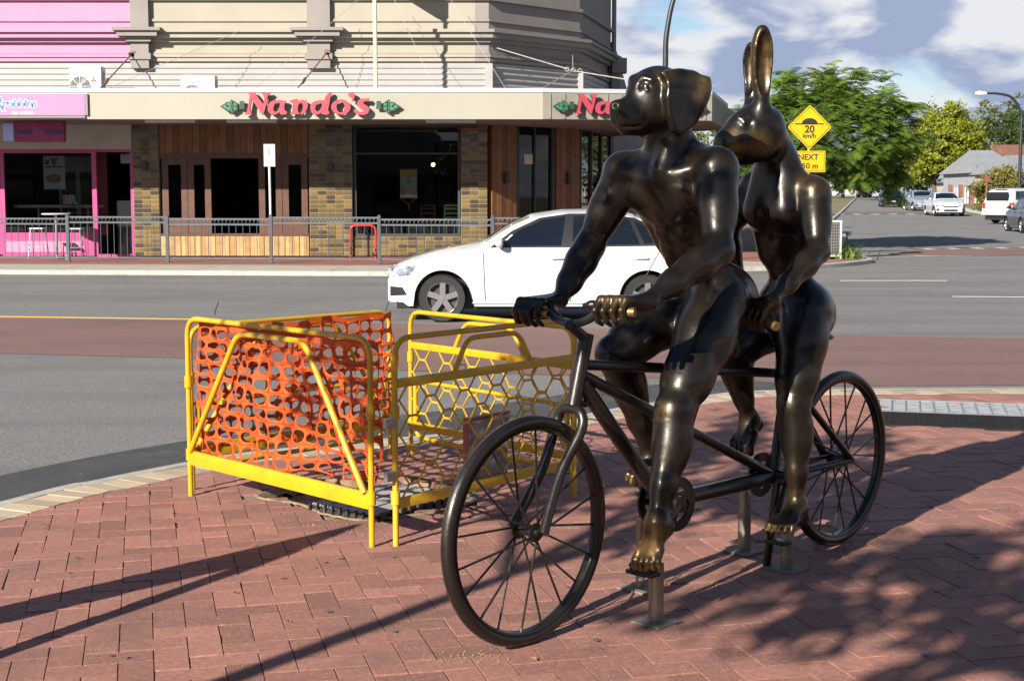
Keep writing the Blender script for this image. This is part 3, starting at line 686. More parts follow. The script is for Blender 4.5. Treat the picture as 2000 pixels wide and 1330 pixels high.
def long_ear(base, top, n, wd, hw):
    d = top-base; L = np.linalg.norm(d); d /= L; n = n-d*(n@d); n /= np.linalg.norm(n); s_ = np.cross(d, n)
    AX = np.array([n, s_, d]); mid = base+d*L*0.58
    c.cap(base-d*0.02, base+d*L*0.30, 0.036, 0.030, 0.03)
    c.ell(mid, (0.034, hw, L*0.44), AX, 0.02); c.ell(base+d*L*0.74, (0.026, hw*0.74, L*0.265), AX, 0.03); c.cap(base+d*L*0.80, base+d*L*0.975, 0.026, 0.012, 0.03)
    c.ell(mid+n*0.030-d*L*0.01, (0.036, hw*0.80, L*0.40), AX, 0.010, sub=True); c.ell(base+d*L*0.72+n*0.026, (0.028, hw*0.62, L*0.24), AX, 0.010, sub=True)
bse = J(1487, 212, 0.035); tp_ = J(1489, 57, 0.045)
long_ear(bse, tp_, dloc((0.30, -0.95, 0)), 0, 0.045)
long_ear(J(1470, 206, -0.035), J(1469, 90, -0.050), dloc((-0.80, -0.60, 0)), 0, 0.040)
wear = [(t, 0.032, 0.9) for t in tipsL] + [(H(0.14, 0.05, -0.06), 0.07, 0.42), (H(0.04, 0.08, -0.05), 0.07, 0.32), (bse*0.4+tp_*0.6, 0.14, 0.30), (shL+Z3*0.04, 0.10, 0.28), (anL, 0.08, 0.4), (wrL, 0.1, .3)]
hare = link('rear_rider', c.mesh('rear_rider', m_bronze, wear), statue)
tag(hare, 'rear bronze rider with a long-eared rabbit head')

# ---------------------------------------------------------------- tandem
WR = 0.40
def wheel(u, R, parent):
    wh = empty('wheel'); wh.parent = parent; wh.location = (u, 0, R)
    mb = MB(); rt = 0.0235; ring = []
    prof = [(R-rt+rt*math.cos(a)*(1.0), rt*1.05*math.sin(a)) for a in np.linspace(0, 2*math.pi, 15)[:-1]]
    prof += [prof[0]]
    mb.lathe(prof, 72, ax=(0, 1, 0)); mb.build('tyre', m_tube, wh, smooth=True)
    mb = MB(); mb.lathe([(R-0.05, -0.017), (R-0.042, -0.019), (R-0.036, 0), (R-0.042, 0.019), (R-0.05, 0.017), (R-0.056, 0), (R-0.05, -0.017)], 72, ax=(0, 1, 0)); mb.build('rim', m_tube, wh, smooth=True)
    mb = MB(); mb.lathe([(0.001, -0.062), (0.016, -0.062), (0.016, -0.045), (0.034, -0.042), (0.034, -0.036), (0.018, -0.03), (0.018, 0.03), (0.034, 0.036), (0.034, 0.042), (0.016, 0.045), (0.016, 0.062), (0.001, 0.062)], 20, ax=(0, 1, 0))
    mb.build('hub', m_tube, wh, smooth=True)
    for k in range(20):
        a = 2*math.pi*k/20+0.1; s_ = 1 if k % 2 else -1; b = a+0.30*(1 if k % 4 < 2 else -1)
        mb = MB(); mb.tube([(0.030*math.cos(b), s_*0.038, 0.030*math.sin(b)), ((R-0.05)*math.cos(a), s_*0.004, (R-0.05)*math.sin(a))], 0.0042, 6)
        mb.build('spoke', m_tube, wh, smooth=True)
    return wh
fx, rx = J(1030, 1040)[0], J(1637, 890)[0]
wheel(fx, 0.402, statue); wheel(rx, 0.392, statue)
def tubep(name, pts, r, m=m_tube, n=14):
    mb = MB(); mb.tube(pts, r, n); return mb.build(name, m, statue, smooth=True)
hdT, hdB = J(1146, 652), J(1120, 792)
tubep('head_tube', [hdT, hdB], 0.027)
tt0, tt1 = J(1140, 712), J(1527, 729); tubep('top_tube', [tt0, tt1], 0.020)
tubep('diagonal_tube', [J(1136, 732), J(1508, 926)], 0.021)
bb1 = J(1300, 985); bb2 = J(1510, 930); bb1[2] = max(bb1[2], 0.385)
tubep('down_tube', [J(1134, 745), J(1276, 955), bb1], 0.029)
tubep('bottom_tube', [bb1, bb2], 0.031)
seat1 = J(1398, 650); seat2 = J(1575, 672)
tubep('seat_tube', [bb1, seat1], 0.021); tubep('seat_tube', [bb2, J(1527, 800), np.array([seat2[0], 0, seat2[2]])], 0.022)
for s_ in (1, -1):
    cr = J(1117, 797); hub = np.array([fx, s_*0.075, 0.402])
    tubep('fork_leg', spline([cr+Z3*0.0, cr+np.array([0.004, s_*0.045, -0.012]), cr+np.array([0.020, s_*0.062, -0.07]), cr*0.45+hub*0.55+np.array([-0.012, s_*0.004, 0]), hub+np.array([0.0, 0, 0.0])], 8), 0.0185)
    tubep('chain_stay', [bb2+np.array([0, s_*0.02, 0]), np.array([rx, s_*0.07, 0.392])], 0.014)
    tubep('seat_stay', [J(1560, 780)*np.array([1, 0, 1])+np.array([0, s_*0.03, 0]), np.array([rx, s_*0.07, 0.392])], 0.015)
mb = MB(); mb.tube(spline([hdB+np.array([-0.02, 0, 0.01]), hdB+np.array([-0.07, 0, 0.0]), hdB+np.array([-0.055, 0, 0.06])], 5), 0.012, 8); mb.build('lock_lug', m_tube, statue, smooth=True)
def saddle(p):
    mb = MB(); prof = []
    for t in np.linspace(0, 1, 14):
        wv = 0.030+0.085*(t**1.8)*(1-0.35*max(0, (t-0.85)/0.15)); x = 0.14-0.30*t
        ring = [(p[0]+x, wv*math.cos(a), p[2]+0.012+0.026*math.sin(a)*(1 if math.sin(a) > 0 else 0.6)) for a in np.linspace(0, 2*math.pi, 13)[:-1]]
        prof.append(ring)
    for r_ in prof: mb.v += r_
    for i in range(13):
        for k in range(12): mb.f.append((i*12+k, i*12+(k+1) % 12, (i+1)*12+(k+1) % 12, (i+1)*12+k)); mb.m.append(0)
    mb.f += [tuple(range(12)), tuple(range(13*12, 14*12))]; mb.m += [0, 0]
    mb.build('saddle', m_tube, statue, smooth=True)
saddle(seat1); saddle(seat2+np.array([0.075, 0, 0.015]))
# handlebars
stem = J(1112, 634)
tubep('stem', [hdT-Z3*0.02, stem], 0.020)
bar = spline([hbR0, J(1092, 626, -0.10), J(1120, 633, 0.0), J(1150, 624, 0.08), hbL0], 8)
tubep('handlebar', bar, 0.0145)
tubep('grip', [hbR0-axr*0.01, hbR1+axr*0.012], 0.017, m_gold); tubep('grip', [hbL0, hbL1+axl*0.004], 0.017, m_gold)
axg = (gL1-gL0)/np.linalg.norm(gL1-gL0); axg2 = axg*np.array([1, -1, 1])
gm = np.array([gL0[0]-0.05, 0, gL0[2]-0.03])
tubep('handlebar', spline([gL0, gL0*0.5+gm*0.5+Z3*0.01, gm, gR0*0.5+gm*0.5+Z3*0.01, gR0], 6), 0.0145)
tubep('grip', [gL0, gL1+axg*0.05], 0.018, m_gold); tubep('grip', [gR0, gR1+axg2*0.05], 0.018, m_gold)
tubep('stem', [gm, np.array([gm[0]-0.06, 0, 0.93])], 0.018)
# chainrings, cranks, pedals
def ringdisc(name, p, l, R):
    mb = MB(); mb.lathe([(R*0.62, -0.004), (R, -0.004), (R, 0.004), (R*0.62, 0.004), (R*0.62, -0.004)], 40, (p[0], l, p[2]), (0, 1, 0))
    for k in range(5):
        a = 2*math.pi*k/5; mb.bar((p[0], l, p[2]), (p[0]+R*0.68*math.cos(a), l, p[2]+R*0.68*math.sin(a)), 0.022, 0.006, up=(0, 1, 0))
    mb.lathe([(0.001, -0.012), (0.026, -0.012), (0.026, 0.012), (0.001, 0.012)], 16, (p[0], l, p[2]), (0, 1, 0)); mb.build(name, m_tube, statue, smooth=True)
ringdisc('chainring', bb1, -0.055, 0.100); ringdisc('chainring', bb1, 0.058, 0.105); ringdisc('chainring', bb2, -0.06, 0.095)
for bbp, pl_, pr_ in ((bb1, J(1264, 1104, 0.185), J(1252, 948, -0.165)), (bb2, J(1524, 1044, 0.165), J(1452, 880, -0.150))):
    for s_, pp in ((1, pl_), (-1, pr_)):
        tubep('crank', [np.array([bbp[0], s_*0.075, bbp[2]]), np.array([pp[0]-0.02, s_*0.095, pp[2]-0.022])], 0.012)
        mb = MB(); q = pp+np.array([-0.02, 0, -0.036]); mb.box(q[0]-0.028, q[0]+0.028, min(s_*0.09, q[1]+s_*0.025), max(s_*0.09, q[1]+s_*0.025), q[2]-0.008, q[2]+0.008, bev=0.003); mb.build('pedal', m_tube, statue, smooth=True)
tubep('bottom_bracket', [bb1-LT*0.075, bb1+LT*0.075], 0.032); tubep('bottom_bracket', [bb2-LT*0.075, bb2+LT*0.075], 0.032)
# posts that carry it
def post(px, py, r, top, l=None):
    g = gnd(px, py)-FC; u, l_ = g@fwd, g@lft
    p = tubep('support_post', [(u, l_, 0), (u, l_, top)], r, m_steel, 20)
    mb = MB(); mb.box(u-0.065, u+0.065, l_-0.065, l_+0.065, 0.002, 0.009, bev=0.002); o = mb.build('base_plate', m_plate, statue)
post(1281, 1216, 0.0275, tipsL[0][2]*0+J(1264, 1104, 0.185)[2]-0.01); post(1537, 1112, 0.027, 0.18)
post(1453, 1078, 0.028, bb2[2]-0.02); post(1250, 1150, 0.018, bb1[2]-0.10)
g = gnd(1497, 1104)-FC; tubep('support_post', [(g@fwd, g@lft, 0), (bb2[0]+0.01, 0.03, bb2[2])], 0.017)
# ============================================================ SAFETY BARRIERS
m_yel = mat('yellow_enamel', (0.54, 0.315, 0.005), (0.48, 0.265, 0.005), scale=5, rough=0.38, coat=0.2, grime=(22, 0.57, (0.17, 0.12, 0.07), 0.9))
m_yel_lift = mat('brightened_yellow_enamel', (0.60, 0.36, 0.014), (0.52, 0.31, 0.016), scale=7, rough=0.5, grime=(16, 0.56, (0.26, 0.19, 0.10), 0.75))  # yellow brightened to offset grazing backlight on the near panel, with brown grime
m_clip = mat('galvanised_clip', (0.45, 0.45, 0.44), (0.3, 0.3, 0.3), scale=30, rough=0.4, metal=0.8)
m_tie = mat('black_cable_tie', (0.015, 0.015, 0.016), rough=0.5)
m_orange = mat('orange_mesh_plastic', (0.56, 0.082, 0.012), (0.60, 0.095, 0.016), scale=9, rough=0.62, spec=0.4)
t = m_orange.node_tree; bs = t.nodes['Principled BSDF']; tr = t.nodes.new('ShaderNodeBsdfTranslucent'); tr.inputs[0].default_value = (0.60, 0.035, 0.010, 1)
mxs = t.nodes.new('ShaderNodeMixShader'); mxs.inputs[0].default_value = 0.22
t.links.new(bs.outputs[0], mxs.inputs[1]); t.links.new(tr.outputs[0], mxs.inputs[2]); t.links.new(mxs.outputs[0], t.nodes['Material Output'].inputs[0])
cA = gnd(366, 966); cB = gnd(736, 1070); cC = gnd(1129, 970); cD = np.array([-0.68, 8.55, 0])
def panel(a, b, h, name, label, hexm=False, ubottom=False, m=m_yel, legs=(0.0, 0.0), mb_z=None, brace=True, off=0.0):
    a = np.array(a); b = np.array(b); d = b-a; L = np.linalg.norm(d); d /= L; nrm = np.array([d[1], -d[0], 0])      # towards the camera side
    root = empty(name, tuple(a), math.atan2(d[1], d[0]), label, 'barrier')
    g = 0.035; x0, x1 = g, L-g; R_ = 0.0135
    def T(nm, pts, r=R_, mm=m): q = MB(); q.tube(pts, r, 10); return q.build(nm, mm, root, smooth=True)
    T('frame', rounded([(x0, 0, 0.0), (x0, 0, h), (x1, 0, h), (x1, 0, 0.0)], 0.10, 6))
    def flat(z, hh=0.055, y=0.0, nm='flat_bar'): q = MB(); q.box(x0+R_*0.8, x1-R_*0.8, y-0.011, y+0.011, z-hh/2, z+hh/2, bev=0.003); return q.build(nm, m, root, smooth=True)
    if not hexm:
        flat(0.205, 0.075)
        if brace: T('brace', rounded([(x0+0.03, -0.016, 0.24), (x0+0.31*L, -0.016, h-0.045), (x0+0.66*L, -0.016, h-0.045), (x1-0.03, -0.016, 0.24)], 0.07, 5), 0.0145)
    else:
        zt = h-0.20; zb = 0.19
        flat(zt, 0.040); flat(zb, 0.046)
        T('arch_handle', rounded([(x0+0.28*L, 0, zt), (x0+0.35*L, 0, h-0.035), (x0+0.62*L, 0, h-0.035), (x0+0.70*L, 0, zt)], 0.06, 5), 0.0125)
        # expanded hexagon mesh: each strand pair a strip
        q = MB(); cw = 0.235; ch = 0.165; ha = 0.055; nz = int(round((zt-zb)/(ch/2))); ch = 2*(zt-zb)/nz
        cols = int((x1-x0)/(cw/1))+2
        def ok(p): return x0-0.001 <= p[0] <= x1+0.001
        for i in range(nz+1):
            z = zb+i*ch/2; o = 0 if i % 2 == 0 else cw/2
            for k in range(-1, cols+1):
                xc = x0+k*cw+o; p0 = (max(xc-ha/2, x0), 0, z); p1 = (min(xc+ha/2, x1), 0, z)
                if p1[0] > p0[0]+0.004: q.bar(p0, p1, 0.006, 0.011)
                if i < nz:
                    for s_ in (1, -1):
                        a_ = np.array((xc+s_*ha/2, 0, z)); b_ = np.array((xc+s_*(cw/2-ha/2), 0, z+ch/2))
                        lo, hi = (a_, b_) if a_[0] < b_[0] else (b_, a_)
                        if hi[0] <= x0 or lo[0] >= x1: continue
                        if lo[0] < x0: lo = lo+(hi-lo)*((x0-lo[0])/(hi[0]-lo[0]))
                        if hi[0] > x1: hi = lo+(hi-lo)*((x1-lo[0])/(hi[0]-lo[0]))
                        q.bar(lo, hi, 0.006, 0.0072)
        q.build('hexagon_mesh', m, root)
    if ubottom:
        T('bottom_rail', rounded([(x0+0.045, 0.0, 0.45), (x0+0.045, 0.0, 0.12), (x1-0.045, 0.0, 0.12), (x1-0.045, 0.0, 0.45)], 0.09, 6), 0.014)
        T('cross_rail', [(x0, 0.0, 0.46), (x1, 0.0, 0.46)], 0.011)
    for xx in (x0, x1):
        for z in (0.60, 0.22): q = MB(); q.tube([(xx, 0, z-0.03), (xx, 0, z+0.03)], 0.021, 10); q.build('collar', m, root, smooth=True)
    return root
pn = [panel(cA, cB, 0.93, 'barrier_panel', 'yellow tube barrier with slanted brace in front of the orange mesh, nearest on the left', m=m_yel),
      panel(cA+np.array([-0.02, 0.09, 0]), cD+np.array([-0.03, 0.02, 0]), 0.872, 'barrier_panel', 'yellow tube barrier at the back behind the orange mesh, along the road side', ubottom=True, m=m_yel),
      panel(cD+np.array([0.05, 0.0, 0]), cC+np.array([0.0, 0.08, 0]), 0.872, 'barrier_panel', 'bright yellow hexagon-mesh barrier at the back, facing the white car', hexm=True, ubottom=True, m=m_yel),
      panel(cB+np.array([0.06, 0.01, 0]), cC, 0.93, 'barrier_panel', 'yellow hexagon-mesh barrier in front, colour brightened against backlight, ending behind the bicycle fork', hexm=True, m=m_yel_lift)]
for p_ in pn: p_['group'] = 'yellow barrier panels fencing the open pit'
# silver clips joining the two near panels
for z in (0.56, 0.32):
    q = MB(); q.box(-0.030, 0.030, -0.012, 0.012, z-0.022, z+0.022, bev=0.004); q.build('joining_clip', m_clip, pn[3])
def safety_mesh(a, b, h, inset, label, seed, zlo, zhi, drift):
    a = np.array(a); b = np.array(b); d = b-a; L = np.linalg.norm(d); d /= L
    root = empty('safety_mesh', tuple(a), math.atan2(d[1], d[0])); r_ = np.random.default_rng(seed)
    pw, ph = 0.094, 0.066; nx = int(L/pw); nzr = int((zhi-zlo)/ph)
    gx = np.zeros((nx+1, nzr+1)); gz = gx.copy()
    for i in range(nx+1):
        for j in range(nzr+1):
            s_ = i/nx; t_ = j/nzr
            gx[i, j] = 0.05+(L-0.09)*s_+0.018*math.sin(5*t_+3*s_+seed)+r_.normal(0, 0.007)
            gz[i, j] = zlo+(zhi-zlo)*t_+drift*(0.5-s_)*math.sin(math.pi*t_)*1.0+0.020*math.sin(6*s_+2*t_+seed)*(1-t_)+r_.normal(0, 0.006)
            if j == 0: gz[i, j] += r_.uniform(-0.015, 0.025)
    fy = lambda x, z: inset+0.018*math.sin(9*x+4*z+seed)+0.014*math.sin(15*z-7*x)+0.010*math.sin(31*x+17*z)
    q = MB(); NS = 12
    for i in range(nx):
        for j in range(nzr):
            if j == 0 and r_.random() < 0.08: continue
            c4 = np.array([(gx[i, j], gz[i, j]), (gx[i+1, j], gz[i+1, j]), (gx[i+1, j+1], gz[i+1, j+1]), (gx[i, j+1], gz[i, j+1])])
            def B(u, v): return (1-u)*(1-v)*c4[0]+u*(1-v)*c4[1]+u*v*c4[2]+(1-u)*v*c4[3]
            ou, inn = [], []; ru, rv = r_.uniform(0.40, 0.45), r_.uniform(0.35, 0.42); cu, cv = 0.5+r_.normal(0, 0.02), 0.5+r_.normal(0, 0.03)
            for k in range(NS):
                an = 2*math.pi*(k+0.5)/NS; ce, se = math.cos(an), math.sin(an); m_ = max(abs(ce), abs(se))
                ou.append(B(0.5+0.5*ce/m_, 0.5+0.5*se/m_)); e = 2.6; rr = (abs(ce)**e+abs(se)**e)**(-1/e)
                inn.append(B(cu+ru*ce*rr, cv+rv*se*rr))
            vs = [(p[0], fy(*p), p[1]) for p in ou]+[(p[0], fy(*p)+0.0008, p[1]) for p in inn]
            # square corners
            q.add(vs, [(k, (k+1) % NS, NS+(k+1) % NS, NS+k) for k in range(NS)])
            corner = [B(0, 0), B(1, 0), B(1, 1), B(0, 1)]
            for cc, k in zip(corner, (NS*5//8-0, NS*7//8, NS*1//8, NS*3//8)):
                k0 = {0: 7, 1: 10, 2: 1, 3: 4}[[0, 1, 2, 3][corner.index(cc) if False else [id(x) for x in corner].index(id(cc))]]
                p0, p1 = ou[k0 % NS], ou[(k0-1) % NS]
                q.add([(cc[0], fy(*cc), cc[1]), (p0[0], fy(*p0), p0[1]), (p1[0], fy(*p1), p1[1])], [(0, 1, 2)])
    # folded top edge
    o = q.build('mesh_sheet', m_orange, root, smooth='all')
    sm = o.modifiers.new('thick', 'SOLIDIFY'); sm.thickness = 0.002
    q = MB(); pts = [(gx[i, nzr], fy(gx[i, nzr], gz[i, nzr]), gz[i, nzr]) for i in range(nx+1)]
    for i in range(nx): q.bar((pts[i][0], pts[i][1], pts[i][2]+0.008), (pts[i+1][0], pts[i+1][1], pts[i+1][2]+0.008), 0.004, 0.03)
    q.build('folded_hem', m_orange, root)
    tag(root, label, 'safety mesh', 'orange mesh round the pit'); return root
safety_mesh(cA, cB, 0.93, 0.045, 'bright orange plastic safety mesh tied inside the near left barrier', 3, 0.235, 0.888, 0.10)
safety_mesh(cA+np.array([-0.0, 0.06, 0]), cD+np.array([-0.03, -0.02, 0]), 0.9, -0.03, 'orange plastic safety mesh on the back barrier, seen dark red through the near mesh', 8, 0.22, 0.845, 0.05)
# cable ties
for (px, py, Y, dz, lb) in ((420, 608, 7.3, 0.06, 'black cable tie tail sticking up at the left corner of the barriers'), (575, 645, 6.8, 0.03, 'black cable tie at the middle of the near left top rail'), (755, 600, 8.3, 0.06, 'black cable tie tail sticking up at the back corner of the barriers'), (360, 745, 7.4, 0.0, 'black cable tie tail sticking out left of the corner posts'), (909, 712, 6.8, 0.0, 'black cable tie on the arch of the near hexagon panel')):
    p = atY(px, py, Y); q = MB(); q.tube([p+np.array([0, 0, -0.02]), p, p+np.array([0.02 if dz else -0.06, 0, dz*0.8])], 0.0025, 5)
    tag(q.build('cable_tie', m_tie), lb, 'cable tie', 'cable ties on the barriers')
# notice in a clear plastic sleeve tied to the near hexagon mesh
m_sleeve = mat('notice_sleeve', (0.34, 0.32, 0.31), (0.20, 0.17, 0.16), scale=9, rough=0.12, bump=0.35, bscale=12, lo=0.42, hi=0.56, coat=0.6)
m_redrim = mat('sleeve_rim', (0.30, 0.10, 0.08), rough=0.5)
dBC = cC-cB; LBC = np.linalg.norm(dBC); dBC /= LBC; nBC = np.array([dBC[1], -dBC[0], 0])
sg = empty('notice_sleeve', tuple(cB+dBC*0.43*LBC-nBC*0.03), math.atan2(dBC[1], dBC[0]), 'crumpled notice in a clear plastic sleeve hung inside the hexagon-mesh barrier', 'notice')
q = MB(); N_ = 12
for j in range(N_+1):
    for i in range(N_+1):
        x = 0.30*i/N_; z = 0.20+0.30*j/N_; q.v.append((x, 0.008*math.sin(i*1.3+j*0.7)+0.006*math.sin(j*2.1), z))
for j in range(N_):
    for i in range(N_): k = j*(N_+1)+i; q.f.append((k, k+1, k+N_+2, k+N_+1)); q.m.append(0)
o = q.build('sheet', m_sleeve, sg, smooth='all'); o.modifiers.new('t', 'SOLIDIFY').thickness = 0.004
q = MB(); q.box(-0.006, 0.306, -0.014, 0.014, 0.498, 0.508); q.box(-0.008, 0.002, -0.014, 0.014, 0.20, 0.498); q.build('rim', m_redrim, sg)

# ============================================================ OPEN PIT AND LID
m_pitb = mat('black_plastic', (0.018, 0.018, 0.02), (0.04, 0.038, 0.036), scale=9, rough=0.5, grime=(10, 0.55, (0.22, 0.17, 0.11), 0.6))
m_pitc = mat('pit_lid_concrete', (0.40, 0.38, 0.36), (0.30, 0.28, 0.26), scale=6, rough=0.8, bump=0.3, bscale=80, grime=(5, 0.5, (0.18, 0.14, 0.10), 0.7))
q4 = [gnd(600, 982, 0.03), gnd(735, 1007, 0.03), gnd(888, 958, 0.03), gnd(765, 938, 0.03)]
lid = empty('pit_lid', tuple((q4[0]+q4[2])/2*np.array([1, 1, 0])), 0, 'grey concrete pit lid in a ribbed black plastic frame inside the barriers', 'pit lid')
org = np.array(lid.location); Q = [np.array(p)-org for p in q4]
def quadslab(Q, z0, z1, sh, nm, m):
    cc = np.mean(Q, axis=0); pts = [cc+(p-cc)*sh for p in Q]; q = MB()
    q.add([(p[0], p[1], z0) for p in pts]+[(p[0], p[1], z1) for p in pts], [(3, 2, 1, 0), (4, 5, 6, 7)]+[(i, (i+1) % 4, 4+(i+1) % 4, 4+i) for i in range(4)])
    bm_ = bmesh.new(); me = q.mesh('tmp', m); bm_.from_mesh(me); bmesh.ops.bevel(bm_, geom=bm_.edges[:], offset=0.007, segments=2, affect='EDGES'); bm_.to_mesh(me); bm_.free(); return link(nm, me, lid)
quadslab(Q, -0.058, 0.018, 1.0, 'frame', m_pitb); quadslab(Q, 0.015, 0.031, 0.95, 'cover', m_pitc)
for e in range(2):
    a, b = Q[e], Q[e+1]; out_ = (b-a)/np.linalg.norm(b-a); nn = np.array([out_[1], -out_[0], 0]); nn = nn if nn@((a+b)/2) > 0 else -nn
    for k in range(9):
        p = a+(b-a)*(0.06+0.11*k); qq = MB(); qq.obox(p+nn*0.006+np.array([0, 0, -0.022]), out_*0.005, nn*0.008, (0, 0, 0.030)); qq.build('rib', m_pitb, lid)
q = MB()
for k in range(1, 4):
    f = k/4; a = Q[0]+(Q[1]-Q[0])*f; b = Q[3]+(Q[2]-Q[3])*f; a, b = a+(b-a)*0.08, b-(b-a)*0.08; q.bar((a[0], a[1], 0.032), (b[0], b[1], 0.032), 0.01, 0.004)
q.build('cast_line', m_pitb, lid)
# loose sand round the hole: low ragged ridge
rr = np.random.default_rng(5); hp = np.array(HOLE); cc = hp.mean(0); q = MB(); M_ = 60; ring = spline([tuple(p) for p in hp], 6, closed=True); n_ = len(ring); prof = [(1.045, 0.0), (1.02, 0.007), (0.985, 0.004), (0.93, -0.05)]
for p in ring:
    for (s_, z) in prof:
        jt = 1+rr.normal(0, 0.018); pt = cc+(p-cc)*s_*jt; q.v.append((pt[0], pt[1], z*(0.5+rr.random())*(1.0 if z > 0 else 1)))
for i in range(n_):
    for k in range(3): a = i*4+k; b = ((i+1) % n_)*4+k; q.f.append((a, b, b+1, a+1)); q.m.append(0)
tag(q.build('loose_sand', m_sand, smooth='all'), kind='stuff')
# sand swept over the pavers
q = MB()
for k in range(420):
    w_ = rr.random(); px, py = (rr.normal(660, 90), rr.normal(1015, 22)) if w_ < 0.35 else ((rr.normal(900, 50), rr.normal(1285, 8)) if w_ < 0.5 else (rr.uniform(0, 2000), rr.uniform(960, 1330)))
    g = gnd(px, py); r_ = rr.uniform(0.0015, 0.006)*(0.8 if w_ < 0.5 else 0.55); n5 = 5; a0 = rr.random()*6
    if inpoly(g[:2], HOLE): continue
    top = (g[0], g[1], 0.004+r_*0.6); q.add([(g[0]+r_*math.cos(a0+6.283*i/n5)*rr.uniform(.7, 1.4), g[1]+r_*math.sin(a0+6.283*i/n5), 0.001) for i in range(n5)]+[top], [(i, (i+1) % n5, n5) for i in range(n5)])
tag(q.build('sand_grains', m_sand), kind='stuff')

# ============================================================ DRAIN GRATE BY THE KERB
m_galv = mat('galvanised_grate', (0.42, 0.44, 0.47), (0.30, 0.31, 0.34), scale=14, rough=0.35, metal=0.7, grime=(9, 0.58, (0.12, 0.10, 0.08), 0.7))
m_rub = mat('dark_ramp_plate', (0.014, 0.0135, 0.014), (0.024, 0.022, 0.021), scale=6, spec=0.12, rough=0.85, bump=0.5, bscale=60)
m_void = mat('dark_void', (0.012, 0.012, 0.013), rough=0.9)
g0, g1, g3 = gnd(1716, 780), gnd(2180, 796.5), gnd(1721, 803); dr = g1-g0; Lg = np.linalg.norm(dr); dr /= Lg; dn = np.array([dr[1], -dr[0], 0])     # towards the camera
gr = empty('drain_grate', tuple(g0), math.atan2(dr[1], dr[0]), 'galvanised steel drain grate with square cells set in the red paving by the kerb', 'drain grate')
Wg = abs((g3-g0)@dn)
q = MB(); q.box(0, Lg, -Wg, 0, -0.058, -0.05); q.build('pit_floor', m_void, gr)
ncol = 17
for i in range(ncol+1): q = MB(); x = Lg*i/ncol; q.box(x-0.006, x+0.006, -Wg, 0, -0.045, 0.004); q.build('cross_bar', m_galv, gr)
for j in range(9): q = MB(); y = -Wg*j/8; q.box(-0.005, Lg+0.005, y-0.013, y+0.013, -0.03, 0.001 if j not in (0, 8) else 0.006); q.build('bearing_bar', m_galv, gr)
rp = empty('ramp_plate', tuple(g0+dn*(Wg+0.02)), math.atan2(dr[1], dr[0]), 'dark ribbed plate lying in front of the drain grate', 'cover plate')
W2 = 0.62
for i in range(3): q = MB(); q.box(Lg*i/3+0.004, Lg*(i+1)/3-0.004, -W2, 0, -0.05, 0.004, bev=0.003); q.build('plate', m_rub, rp)
for i in range(44): q = MB(); x = Lg*(i+0.5)/44; q.box(x-0.009, x+0.009, -W2+0.03, -0.03, 0.003, 0.0065); q.build('rib', m_rub, rp)
# ============================================================ CARS
m_glass = mat('car_glass', (0.005, 0.007, 0.009), rough=0.03, spec=0.6, coat=0.5)
m_tyre = mat('tyre_rubber', (0.009, 0.009, 0.0095), (0.014, 0.014, 0.014), scale=12, rough=0.75)
m_alloy = mat('alloy_wheel', (0.42, 0.43, 0.45), rough=0.28, metal=0.85)
m_trim = mat('black_trim', (0.012, 0.012, 0.013), rough=0.4)
m_lamp = mat('headlamp', (0.30, 0.34, 0.42), (0.08, 0.09, 0.12), scale=12, rough=0.06, coat=0.8)
m_tail = mat('tail_lamp', (0.42, 0.012, 0.015), rough=0.12, coat=0.6)
m_plt = mat('number_plate', (0.72, 0.74, 0.78), rough=0.4)
m_seam = mat('panel_gap', (0.03, 0.03, 0.033), rough=0.6)
def paint(name, c, metal=0.0): return mat(name, c, rough=0.30, metal=metal, coat=0.9, spec=0.5)
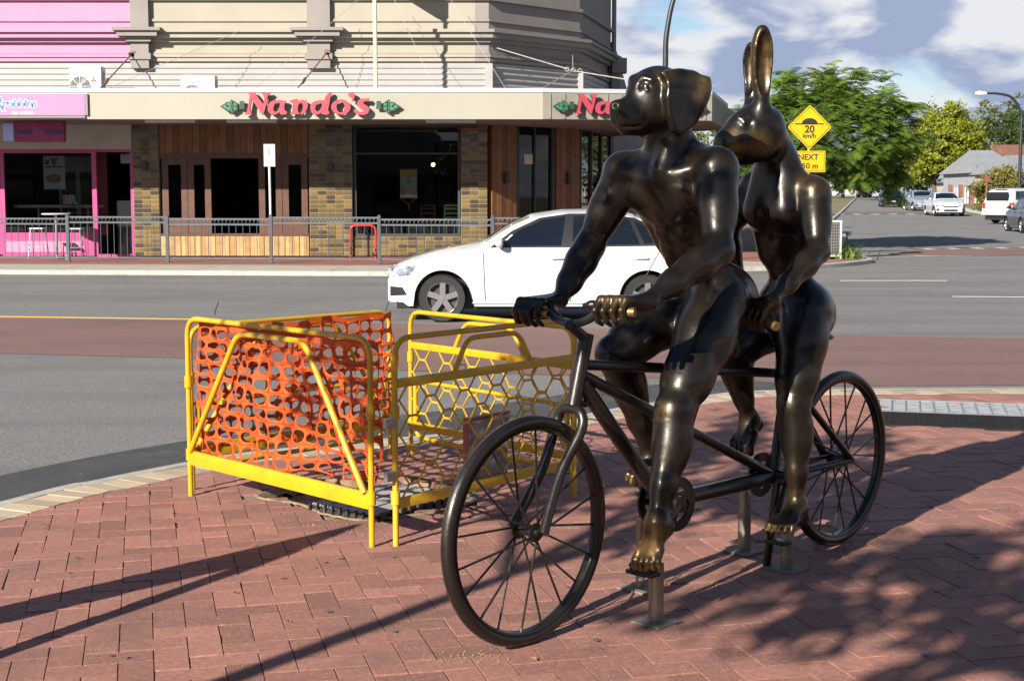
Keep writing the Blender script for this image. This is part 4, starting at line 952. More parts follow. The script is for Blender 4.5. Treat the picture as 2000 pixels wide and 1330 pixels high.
class Shape:
    """body surface from a side profile; x runs from the nose to the tail"""
    def __init__(s, top, L, W, wx, rw, zb=0.97, sill=0.21, plan=None, fw=(0.70, 0.76), boxy=0.0):
        s.tx = [p[0] for p in top]; s.tz = [p[1] for p in top]; s.L = L; s.W = W; s.wx = wx; s.rw = rw; s.zb = zb; s.sill = sill; s.fw = fw; s.boxy = boxy
    def ztop(s, x): return float(np.interp(x, s.tx, s.tz))
    def w(s, x):
        a = min(1.0, (x+0.04)/0.75); b = min(1.0, (s.L-x+0.04)/0.75); f = s.fw[0]+(1-s.fw[0])*math.sin(a*math.pi/2)**0.75; g = s.fw[1]+(1-s.fw[1])*math.sin(b*math.pi/2)**0.75
        return s.W*min(f, g)
    def zbot(s, x):
        z = s.sill+(0.05 if x < 0.25 or x > s.L-0.3 else 0)
        for c in s.wx:
            R_ = s.rw+0.055
            if abs(x-c) < R_: z = max(z, s.rw+math.sqrt(R_*R_-(x-c)**2)*1.0)
        return z
    def zs(s, x): return min(s.zb+0.03*x/s.L, s.ztop(x)-0.075)
    def side(s, x, z):
        W = s.w(x); zs = s.zs(x); zt = s.ztop(x); ze = zt-0.055
        if z <= zs:
            return W*(0.995-0.10*max(0, (0.52-z)/0.4)**2-0.050*max(0, (z-0.60)/0.4)**2)
        t = min(1, (z-zs)/max(0.02, ze-zs)); g = min(1, max(0, (zt-zs-0.075)/0.42)); wb = W*(0.995-0.050*max(0, (zs-0.60)/0.4)**2)
        return wb*(1-(0.085+(0.185-s.boxy)*g)*t**1.25)
    def section(s, x, n1=11, n2=9, n3=9):
        zb_, zs, zt = s.zbot(x), s.zs(x), s.ztop(x); ze = zt-0.055; zb_ = min(zb_, zs-0.02); P = []
        for k in range(n1): z = zb_+(zs-zb_)*k/(n1-1); P.append((s.side(x, z), z))
        for k in range(1, n2): z = zs+(ze-zs)*k/(n2-1); P.append((s.side(x, z), z))
        yr = P[-1][0]
        for k in range(1, n3): y = yr*(1-(k/(n3-1)))**1.0; P.append((y, zt-0.055*(y/yr)**3.2))
        return P
    def topz(s, x, y):
        zt = s.ztop(x); yr = s.side(x, zt-0.055); return zt-0.055*min(1, abs(y)/yr)**3.2
def poly_patch(pts, fn, n=10, grow=0.0):
    """fan/grid patch of a polygon (a,b) mapped by fn to 3D"""
    q = MB(); P = [np.array(p, float) for p in pts]; c = np.mean(P, axis=0); m_ = len(P)
    rings = 5; q.v.append(fn(*c)); dense = []
    for i in range(m_):
        for k in range(4): dense.append(P[i]+(P[(i+1) % m_]-P[i])*k/4)
    D = len(dense)
    for r_ in range(1, rings+1):
        for p in dense: q.v.append(tuple(fn(*(c+(p-c)*r_/rings))))
    for k in range(D): q.f.append((0, 1+k, 1+(k+1) % D))
    for r_ in range(1, rings):
        for k in range(D): a = 1+(r_-1)*D; b = 1+r_*D; q.f.append((a+k, b+k, b+(k+1) % D, a+(k+1) % D))
    q.m = [0]*len(q.f); return q
def make_car(name, sh, m_body, label, group, windows, ws, rw_, lamps=True, det=True, extra=None, spokes=5):
    root = empty(name, (0, 0, 0), 0, label, 'car', group)
    xs_ = sorted(set(list(np.linspace(0, sh.L, 70 if det else 44))+[c+sh.rw*1.16*math.sin(a) for c in sh.wx for a in np.linspace(-1.52, 1.52, 17)]+list(sh.tx)))
    xs_ = [x for i, x in enumerate(xs_) if i == 0 or x-xs_[i-1] > 0.004]
    q = MB(); S = [sh.section(x) for x in xs_]; n = len(S[0])
    for x, sec in zip(xs_, S):
        for (y, z) in sec: q.v.append((x, -y, z))
        for (y, z) in reversed(sec[:-1]): q.v.append((x, y, z))
    m2 = 2*n-1
    for i in range(len(xs_)-1):
        for k in range(m2-1): a = i*m2+k; q.f.append((a, a+1, a+m2+1, a+m2)); q.m.append(0)
    q.f.append(tuple(range(m2))); q.m.append(0); e = (len(xs_)-1)*m2; q.f.append(tuple(e+k for k in range(m2))); q.m.append(0)
    q.build('body', m_body, root, smooth=True)
    q = MB(); q.box(0.12, sh.L-0.12, -sh.W*0.80, sh.W*0.80, 0.17, 0.62); q.build('underbody', m_trim, root)
    R_ = sh.rw
    for cx in sh.wx:
        for s_ in (-1, 1):
            wh = empty('wheel'); wh.parent = root; yo = s_*(sh.W-0.115); wh.location = (cx, yo, R_)
            q = MB(); q.lathe([(R_*0.66, -0.10), (R_*0.93, -0.105), (R_, -0.07), (R_, 0.07), (R_*0.93, 0.105), (R_*0.66, 0.10)], 36, ax=(0, 1, 0)); q.build('tyre', m_tyre, wh, smooth=True)
            q = MB(); f = s_*0.085
            q.lathe([(R_*0.67, f*0.2), (R_*0.69, f*1.12), (R_*0.65, f*1.15), (R_*0.60, f*0.7), (R_*0.58, f*0.2)], 36, ax=(0, 1, 0))
            q.lathe([(0.001, f*1.08), (R_*0.17, f*1.05), (R_*0.19, f*0.8)], 18, ax=(0, 1, 0)); 
            if det:
                for k in range(spokes):
                    a = 2*math.pi*k/spokes+0.3; ca_, sa_ = math.cos(a), math.sin(a); p0 = np.array((R_*0.14*ca_, f*0.95, R_*0.14*sa_)); p1 = np.array((R_*0.64*ca_, f*0.95, R_*0.64*sa_)); q.bar(p0, p1, 0.075, 0.02, up=(0, 1, 0))
            q.build('rim', m_alloy, wh, smooth=True)
            q = MB(); q.lathe([(0.001, f*0.30), (R_*0.60, f*0.30)], 24, ax=(0, 1, 0)); q.build('brake_disc', m_seam, wh)
            q = MB(); q.lathe([(R_+0.054, s_*0.125), (R_+0.054, -s_*0.35)], 30, ax=(0, 1, 0)); q.v = [v for v in q.v]
            q.f = [f_ for f_ in q.f if sum(q.v[i][2] for i in f_) > -0.4]; q.m = [0]*len(q.f); q.build('wheel_arch', m_trim, wh)
    for s_ in (-1, 1):
        for (kind, poly) in windows:
            q = poly_patch(poly, lambda x, z: (x, s_*(sh.side(x, z)+(0.006 if kind == 'glass' else 0.003)), z)); q.build('side_window' if kind == 'glass' else 'window_surround', m_glass if kind == 'glass' else m_trim, root, smooth='all')
    for nm, (xa, xb, xc, xd, fy) in (('windscreen', ws), ('rear_window', rw_)):
        def f_(x, v): y = v*fy*sh.side(x, sh.ztop(x)-0.055); return (x, y, sh.topz(x, y)+0.005)
        poly_patch([(xa, -1), (xb, -0.97), (xb, 0.97), (xa, 1)] if nm == 'windscreen' else [(xb, -1), (xa, -0.97), (xa, 0.97), (xb, 1)], f_).build(nm, m_glass, root, smooth='all')
    if extra: extra(root, sh)
    return root
SEDAN = [(0, 0.62), (0.03, 0.70), (0.12, 0.775), (0.30, 0.85), (0.63, 0.945), (1.03, 1.02), (1.24, 1.055), (1.45, 1.19), (1.64, 1.305), (1.91, 1.425), (2.32, 1.485), (2.75, 1.495), (3.15, 1.465), (3.50, 1.37), (3.85, 1.215), (4.05, 1.125), (4.40, 1.105), (4.62, 1.06), (4.70, 0.92)]
SEDW = [('trim', [(1.36, 0.985), (1.66, 1.21), (2.02, 1.375), (2.40, 1.43), (2.85, 1.435), (3.28, 1.375), (3.62, 1.22), (3.74, 1.06), (3.60, 1.01), (2.4, 0.99)]),
        ('glass', [(1.50, 1.005), (1.72, 1.20), (2.05, 1.345), (2.36, 1.395), (2.30, 1.015)]),
        ('glass', [(2.47, 1.40), (2.85, 1.405), (3.20, 1.355), (3.34, 1.03), (2.45, 1.015)]),
        ('glass', [(3.27, 1.335), (3.54, 1.215), (3.66, 1.07), (3.40, 1.035)])]
def sedan_extra(body):
    def f(root, sh):
        for s_ in (-1, 1):
            m3 = lambda o=0.004: (lambda x, z: (x, s_*(sh.side(x, z)+o), z))
            poly_patch([(0.055, 0.60), (0.30, 0.615), (0.40, 0.755), (0.13, 0.735)], m3(0.004)).build('headlight', m_lamp, root, smooth='all')
            poly_patch([(sh.L-0.42, 0.80), (sh.L-0.05, 0.78), (sh.L-0.05, 0.95), (sh.L-0.38, 0.97)], m3(0.004)).build('tail_light', m_tail, root, smooth='all')
            poly_patch([(0.03, 0.34), (0.26, 0.36), (0.20, 0.46), (0.03, 0.47)], m3(0.004)).build('bumper_intake', m_trim, root, smooth='all')
            for x0, z0, x1, z1 in ((1.30, 0.30, 1.27, 0.99), (2.42, 0.27, 2.43, 0.99), (3.42, 0.62, 3.62, 0.99)):
                q = MB(); pts = [(x0+(x1-x0)*t, z0+(z1-z0)*t) for t in np.linspace(0, 1, 9)]; q.tube([(x, s_*(sh.side(x, z)+0.0005), z) for x, z in pts], 0.006, 5); q.build('door_gap', m_seam, root)
            for hx in (2.16, 3.26):
                q = MB(); q.tube([(hx, s_*(sh.side(hx, .84)), .845), (hx+.03, s_*(sh.side(hx, .84)+.03), .85), (hx+.17, s_*(sh.side(hx+.2, .84)+.03), .85), (hx+.20, s_*(sh.side(hx+.2, .84)), .845)], 0.014, 8); q.build('door_handle', body, root, smooth=True)
            q = MB(); y = s_*(sh.side(1.50, 1.0)); bm_ = bmesh.new(); bmesh.ops.create_uvsphere(bm_, u_segments=14, v_segments=10, radius=1)
            for v in bm_.verts: v.co = Vector((1.50+v.co.x*0.075*(1 if v.co.x < 0 else 0.55), y+s_*0.11+v.co.y*0.105, 1.055+v.co.z*0.070))
            q.bm(bm_); q.build('mirror', body, root, smooth='all')
            q = MB(); q.bar((1.49, y-s_*0.02, 0.995), (1.49, y+s_*0.07, 1.02), 0.05, 0.03); q.build('mirror_arm', m_trim, root)
            q = MB(); q.tube([(x, s_*(sh.side(x, 0.26)+0.002), 0.26) for x in np.linspace(1.12, 3.3, 12)], 0.012, 6); q.build('sill_trim', body, root, smooth=True)
        q = MB(); q.box(-0.014, 0.02, -0.42, 0.42, 0.55, 0.62, bev=0.006); q.box(-0.012, 0.02, -0.40, 0.40, 0.30, 0.42, bev=0.006); q.build('grille', m_trim, root)
        q = MB(); q.box(-0.020, 0.0, -0.19, 0.19, 0.44, 0.54, bev=0.003); q.build('number_plate', m_plt, root)
        q = MB(); q.box(sh.L-0.02, sh.L+0.012, -0.20, 0.20, 0.62, 0.72, bev=0.003); q.build('number_plate', m_plt, root)
        for s_ in (-1, 1): q = MB(); q.box(-0.004, 0.05, s_*0.50-0.13, s_*0.50+0.13, 0.60, 0.71, bev=0.012); q.build('headlight', m_lamp, root, smooth=True)
    return f
shs = Shape(SEDAN, 4.70, 0.90, (0.735, 3.44), 0.318)
def sedan(m_body, label, group=None, det=True): return make_car('parked_car' if group else 'white_sedan', shs, m_body, label, group, SEDW, (1.30, 1.88, 0, 0, 0.90), (3.28, 3.98, 0, 0, 0.86), det=det, extra=sedan_extra(m_body))
car = sedan(paint('white_paint', (0.50, 0.50, 0.51)), 'white four-door sedan driving past on the road behind the statue')
cg = gnd(865, 629, ROADZ)
car.location = (cg[0]-0.735, cg[1]+0.80, ROADZ); car.rotation_euler = (0, 0, 0)
# ============================================================ FAR PAVEMENT
m_conc = mat('footpath_concrete', (0.36, 0.33, 0.27), (0.30, 0.275, 0.225), scale=1.5, rough=0.9, bump=0.2, bscale=60, grime=(0.8, 0.55, (0.30, 0.27, 0.22), 0.6))
m_redpav = mat('far_red_paving', (0.21, 0.085, 0.065), (0.27, 0.115, 0.088), scale=3, rough=0.85, bump=0.3, bscale=9)
edge = spline([(-60, 33.5), (-30, 32.0)]+[tuple(gnd(*p)[:2]) for p in ((0, 527), (400, 528.5), (760, 530), (1200, 527), (1462, 521))]+[(6.9, 32.9), (8.7, 35.3), (9.25, 36.9), (9.0, 38.6), (9.6, 42.0)]+[(13.0, 56.0), (15.5, 70), (23, 100), (30.5, 130), (48, 200)], 6)
edge = np.array([e[:2] for e in edge])
def up(p, z): return (p[0], p[1], z+rise(p[1]))
fp = empty('far_pavement'); tag(fp, kind='structure')
q = MB(); ei = offset(edge, -0.16)                     # kerb stone
for i in range(len(edge)): q.v += [up(edge[i], ROADZ-0.03), up(edge[i], -0.012), up(edge[i]+(ei[i]-edge[i])*0.15, 0.0), up(ei[i], 0.0)]
for i in range(len(edge)-1):
    for k in range(3): a = i*4+k; q.f.append((a, a+1, a+5, a+4)); q.m.append(0)
q.build('kerb_stone', m_kerb, fp, smooth=True)
def band(nm, d0, d1, z, m, i0=0, i1=None):
    a = offset(edge, d0)[i0:i1]; b = offset(edge, d1)[i0:i1]; q = MB()
    for i in range(len(a)): q.v += [up(a[i], z), up(b[i], z)]
    for i in range(len(a)-1): q.f.append((2*i, 2*i+2, 2*i+3, 2*i+1)); q.m.append(0)
    return q.build(nm, m, fp)
nose = next(i for i in range(len(edge)) if edge[i][1] > 42)
# slabs of concrete footpath along the main road, red paving behind
L_e = np.concatenate([[0], np.cumsum(np.linalg.norm(np.diff(edge, axis=0), axis=1))])
def at_len(s_, cu): i = np.interp(s_, L_e, np.arange(len(L_e))); i0 = int(i); f = i-i0; return cu[i0]*(1-f)+cu[min(i0+1, len(cu)-1)]*f
e0, e1 = offset(edge, -0.16), offset(edge, -2.6); e2 = offset(edge, -2.6)
iS = next(i for i in range(len(edge)) if edge[i][0] > -17); iE = next(i for i in range(len(edge)) if edge[i][0] > 5.0)
s_ = L_e[iS]
while s_ < L_e[iE]:
    P4 = [at_len(s_+0.01, e0), at_len(s_+2.99, e0), at_len(s_+2.99, e1), at_len(s_+0.01, e1)]
    q = MB(); q.add([(p[0], p[1], -0.09) for p in P4]+[(p[0], p[1], -0.002) for p in P4], [(4, 5, 6, 7), (0, 1, 5, 4), (1, 2, 6, 5), (2, 3, 7, 6), (3, 0, 4, 7)]); q.build('concrete_slab', m_conc, fp); s_ += 3.0
poly = [tuple(p) for p in e0[:iS+1]]+[tuple(p) for p in e2[iS:iE]]+[tuple(p) for p in e0[iE:nose+1]]+[(2.0, 46), (-60, 46)]
q = MB(); q.add([(p[0], p[1], -0.008) for p in poly], [tuple(range(len(poly)))]); q.build('red_paving', m_redpav, fp)
sheet('side_street', [tuple(p) for p in edge[nose:]]+[(57, 200), (39, 130), (31.5, 100), (25.6, 69), (30, 58), (60, 50), (60, 44.0)], ROADZ+0.0, m_asph, sloped=True)

# ============================================================ SHOP BUILDING
FY = 37.5; AY = 34.5
def fx_(px, Y=FY): return (px-1000)/FPX*Y/math.cos(PITCH)*1.0
def fx_(px, Y=FY): return float(atY(px, 385, Y)[0])
def fz(py, Y=FY): return float(atY(1000, py, Y)[2])
m_cream = mat('cream_render', (0.30, 0.275, 0.228), (0.275, 0.25, 0.205), scale=1.2, rough=0.85, bump=0.12, bscale=30, grime=(1.1, 0.60, (0.22, 0.195, 0.155), 0.5))
m_greyr = mat('grey_render', (0.215, 0.195, 0.182), (0.19, 0.172, 0.16), scale=1.5, rough=0.85, bump=0.12, bscale=30)
m_pinkr = mat('pink_render', (0.42, 0.190, 0.300), (0.40, 0.175, 0.285), scale=1.0, rough=0.75, bump=0.1, bscale=30)
m_corr = mat('corrugated_sheet', (0.29, 0.278, 0.272), (0.265, 0.255, 0.25), scale=2, rough=0.55, metal=0.1)
m_fasc = mat('cream_fascia', (0.275, 0.262, 0.212), (0.262, 0.248, 0.20), scale=0.9, rough=0.6, grime=(1.6, 0.66, (0.26, 0.22, 0.15), 0.4))
m_flash = mat('white_flashing', (0.36, 0.37, 0.39), rough=0.45)
m_soff = mat('soffit', (0.16, 0.155, 0.145), (0.12, 0.115, 0.105), scale=2, rough=0.9)
m_timb = mat('timber_cladding', (0.30, 0.12, 0.035), (0.21, 0.075, 0.022), scale=3.5, rough=0.5, attr=None)
m_timl = mat('pale_timber', (0.48, 0.30, 0.11), (0.36, 0.20, 0.07), scale=4, rough=0.6)
m_brown = mat('brown_frame', (0.095, 0.038, 0.019), (0.065, 0.026, 0.014), scale=6, rough=0.45)
m_tileb = mat('glazed_tile', (0.20, 0.145, 0.055), (0.12, 0.085, 0.035), scale=5, rough=0.22, coat=0.3)
TILES = [mat('glazed_tile_%s' % n_, c_, c2_, scale=7, rough=0.24, coat=0.3) for n_, c_, c2_ in (('olive', (0.125, 0.092, 0.036), (0.085, 0.062, 0.026)), ('brown', (0.065, 0.045, 0.024), (0.04, 0.03, 0.02)), ('ochre', (0.18, 0.125, 0.045), (0.14, 0.095, 0.04)))]
m_grout = mat('tile_joint', (0.30, 0.26, 0.19), rough=0.9)
m_pinkf = mat('pink_frame', (0.36, 0.045, 0.175), (0.32, 0.04, 0.155), scale=4, rough=0.4)
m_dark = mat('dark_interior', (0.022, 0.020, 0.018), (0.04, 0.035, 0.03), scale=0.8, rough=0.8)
m_white2 = mat('white_enamel', (0.50, 0.50, 0.50), (0.46, 0.46, 0.46), scale=3, rough=0.4)
m_dk = mat('dark_metal', (0.03, 0.03, 0.033), rough=0.5)
def pane_mat(name, tint, refl=1.0):
    m = bpy.data.materials.new(name); m.use_nodes = True; t = m.node_tree; n = t.nodes; L = t.links; n.remove(n['Principled BSDF'])
    a = n.new('ShaderNodeBsdfTransparent'); a.inputs[0].default_value = (*tint, 1); g = n.new('ShaderNodeBsdfGlossy'); g.inputs['Roughness'].default_value = 0.015
    f = n.new('ShaderNodeFresnel'); f.inputs[0].default_value = 1.5; x = n.new('ShaderNodeMixShader'); L.new(f.outputs[0], x.inputs[0]); L.new(a.outputs[0], x.inputs[1]); L.new(g.outputs[0], x.inputs[2])
    L.new(x.outputs[0], n['Material Output'].inputs[0]); return m
m_pane = pane_mat('shop_glass', (0.74, 0.76, 0.75))

bld = empty('corner_building', (0, FY, 0), 0, 'two-storey cream and grey corner building with a long awning and tiled pilasters', 'building')
pink = empty('pink_shop', (0, FY, 0), 0, 'pink painted shop unit joined to the left end of the corner building', 'building')
def BX(nm, par, m, x0, x1, z0, z1, y0, y1, bev=0.0):   # y measured forward (towards the street) from the facade plane
    q = MB(); q.box(x0, x1, -y1, -y0, z0, z1, bev=bev); return q.build(nm, m, par)
XL, XP, XC = -18.0, fx_(262), fx_(955)                 # left end, party wall, start of the cut corner
ztop = 9.2; zcorr = fz(125)
D1 = np.array([math.sin(math.radians(45)), math.cos(math.radians(45))]); LC = 3.47; D2 = np.array([0.24, 0.97]); D2 /= np.linalg.norm(D2)
P0 = np.array([XC, 0.0]); P1 = P0+D1*LC; P2 = P1+D2*4.9     # local plan points (y away from the street)
def course(nm, par, m, z0, z1, proj, segs):
    """moulding that follows the plan line; proj = how far it stands out"""
    pts = [np.array(p) for p in segs]; outp = []
    for i, p in enumerate(pts):
        ns = []
        if i > 0: d = pts[i]-pts[i-1]; d = d/np.linalg.norm(d); ns.append(np.array([d[1], -d[0]]))
        if i < len(pts)-1: d = pts[i+1]-pts[i]; d = d/np.linalg.norm(d); ns.append(np.array([d[1], -d[0]]))
        nn = sum(ns); nn = nn/np.linalg.norm(nn); k = 1/max(0.5, nn@ns[0]); outp.append(p+nn*proj*k)
    q = MB(); n = len(pts); back = [p-np.array([0, 0])*0 for p in pts]
    for i in range(n):
        b = pts[i]+(pts[i]-outp[i])/np.linalg.norm(pts[i]-outp[i])*0.15
        q.v += [(outp[i][0], outp[i][1], z0), (outp[i][0], outp[i][1], z1), (b[0], b[1], z1), (b[0], b[1], z0)]
    for i in range(n-1):
        for k in range(4): a = i*4; b = (i+1)*4; q.f.append((a+k, a+(k+1) % 4, b+(k+1) % 4, b+k)); q.m.append(0)
    q.f += [(0, 1, 2, 3), tuple((n-1)*4+k for k in (3, 2, 1, 0))]; q.m += [0, 0]
    return q.build(nm, m, par)
cre = [(XP, 0), P0-np.array([0.35, 0])]; gre = [P0-np.array([0.35, 0]), P0, P1, P2]; pk = [(XL, 0), (XP, 0)]
for par, m, sg_ in ((pink, m_pinkr, pk), (bld, m_cream, cre), (bld, m_greyr, gre)):
    course('upper_wall', par, m, zcorr, ztop, 0.0, sg_)
    course('moulding', par, m, fz(121), fz(114), 0.07, sg_); course('moulding', par, m, fz(113), fz(107), 0.11, sg_); course('moulding', par, m, fz(106), fz(102), 0.05, sg_)
    course('cornice', par, m, fz(84), fz(76), 0.12, sg_); course('cornice', par, m, fz(76.2), fz(66), 0.27, sg_); course('cornice', par, m, fz(66.2), fz(60), 0.36, sg_)
    course('string_course', par, m, fz(43), fz(38), 0.05, sg_); course('string_course', par, m, fz(2), fz(-5), 0.10, sg_); course('parapet_cap', par, m, ztop-0.25, ztop, 0.15, sg_)
# corrugated band above the awning
def corr(par, a, b, z0, z1, n):
    a = np.array(a); b = np.array(b); d = (b-a)/np.linalg.norm(b-a); nn = np.array([d[1], -d[0]]); q = MB(); prof = []
    for k in range(n*8+1): t_ = k/(n*8); prof.append((0.02+0.035*max(0, math.sin(2*math.pi*(t_*n)))**0.6, z0+(z1-z0)*t_))
    for (o, z) in prof: q.v += [(a[0]+nn[0]*o, a[1]+nn[1]*o, z), (b[0]+nn[0]*o, b[1]+nn[1]*o, z)]
    for k in range(len(prof)-1): q.f.append((2*k, 2*k+1, 2*k+3, 2*k+2)); q.m.append(0)
    q.build('corrugated_sheet', m_corr, par, smooth=True)
corr(pink, (XL, 0), (XP, 0), 3.5, zcorr+0.01, 10); corr(bld, (XP, 0), P0-np.array([0.1, 0]), 3.5, zcorr+0.01, 10); corr(bld, P0+D1*0.05, P1-D1*0.12, 3.5, zcorr+0.01, 10); corr(bld, P1+D2*0.1, P2, 3.5, zcorr+0.01, 10)
for p in (P0, P1):
    q = MB(); q.box(p[0]-0.10, p[0]+0.10, p[1]-0.10, p[1]+0.06, 3.5, zcorr); q.build('corner_post', m_corr, bld)
# pilasters of the upper storey
for par, xa, xb in ((bld, fx_(266), fx_(301)), (bld, fx_(606), fx_(650))):
    BX('upper_pilaster', par, m_greyr, xa, xb, fz(135), fz(84), 0, 0.20); BX('upper_pilaster', par, m_greyr, xa, xb, fz(58), ztop, 0, 0.16)
    BX('pilaster_foot', par, m_greyr, xa-0.06, xb+0.06, fz(118), fz(106), 0, 0.25)
    w_ = 0.28
    BX('capital', par, m_greyr, xa-0.08, xb+0.08, fz(84), fz(74), 0.0, 0.30); BX('capital', par, m_greyr, xa-w_, xb+w_, fz(74.2), fz(64), 0.0, 0.46); BX('capital', par, m_greyr, xa-w_-0.1, xb+w_+0.1, fz(64.2), fz(58), 0.0, 0.54)
# dark bracket at the far end of the cut corner
q = MB(); c_ = P2+np.array([0.1, -0.2]); q.box(c_[0]-0.1, c_[0]+0.35, c_[1]-0.5, c_[1], fz(100), fz(66)); q.box(c_[0]-0.1, c_[0]+0.15, c_[1]-0.3, c_[1], fz(135), fz(100)); q.build('end_bracket', m_greyr, bld)
q = MB(); q.tube([(P2[0]+0.1, P2[1], 3.5), (P2[0]+0.1, P2[1], ztop)], 0.07, 8); q.build('downpipe', m_greyr, bld)
# body of the building behind
q = MB(); q.box(XL, P0[0]-0.05, 7.2, 12, 0, ztop-0.3); q.box(XL, XL+0.3, 0.16, 12, 0, ztop-0.3); q.build('rear_block', m_greyr, bld)
BX('roof_deck', bld, m_greyr, XL+0.3, P0[0]-0.05, ztop-0.8, ztop-0.6, -7.2, -0.16)
q = MB(); q.prism([(0, 0), (P1-P0)[:2], (P2-P0)[:2], (P2-P0+np.array([-2, 5]))[:2], (0, 12)], (P0[0], 0.18, ztop-0.8), (1, 0, 0), (0, 1, 0), (0, 0, 0.1)); q.build('roof_deck', m_greyr, bld)
# grey neighbour wall with a sloping top along the side street
nb = empty('grey_neighbour', (0, FY, 0), 0, 'plain grey gabled building beyond the corner, behind the dog-headed rider', 'building')
n0 = P2+np.array([0.12, 0.2]); n1 = n0+D2*9; q = MB(); zg = 1.2
tops = [(0, fz(110, 45)+0.6), (0.35, fz(150, 45)+0.4), (1.0, 4.6)]
q.add([(n0[0], n0[1], 0), (n1[0], n1[1], 0), (n1[0], n1[1], 4.4), (n0[0]+(n1-n0)[0]*0.33, n0[1]+(n1-n0)[1]*0.33, 4.8), (n0[0], n0[1], 6.3)]+[(n0[0]-6, n0[1]+1.5, 0), (n1[0]-6, n1[1]+1.5, 0), (n1[0]-6, n1[1]+1.5, 4.4), (n0[0]+(n1-n0)[0]*0.33-6, n0[1]+(n1-n0)[1]*0.33+1.5, 4.8), (n0[0]-6, n0[1]+1.5, 6.3)],
      [(0, 1, 2, 3, 4), (9, 8, 7, 6, 5), (0, 5, 6, 1), (1, 6, 7, 2), (2, 7, 8, 3), (3, 8, 9, 4), (4, 9, 5, 0)]); q.build('wall', m_greyr, nb)

# ---------------- awning
aw_pts = [np.array([XL, AY-FY]), np.array([fx_(178, AY), AY-FY]), np.array([fx_(1060, AY), AY-FY]), np.array([4.87, 35.3-FY]), np.array([6.0, 40.3-FY]), np.array([7.6, 47-FY])]
za0, za1 = fz(233, AY), fz(181, AY)
def fascia(par, a, b, m, z0, z1, nm='fascia', th=0.08):
    d = (b-a)/np.linalg.norm(b-a); nn = np.array([d[1], -d[0]]); q = MB(); c_ = (a+b)/2-nn*th/2
    q.obox((c_[0], c_[1], (z0+z1)/2), (*(d*np.linalg.norm(b-a)/2), 0), (*(nn*th/2), 0), (0, 0, (z1-z0)/2)); return q.build(nm, m, par)
m_fasg = mat('grey_fascia', (0.22, 0.205, 0.165), (0.18, 0.168, 0.14), scale=1.5, rough=0.6)
m_pinks = mat('pink_sign', (0.38, 0.15, 0.28), (0.37, 0.155, 0.28), scale=0.5, rough=0.4)
fascia(pink, aw_pts[0], aw_pts[1], m_flash, za0, za1); fascia(bld, aw_pts[1]+np.array([0.004, 0]), aw_pts[2], m_fasc, za0-0.004, za1)
fascia(bld, aw_pts[2], aw_pts[3], m_fasg, za0, za1); fascia(bld, aw_pts[3], aw_pts[4], m_fasg, za0+0.01, za1); fascia(bld, aw_pts[4], aw_pts[5], m_fasg, za0+0.01, za1)
for k in range(12):
    a, b = aw_pts[2], aw_pts[3]; p = a+(b-a)*(k+0.5)/12; d = (b-a)/np.linalg.norm(b-a); nn = np.array([d[1], -d[0]]); q = MB(); q.obox((p[0]+nn[0]*0.012, p[1]+nn[1]*0.012, (za0+za1)/2), (d[0]*0.02, d[1]*0.02, 0), (nn[0]*0.012, nn[1]*0.012, 0), (0, 0, (za1-za0)/2-0.02)); q.build('fascia_rib', m_fasg, bld)
for i, par in ((0, pink), (1, bld), (2, bld), (3, bld)): fascia(par, aw_pts[i]+np.array([0, -0.02]), aw_pts[i+1]+np.array([0, -0.02]), m_flash, za1+0.002, za1+0.10, 'gutter', 0.14)
for par, pts in ((pink, [(XL, 0), (XP, 0), aw_pts[1]+np.array([0, 0.08]), aw_pts[0]+np.array([0, 0.08])]), (bld, [(XP, 0), P0, P1, P2, aw_pts[4]+np.array([-0.1, 0]), aw_pts[3]+np.array([-0.08, 0.08]), aw_pts[2]+np.array([0, 0.09]), aw_pts[1]+np.array([0.0, 0.08])])):
    for nm, z, m in (('soffit', za0+0.012, m_soff), ('awning_roof', za1-0.10, m_corr)):
        q = MB(); q.prism([tuple(p[:2]) for p in pts], (0, 0, z), (1, 0, 0), (0, 1, 0), (0, 0, 0.02)); q.build(nm, m, par)
for px in (330, 490, 880):       # tube lights under the awning
    q = MB(); x = fx_(px, AY); q.box(x-0.6, x+0.6, AY-FY+0.25, AY-FY+0.40, za0-0.07, za0+0.008, bev=0.01); q.build('tube_light', m_white2, bld)
for p in (aw_pts[4], aw_pts[5]-D2*2.5):
    q = MB(); q.tube([(p[0]-0.25, p[1], 0.0), (p[0]-0.25, p[1], za0)], 0.06, 10); q.build('awning_post', m_dk, bld)
# stays with turnbuckles
def stay(a, b, par):
    a = np.array(a); b = np.array(b); q = MB(); q.tube([a, b], 0.018, 6); m_ = a+(b-a)*0.72; d = (b-a)/np.linalg.norm(b-a)
    sd = np.cross(d, (1, 0, 0)); sd /= np.linalg.norm(sd)
    for s_ in (-1, 1): q.tube([m_-d*0.14, m_-d*0.09+sd*s_*0.045, m_+d*0.09+sd*s_*0.045, m_+d*0.14], 0.014, 6)
    q.box(a[0]-0.07, a[0]+0.07, a[1]-0.03, a[1]+0.02, a[2]-0.07, a[2]+0.07); q.build('stay_rod', m_rust, par)
m_rust = mat('rusty_stay', (0.20, 0.11, 0.08), (0.13, 0.08, 0.06), scale=10, rough=0.7)
stay((fx_(269), -0.22, fz(108)), (fx_(195, AY+0.4), AY-FY+0.35, za1+0.02), pink); stay((fx_(645), -0.22, fz(104)), (fx_(578, AY+0.4), AY-FY+0.35, za1+0.02), bld)
m_rustg = mat('weathered_stay', (0.34, 0.31, 0.28), (0.26, 0.23, 0.2), scale=9, rough=0.6)
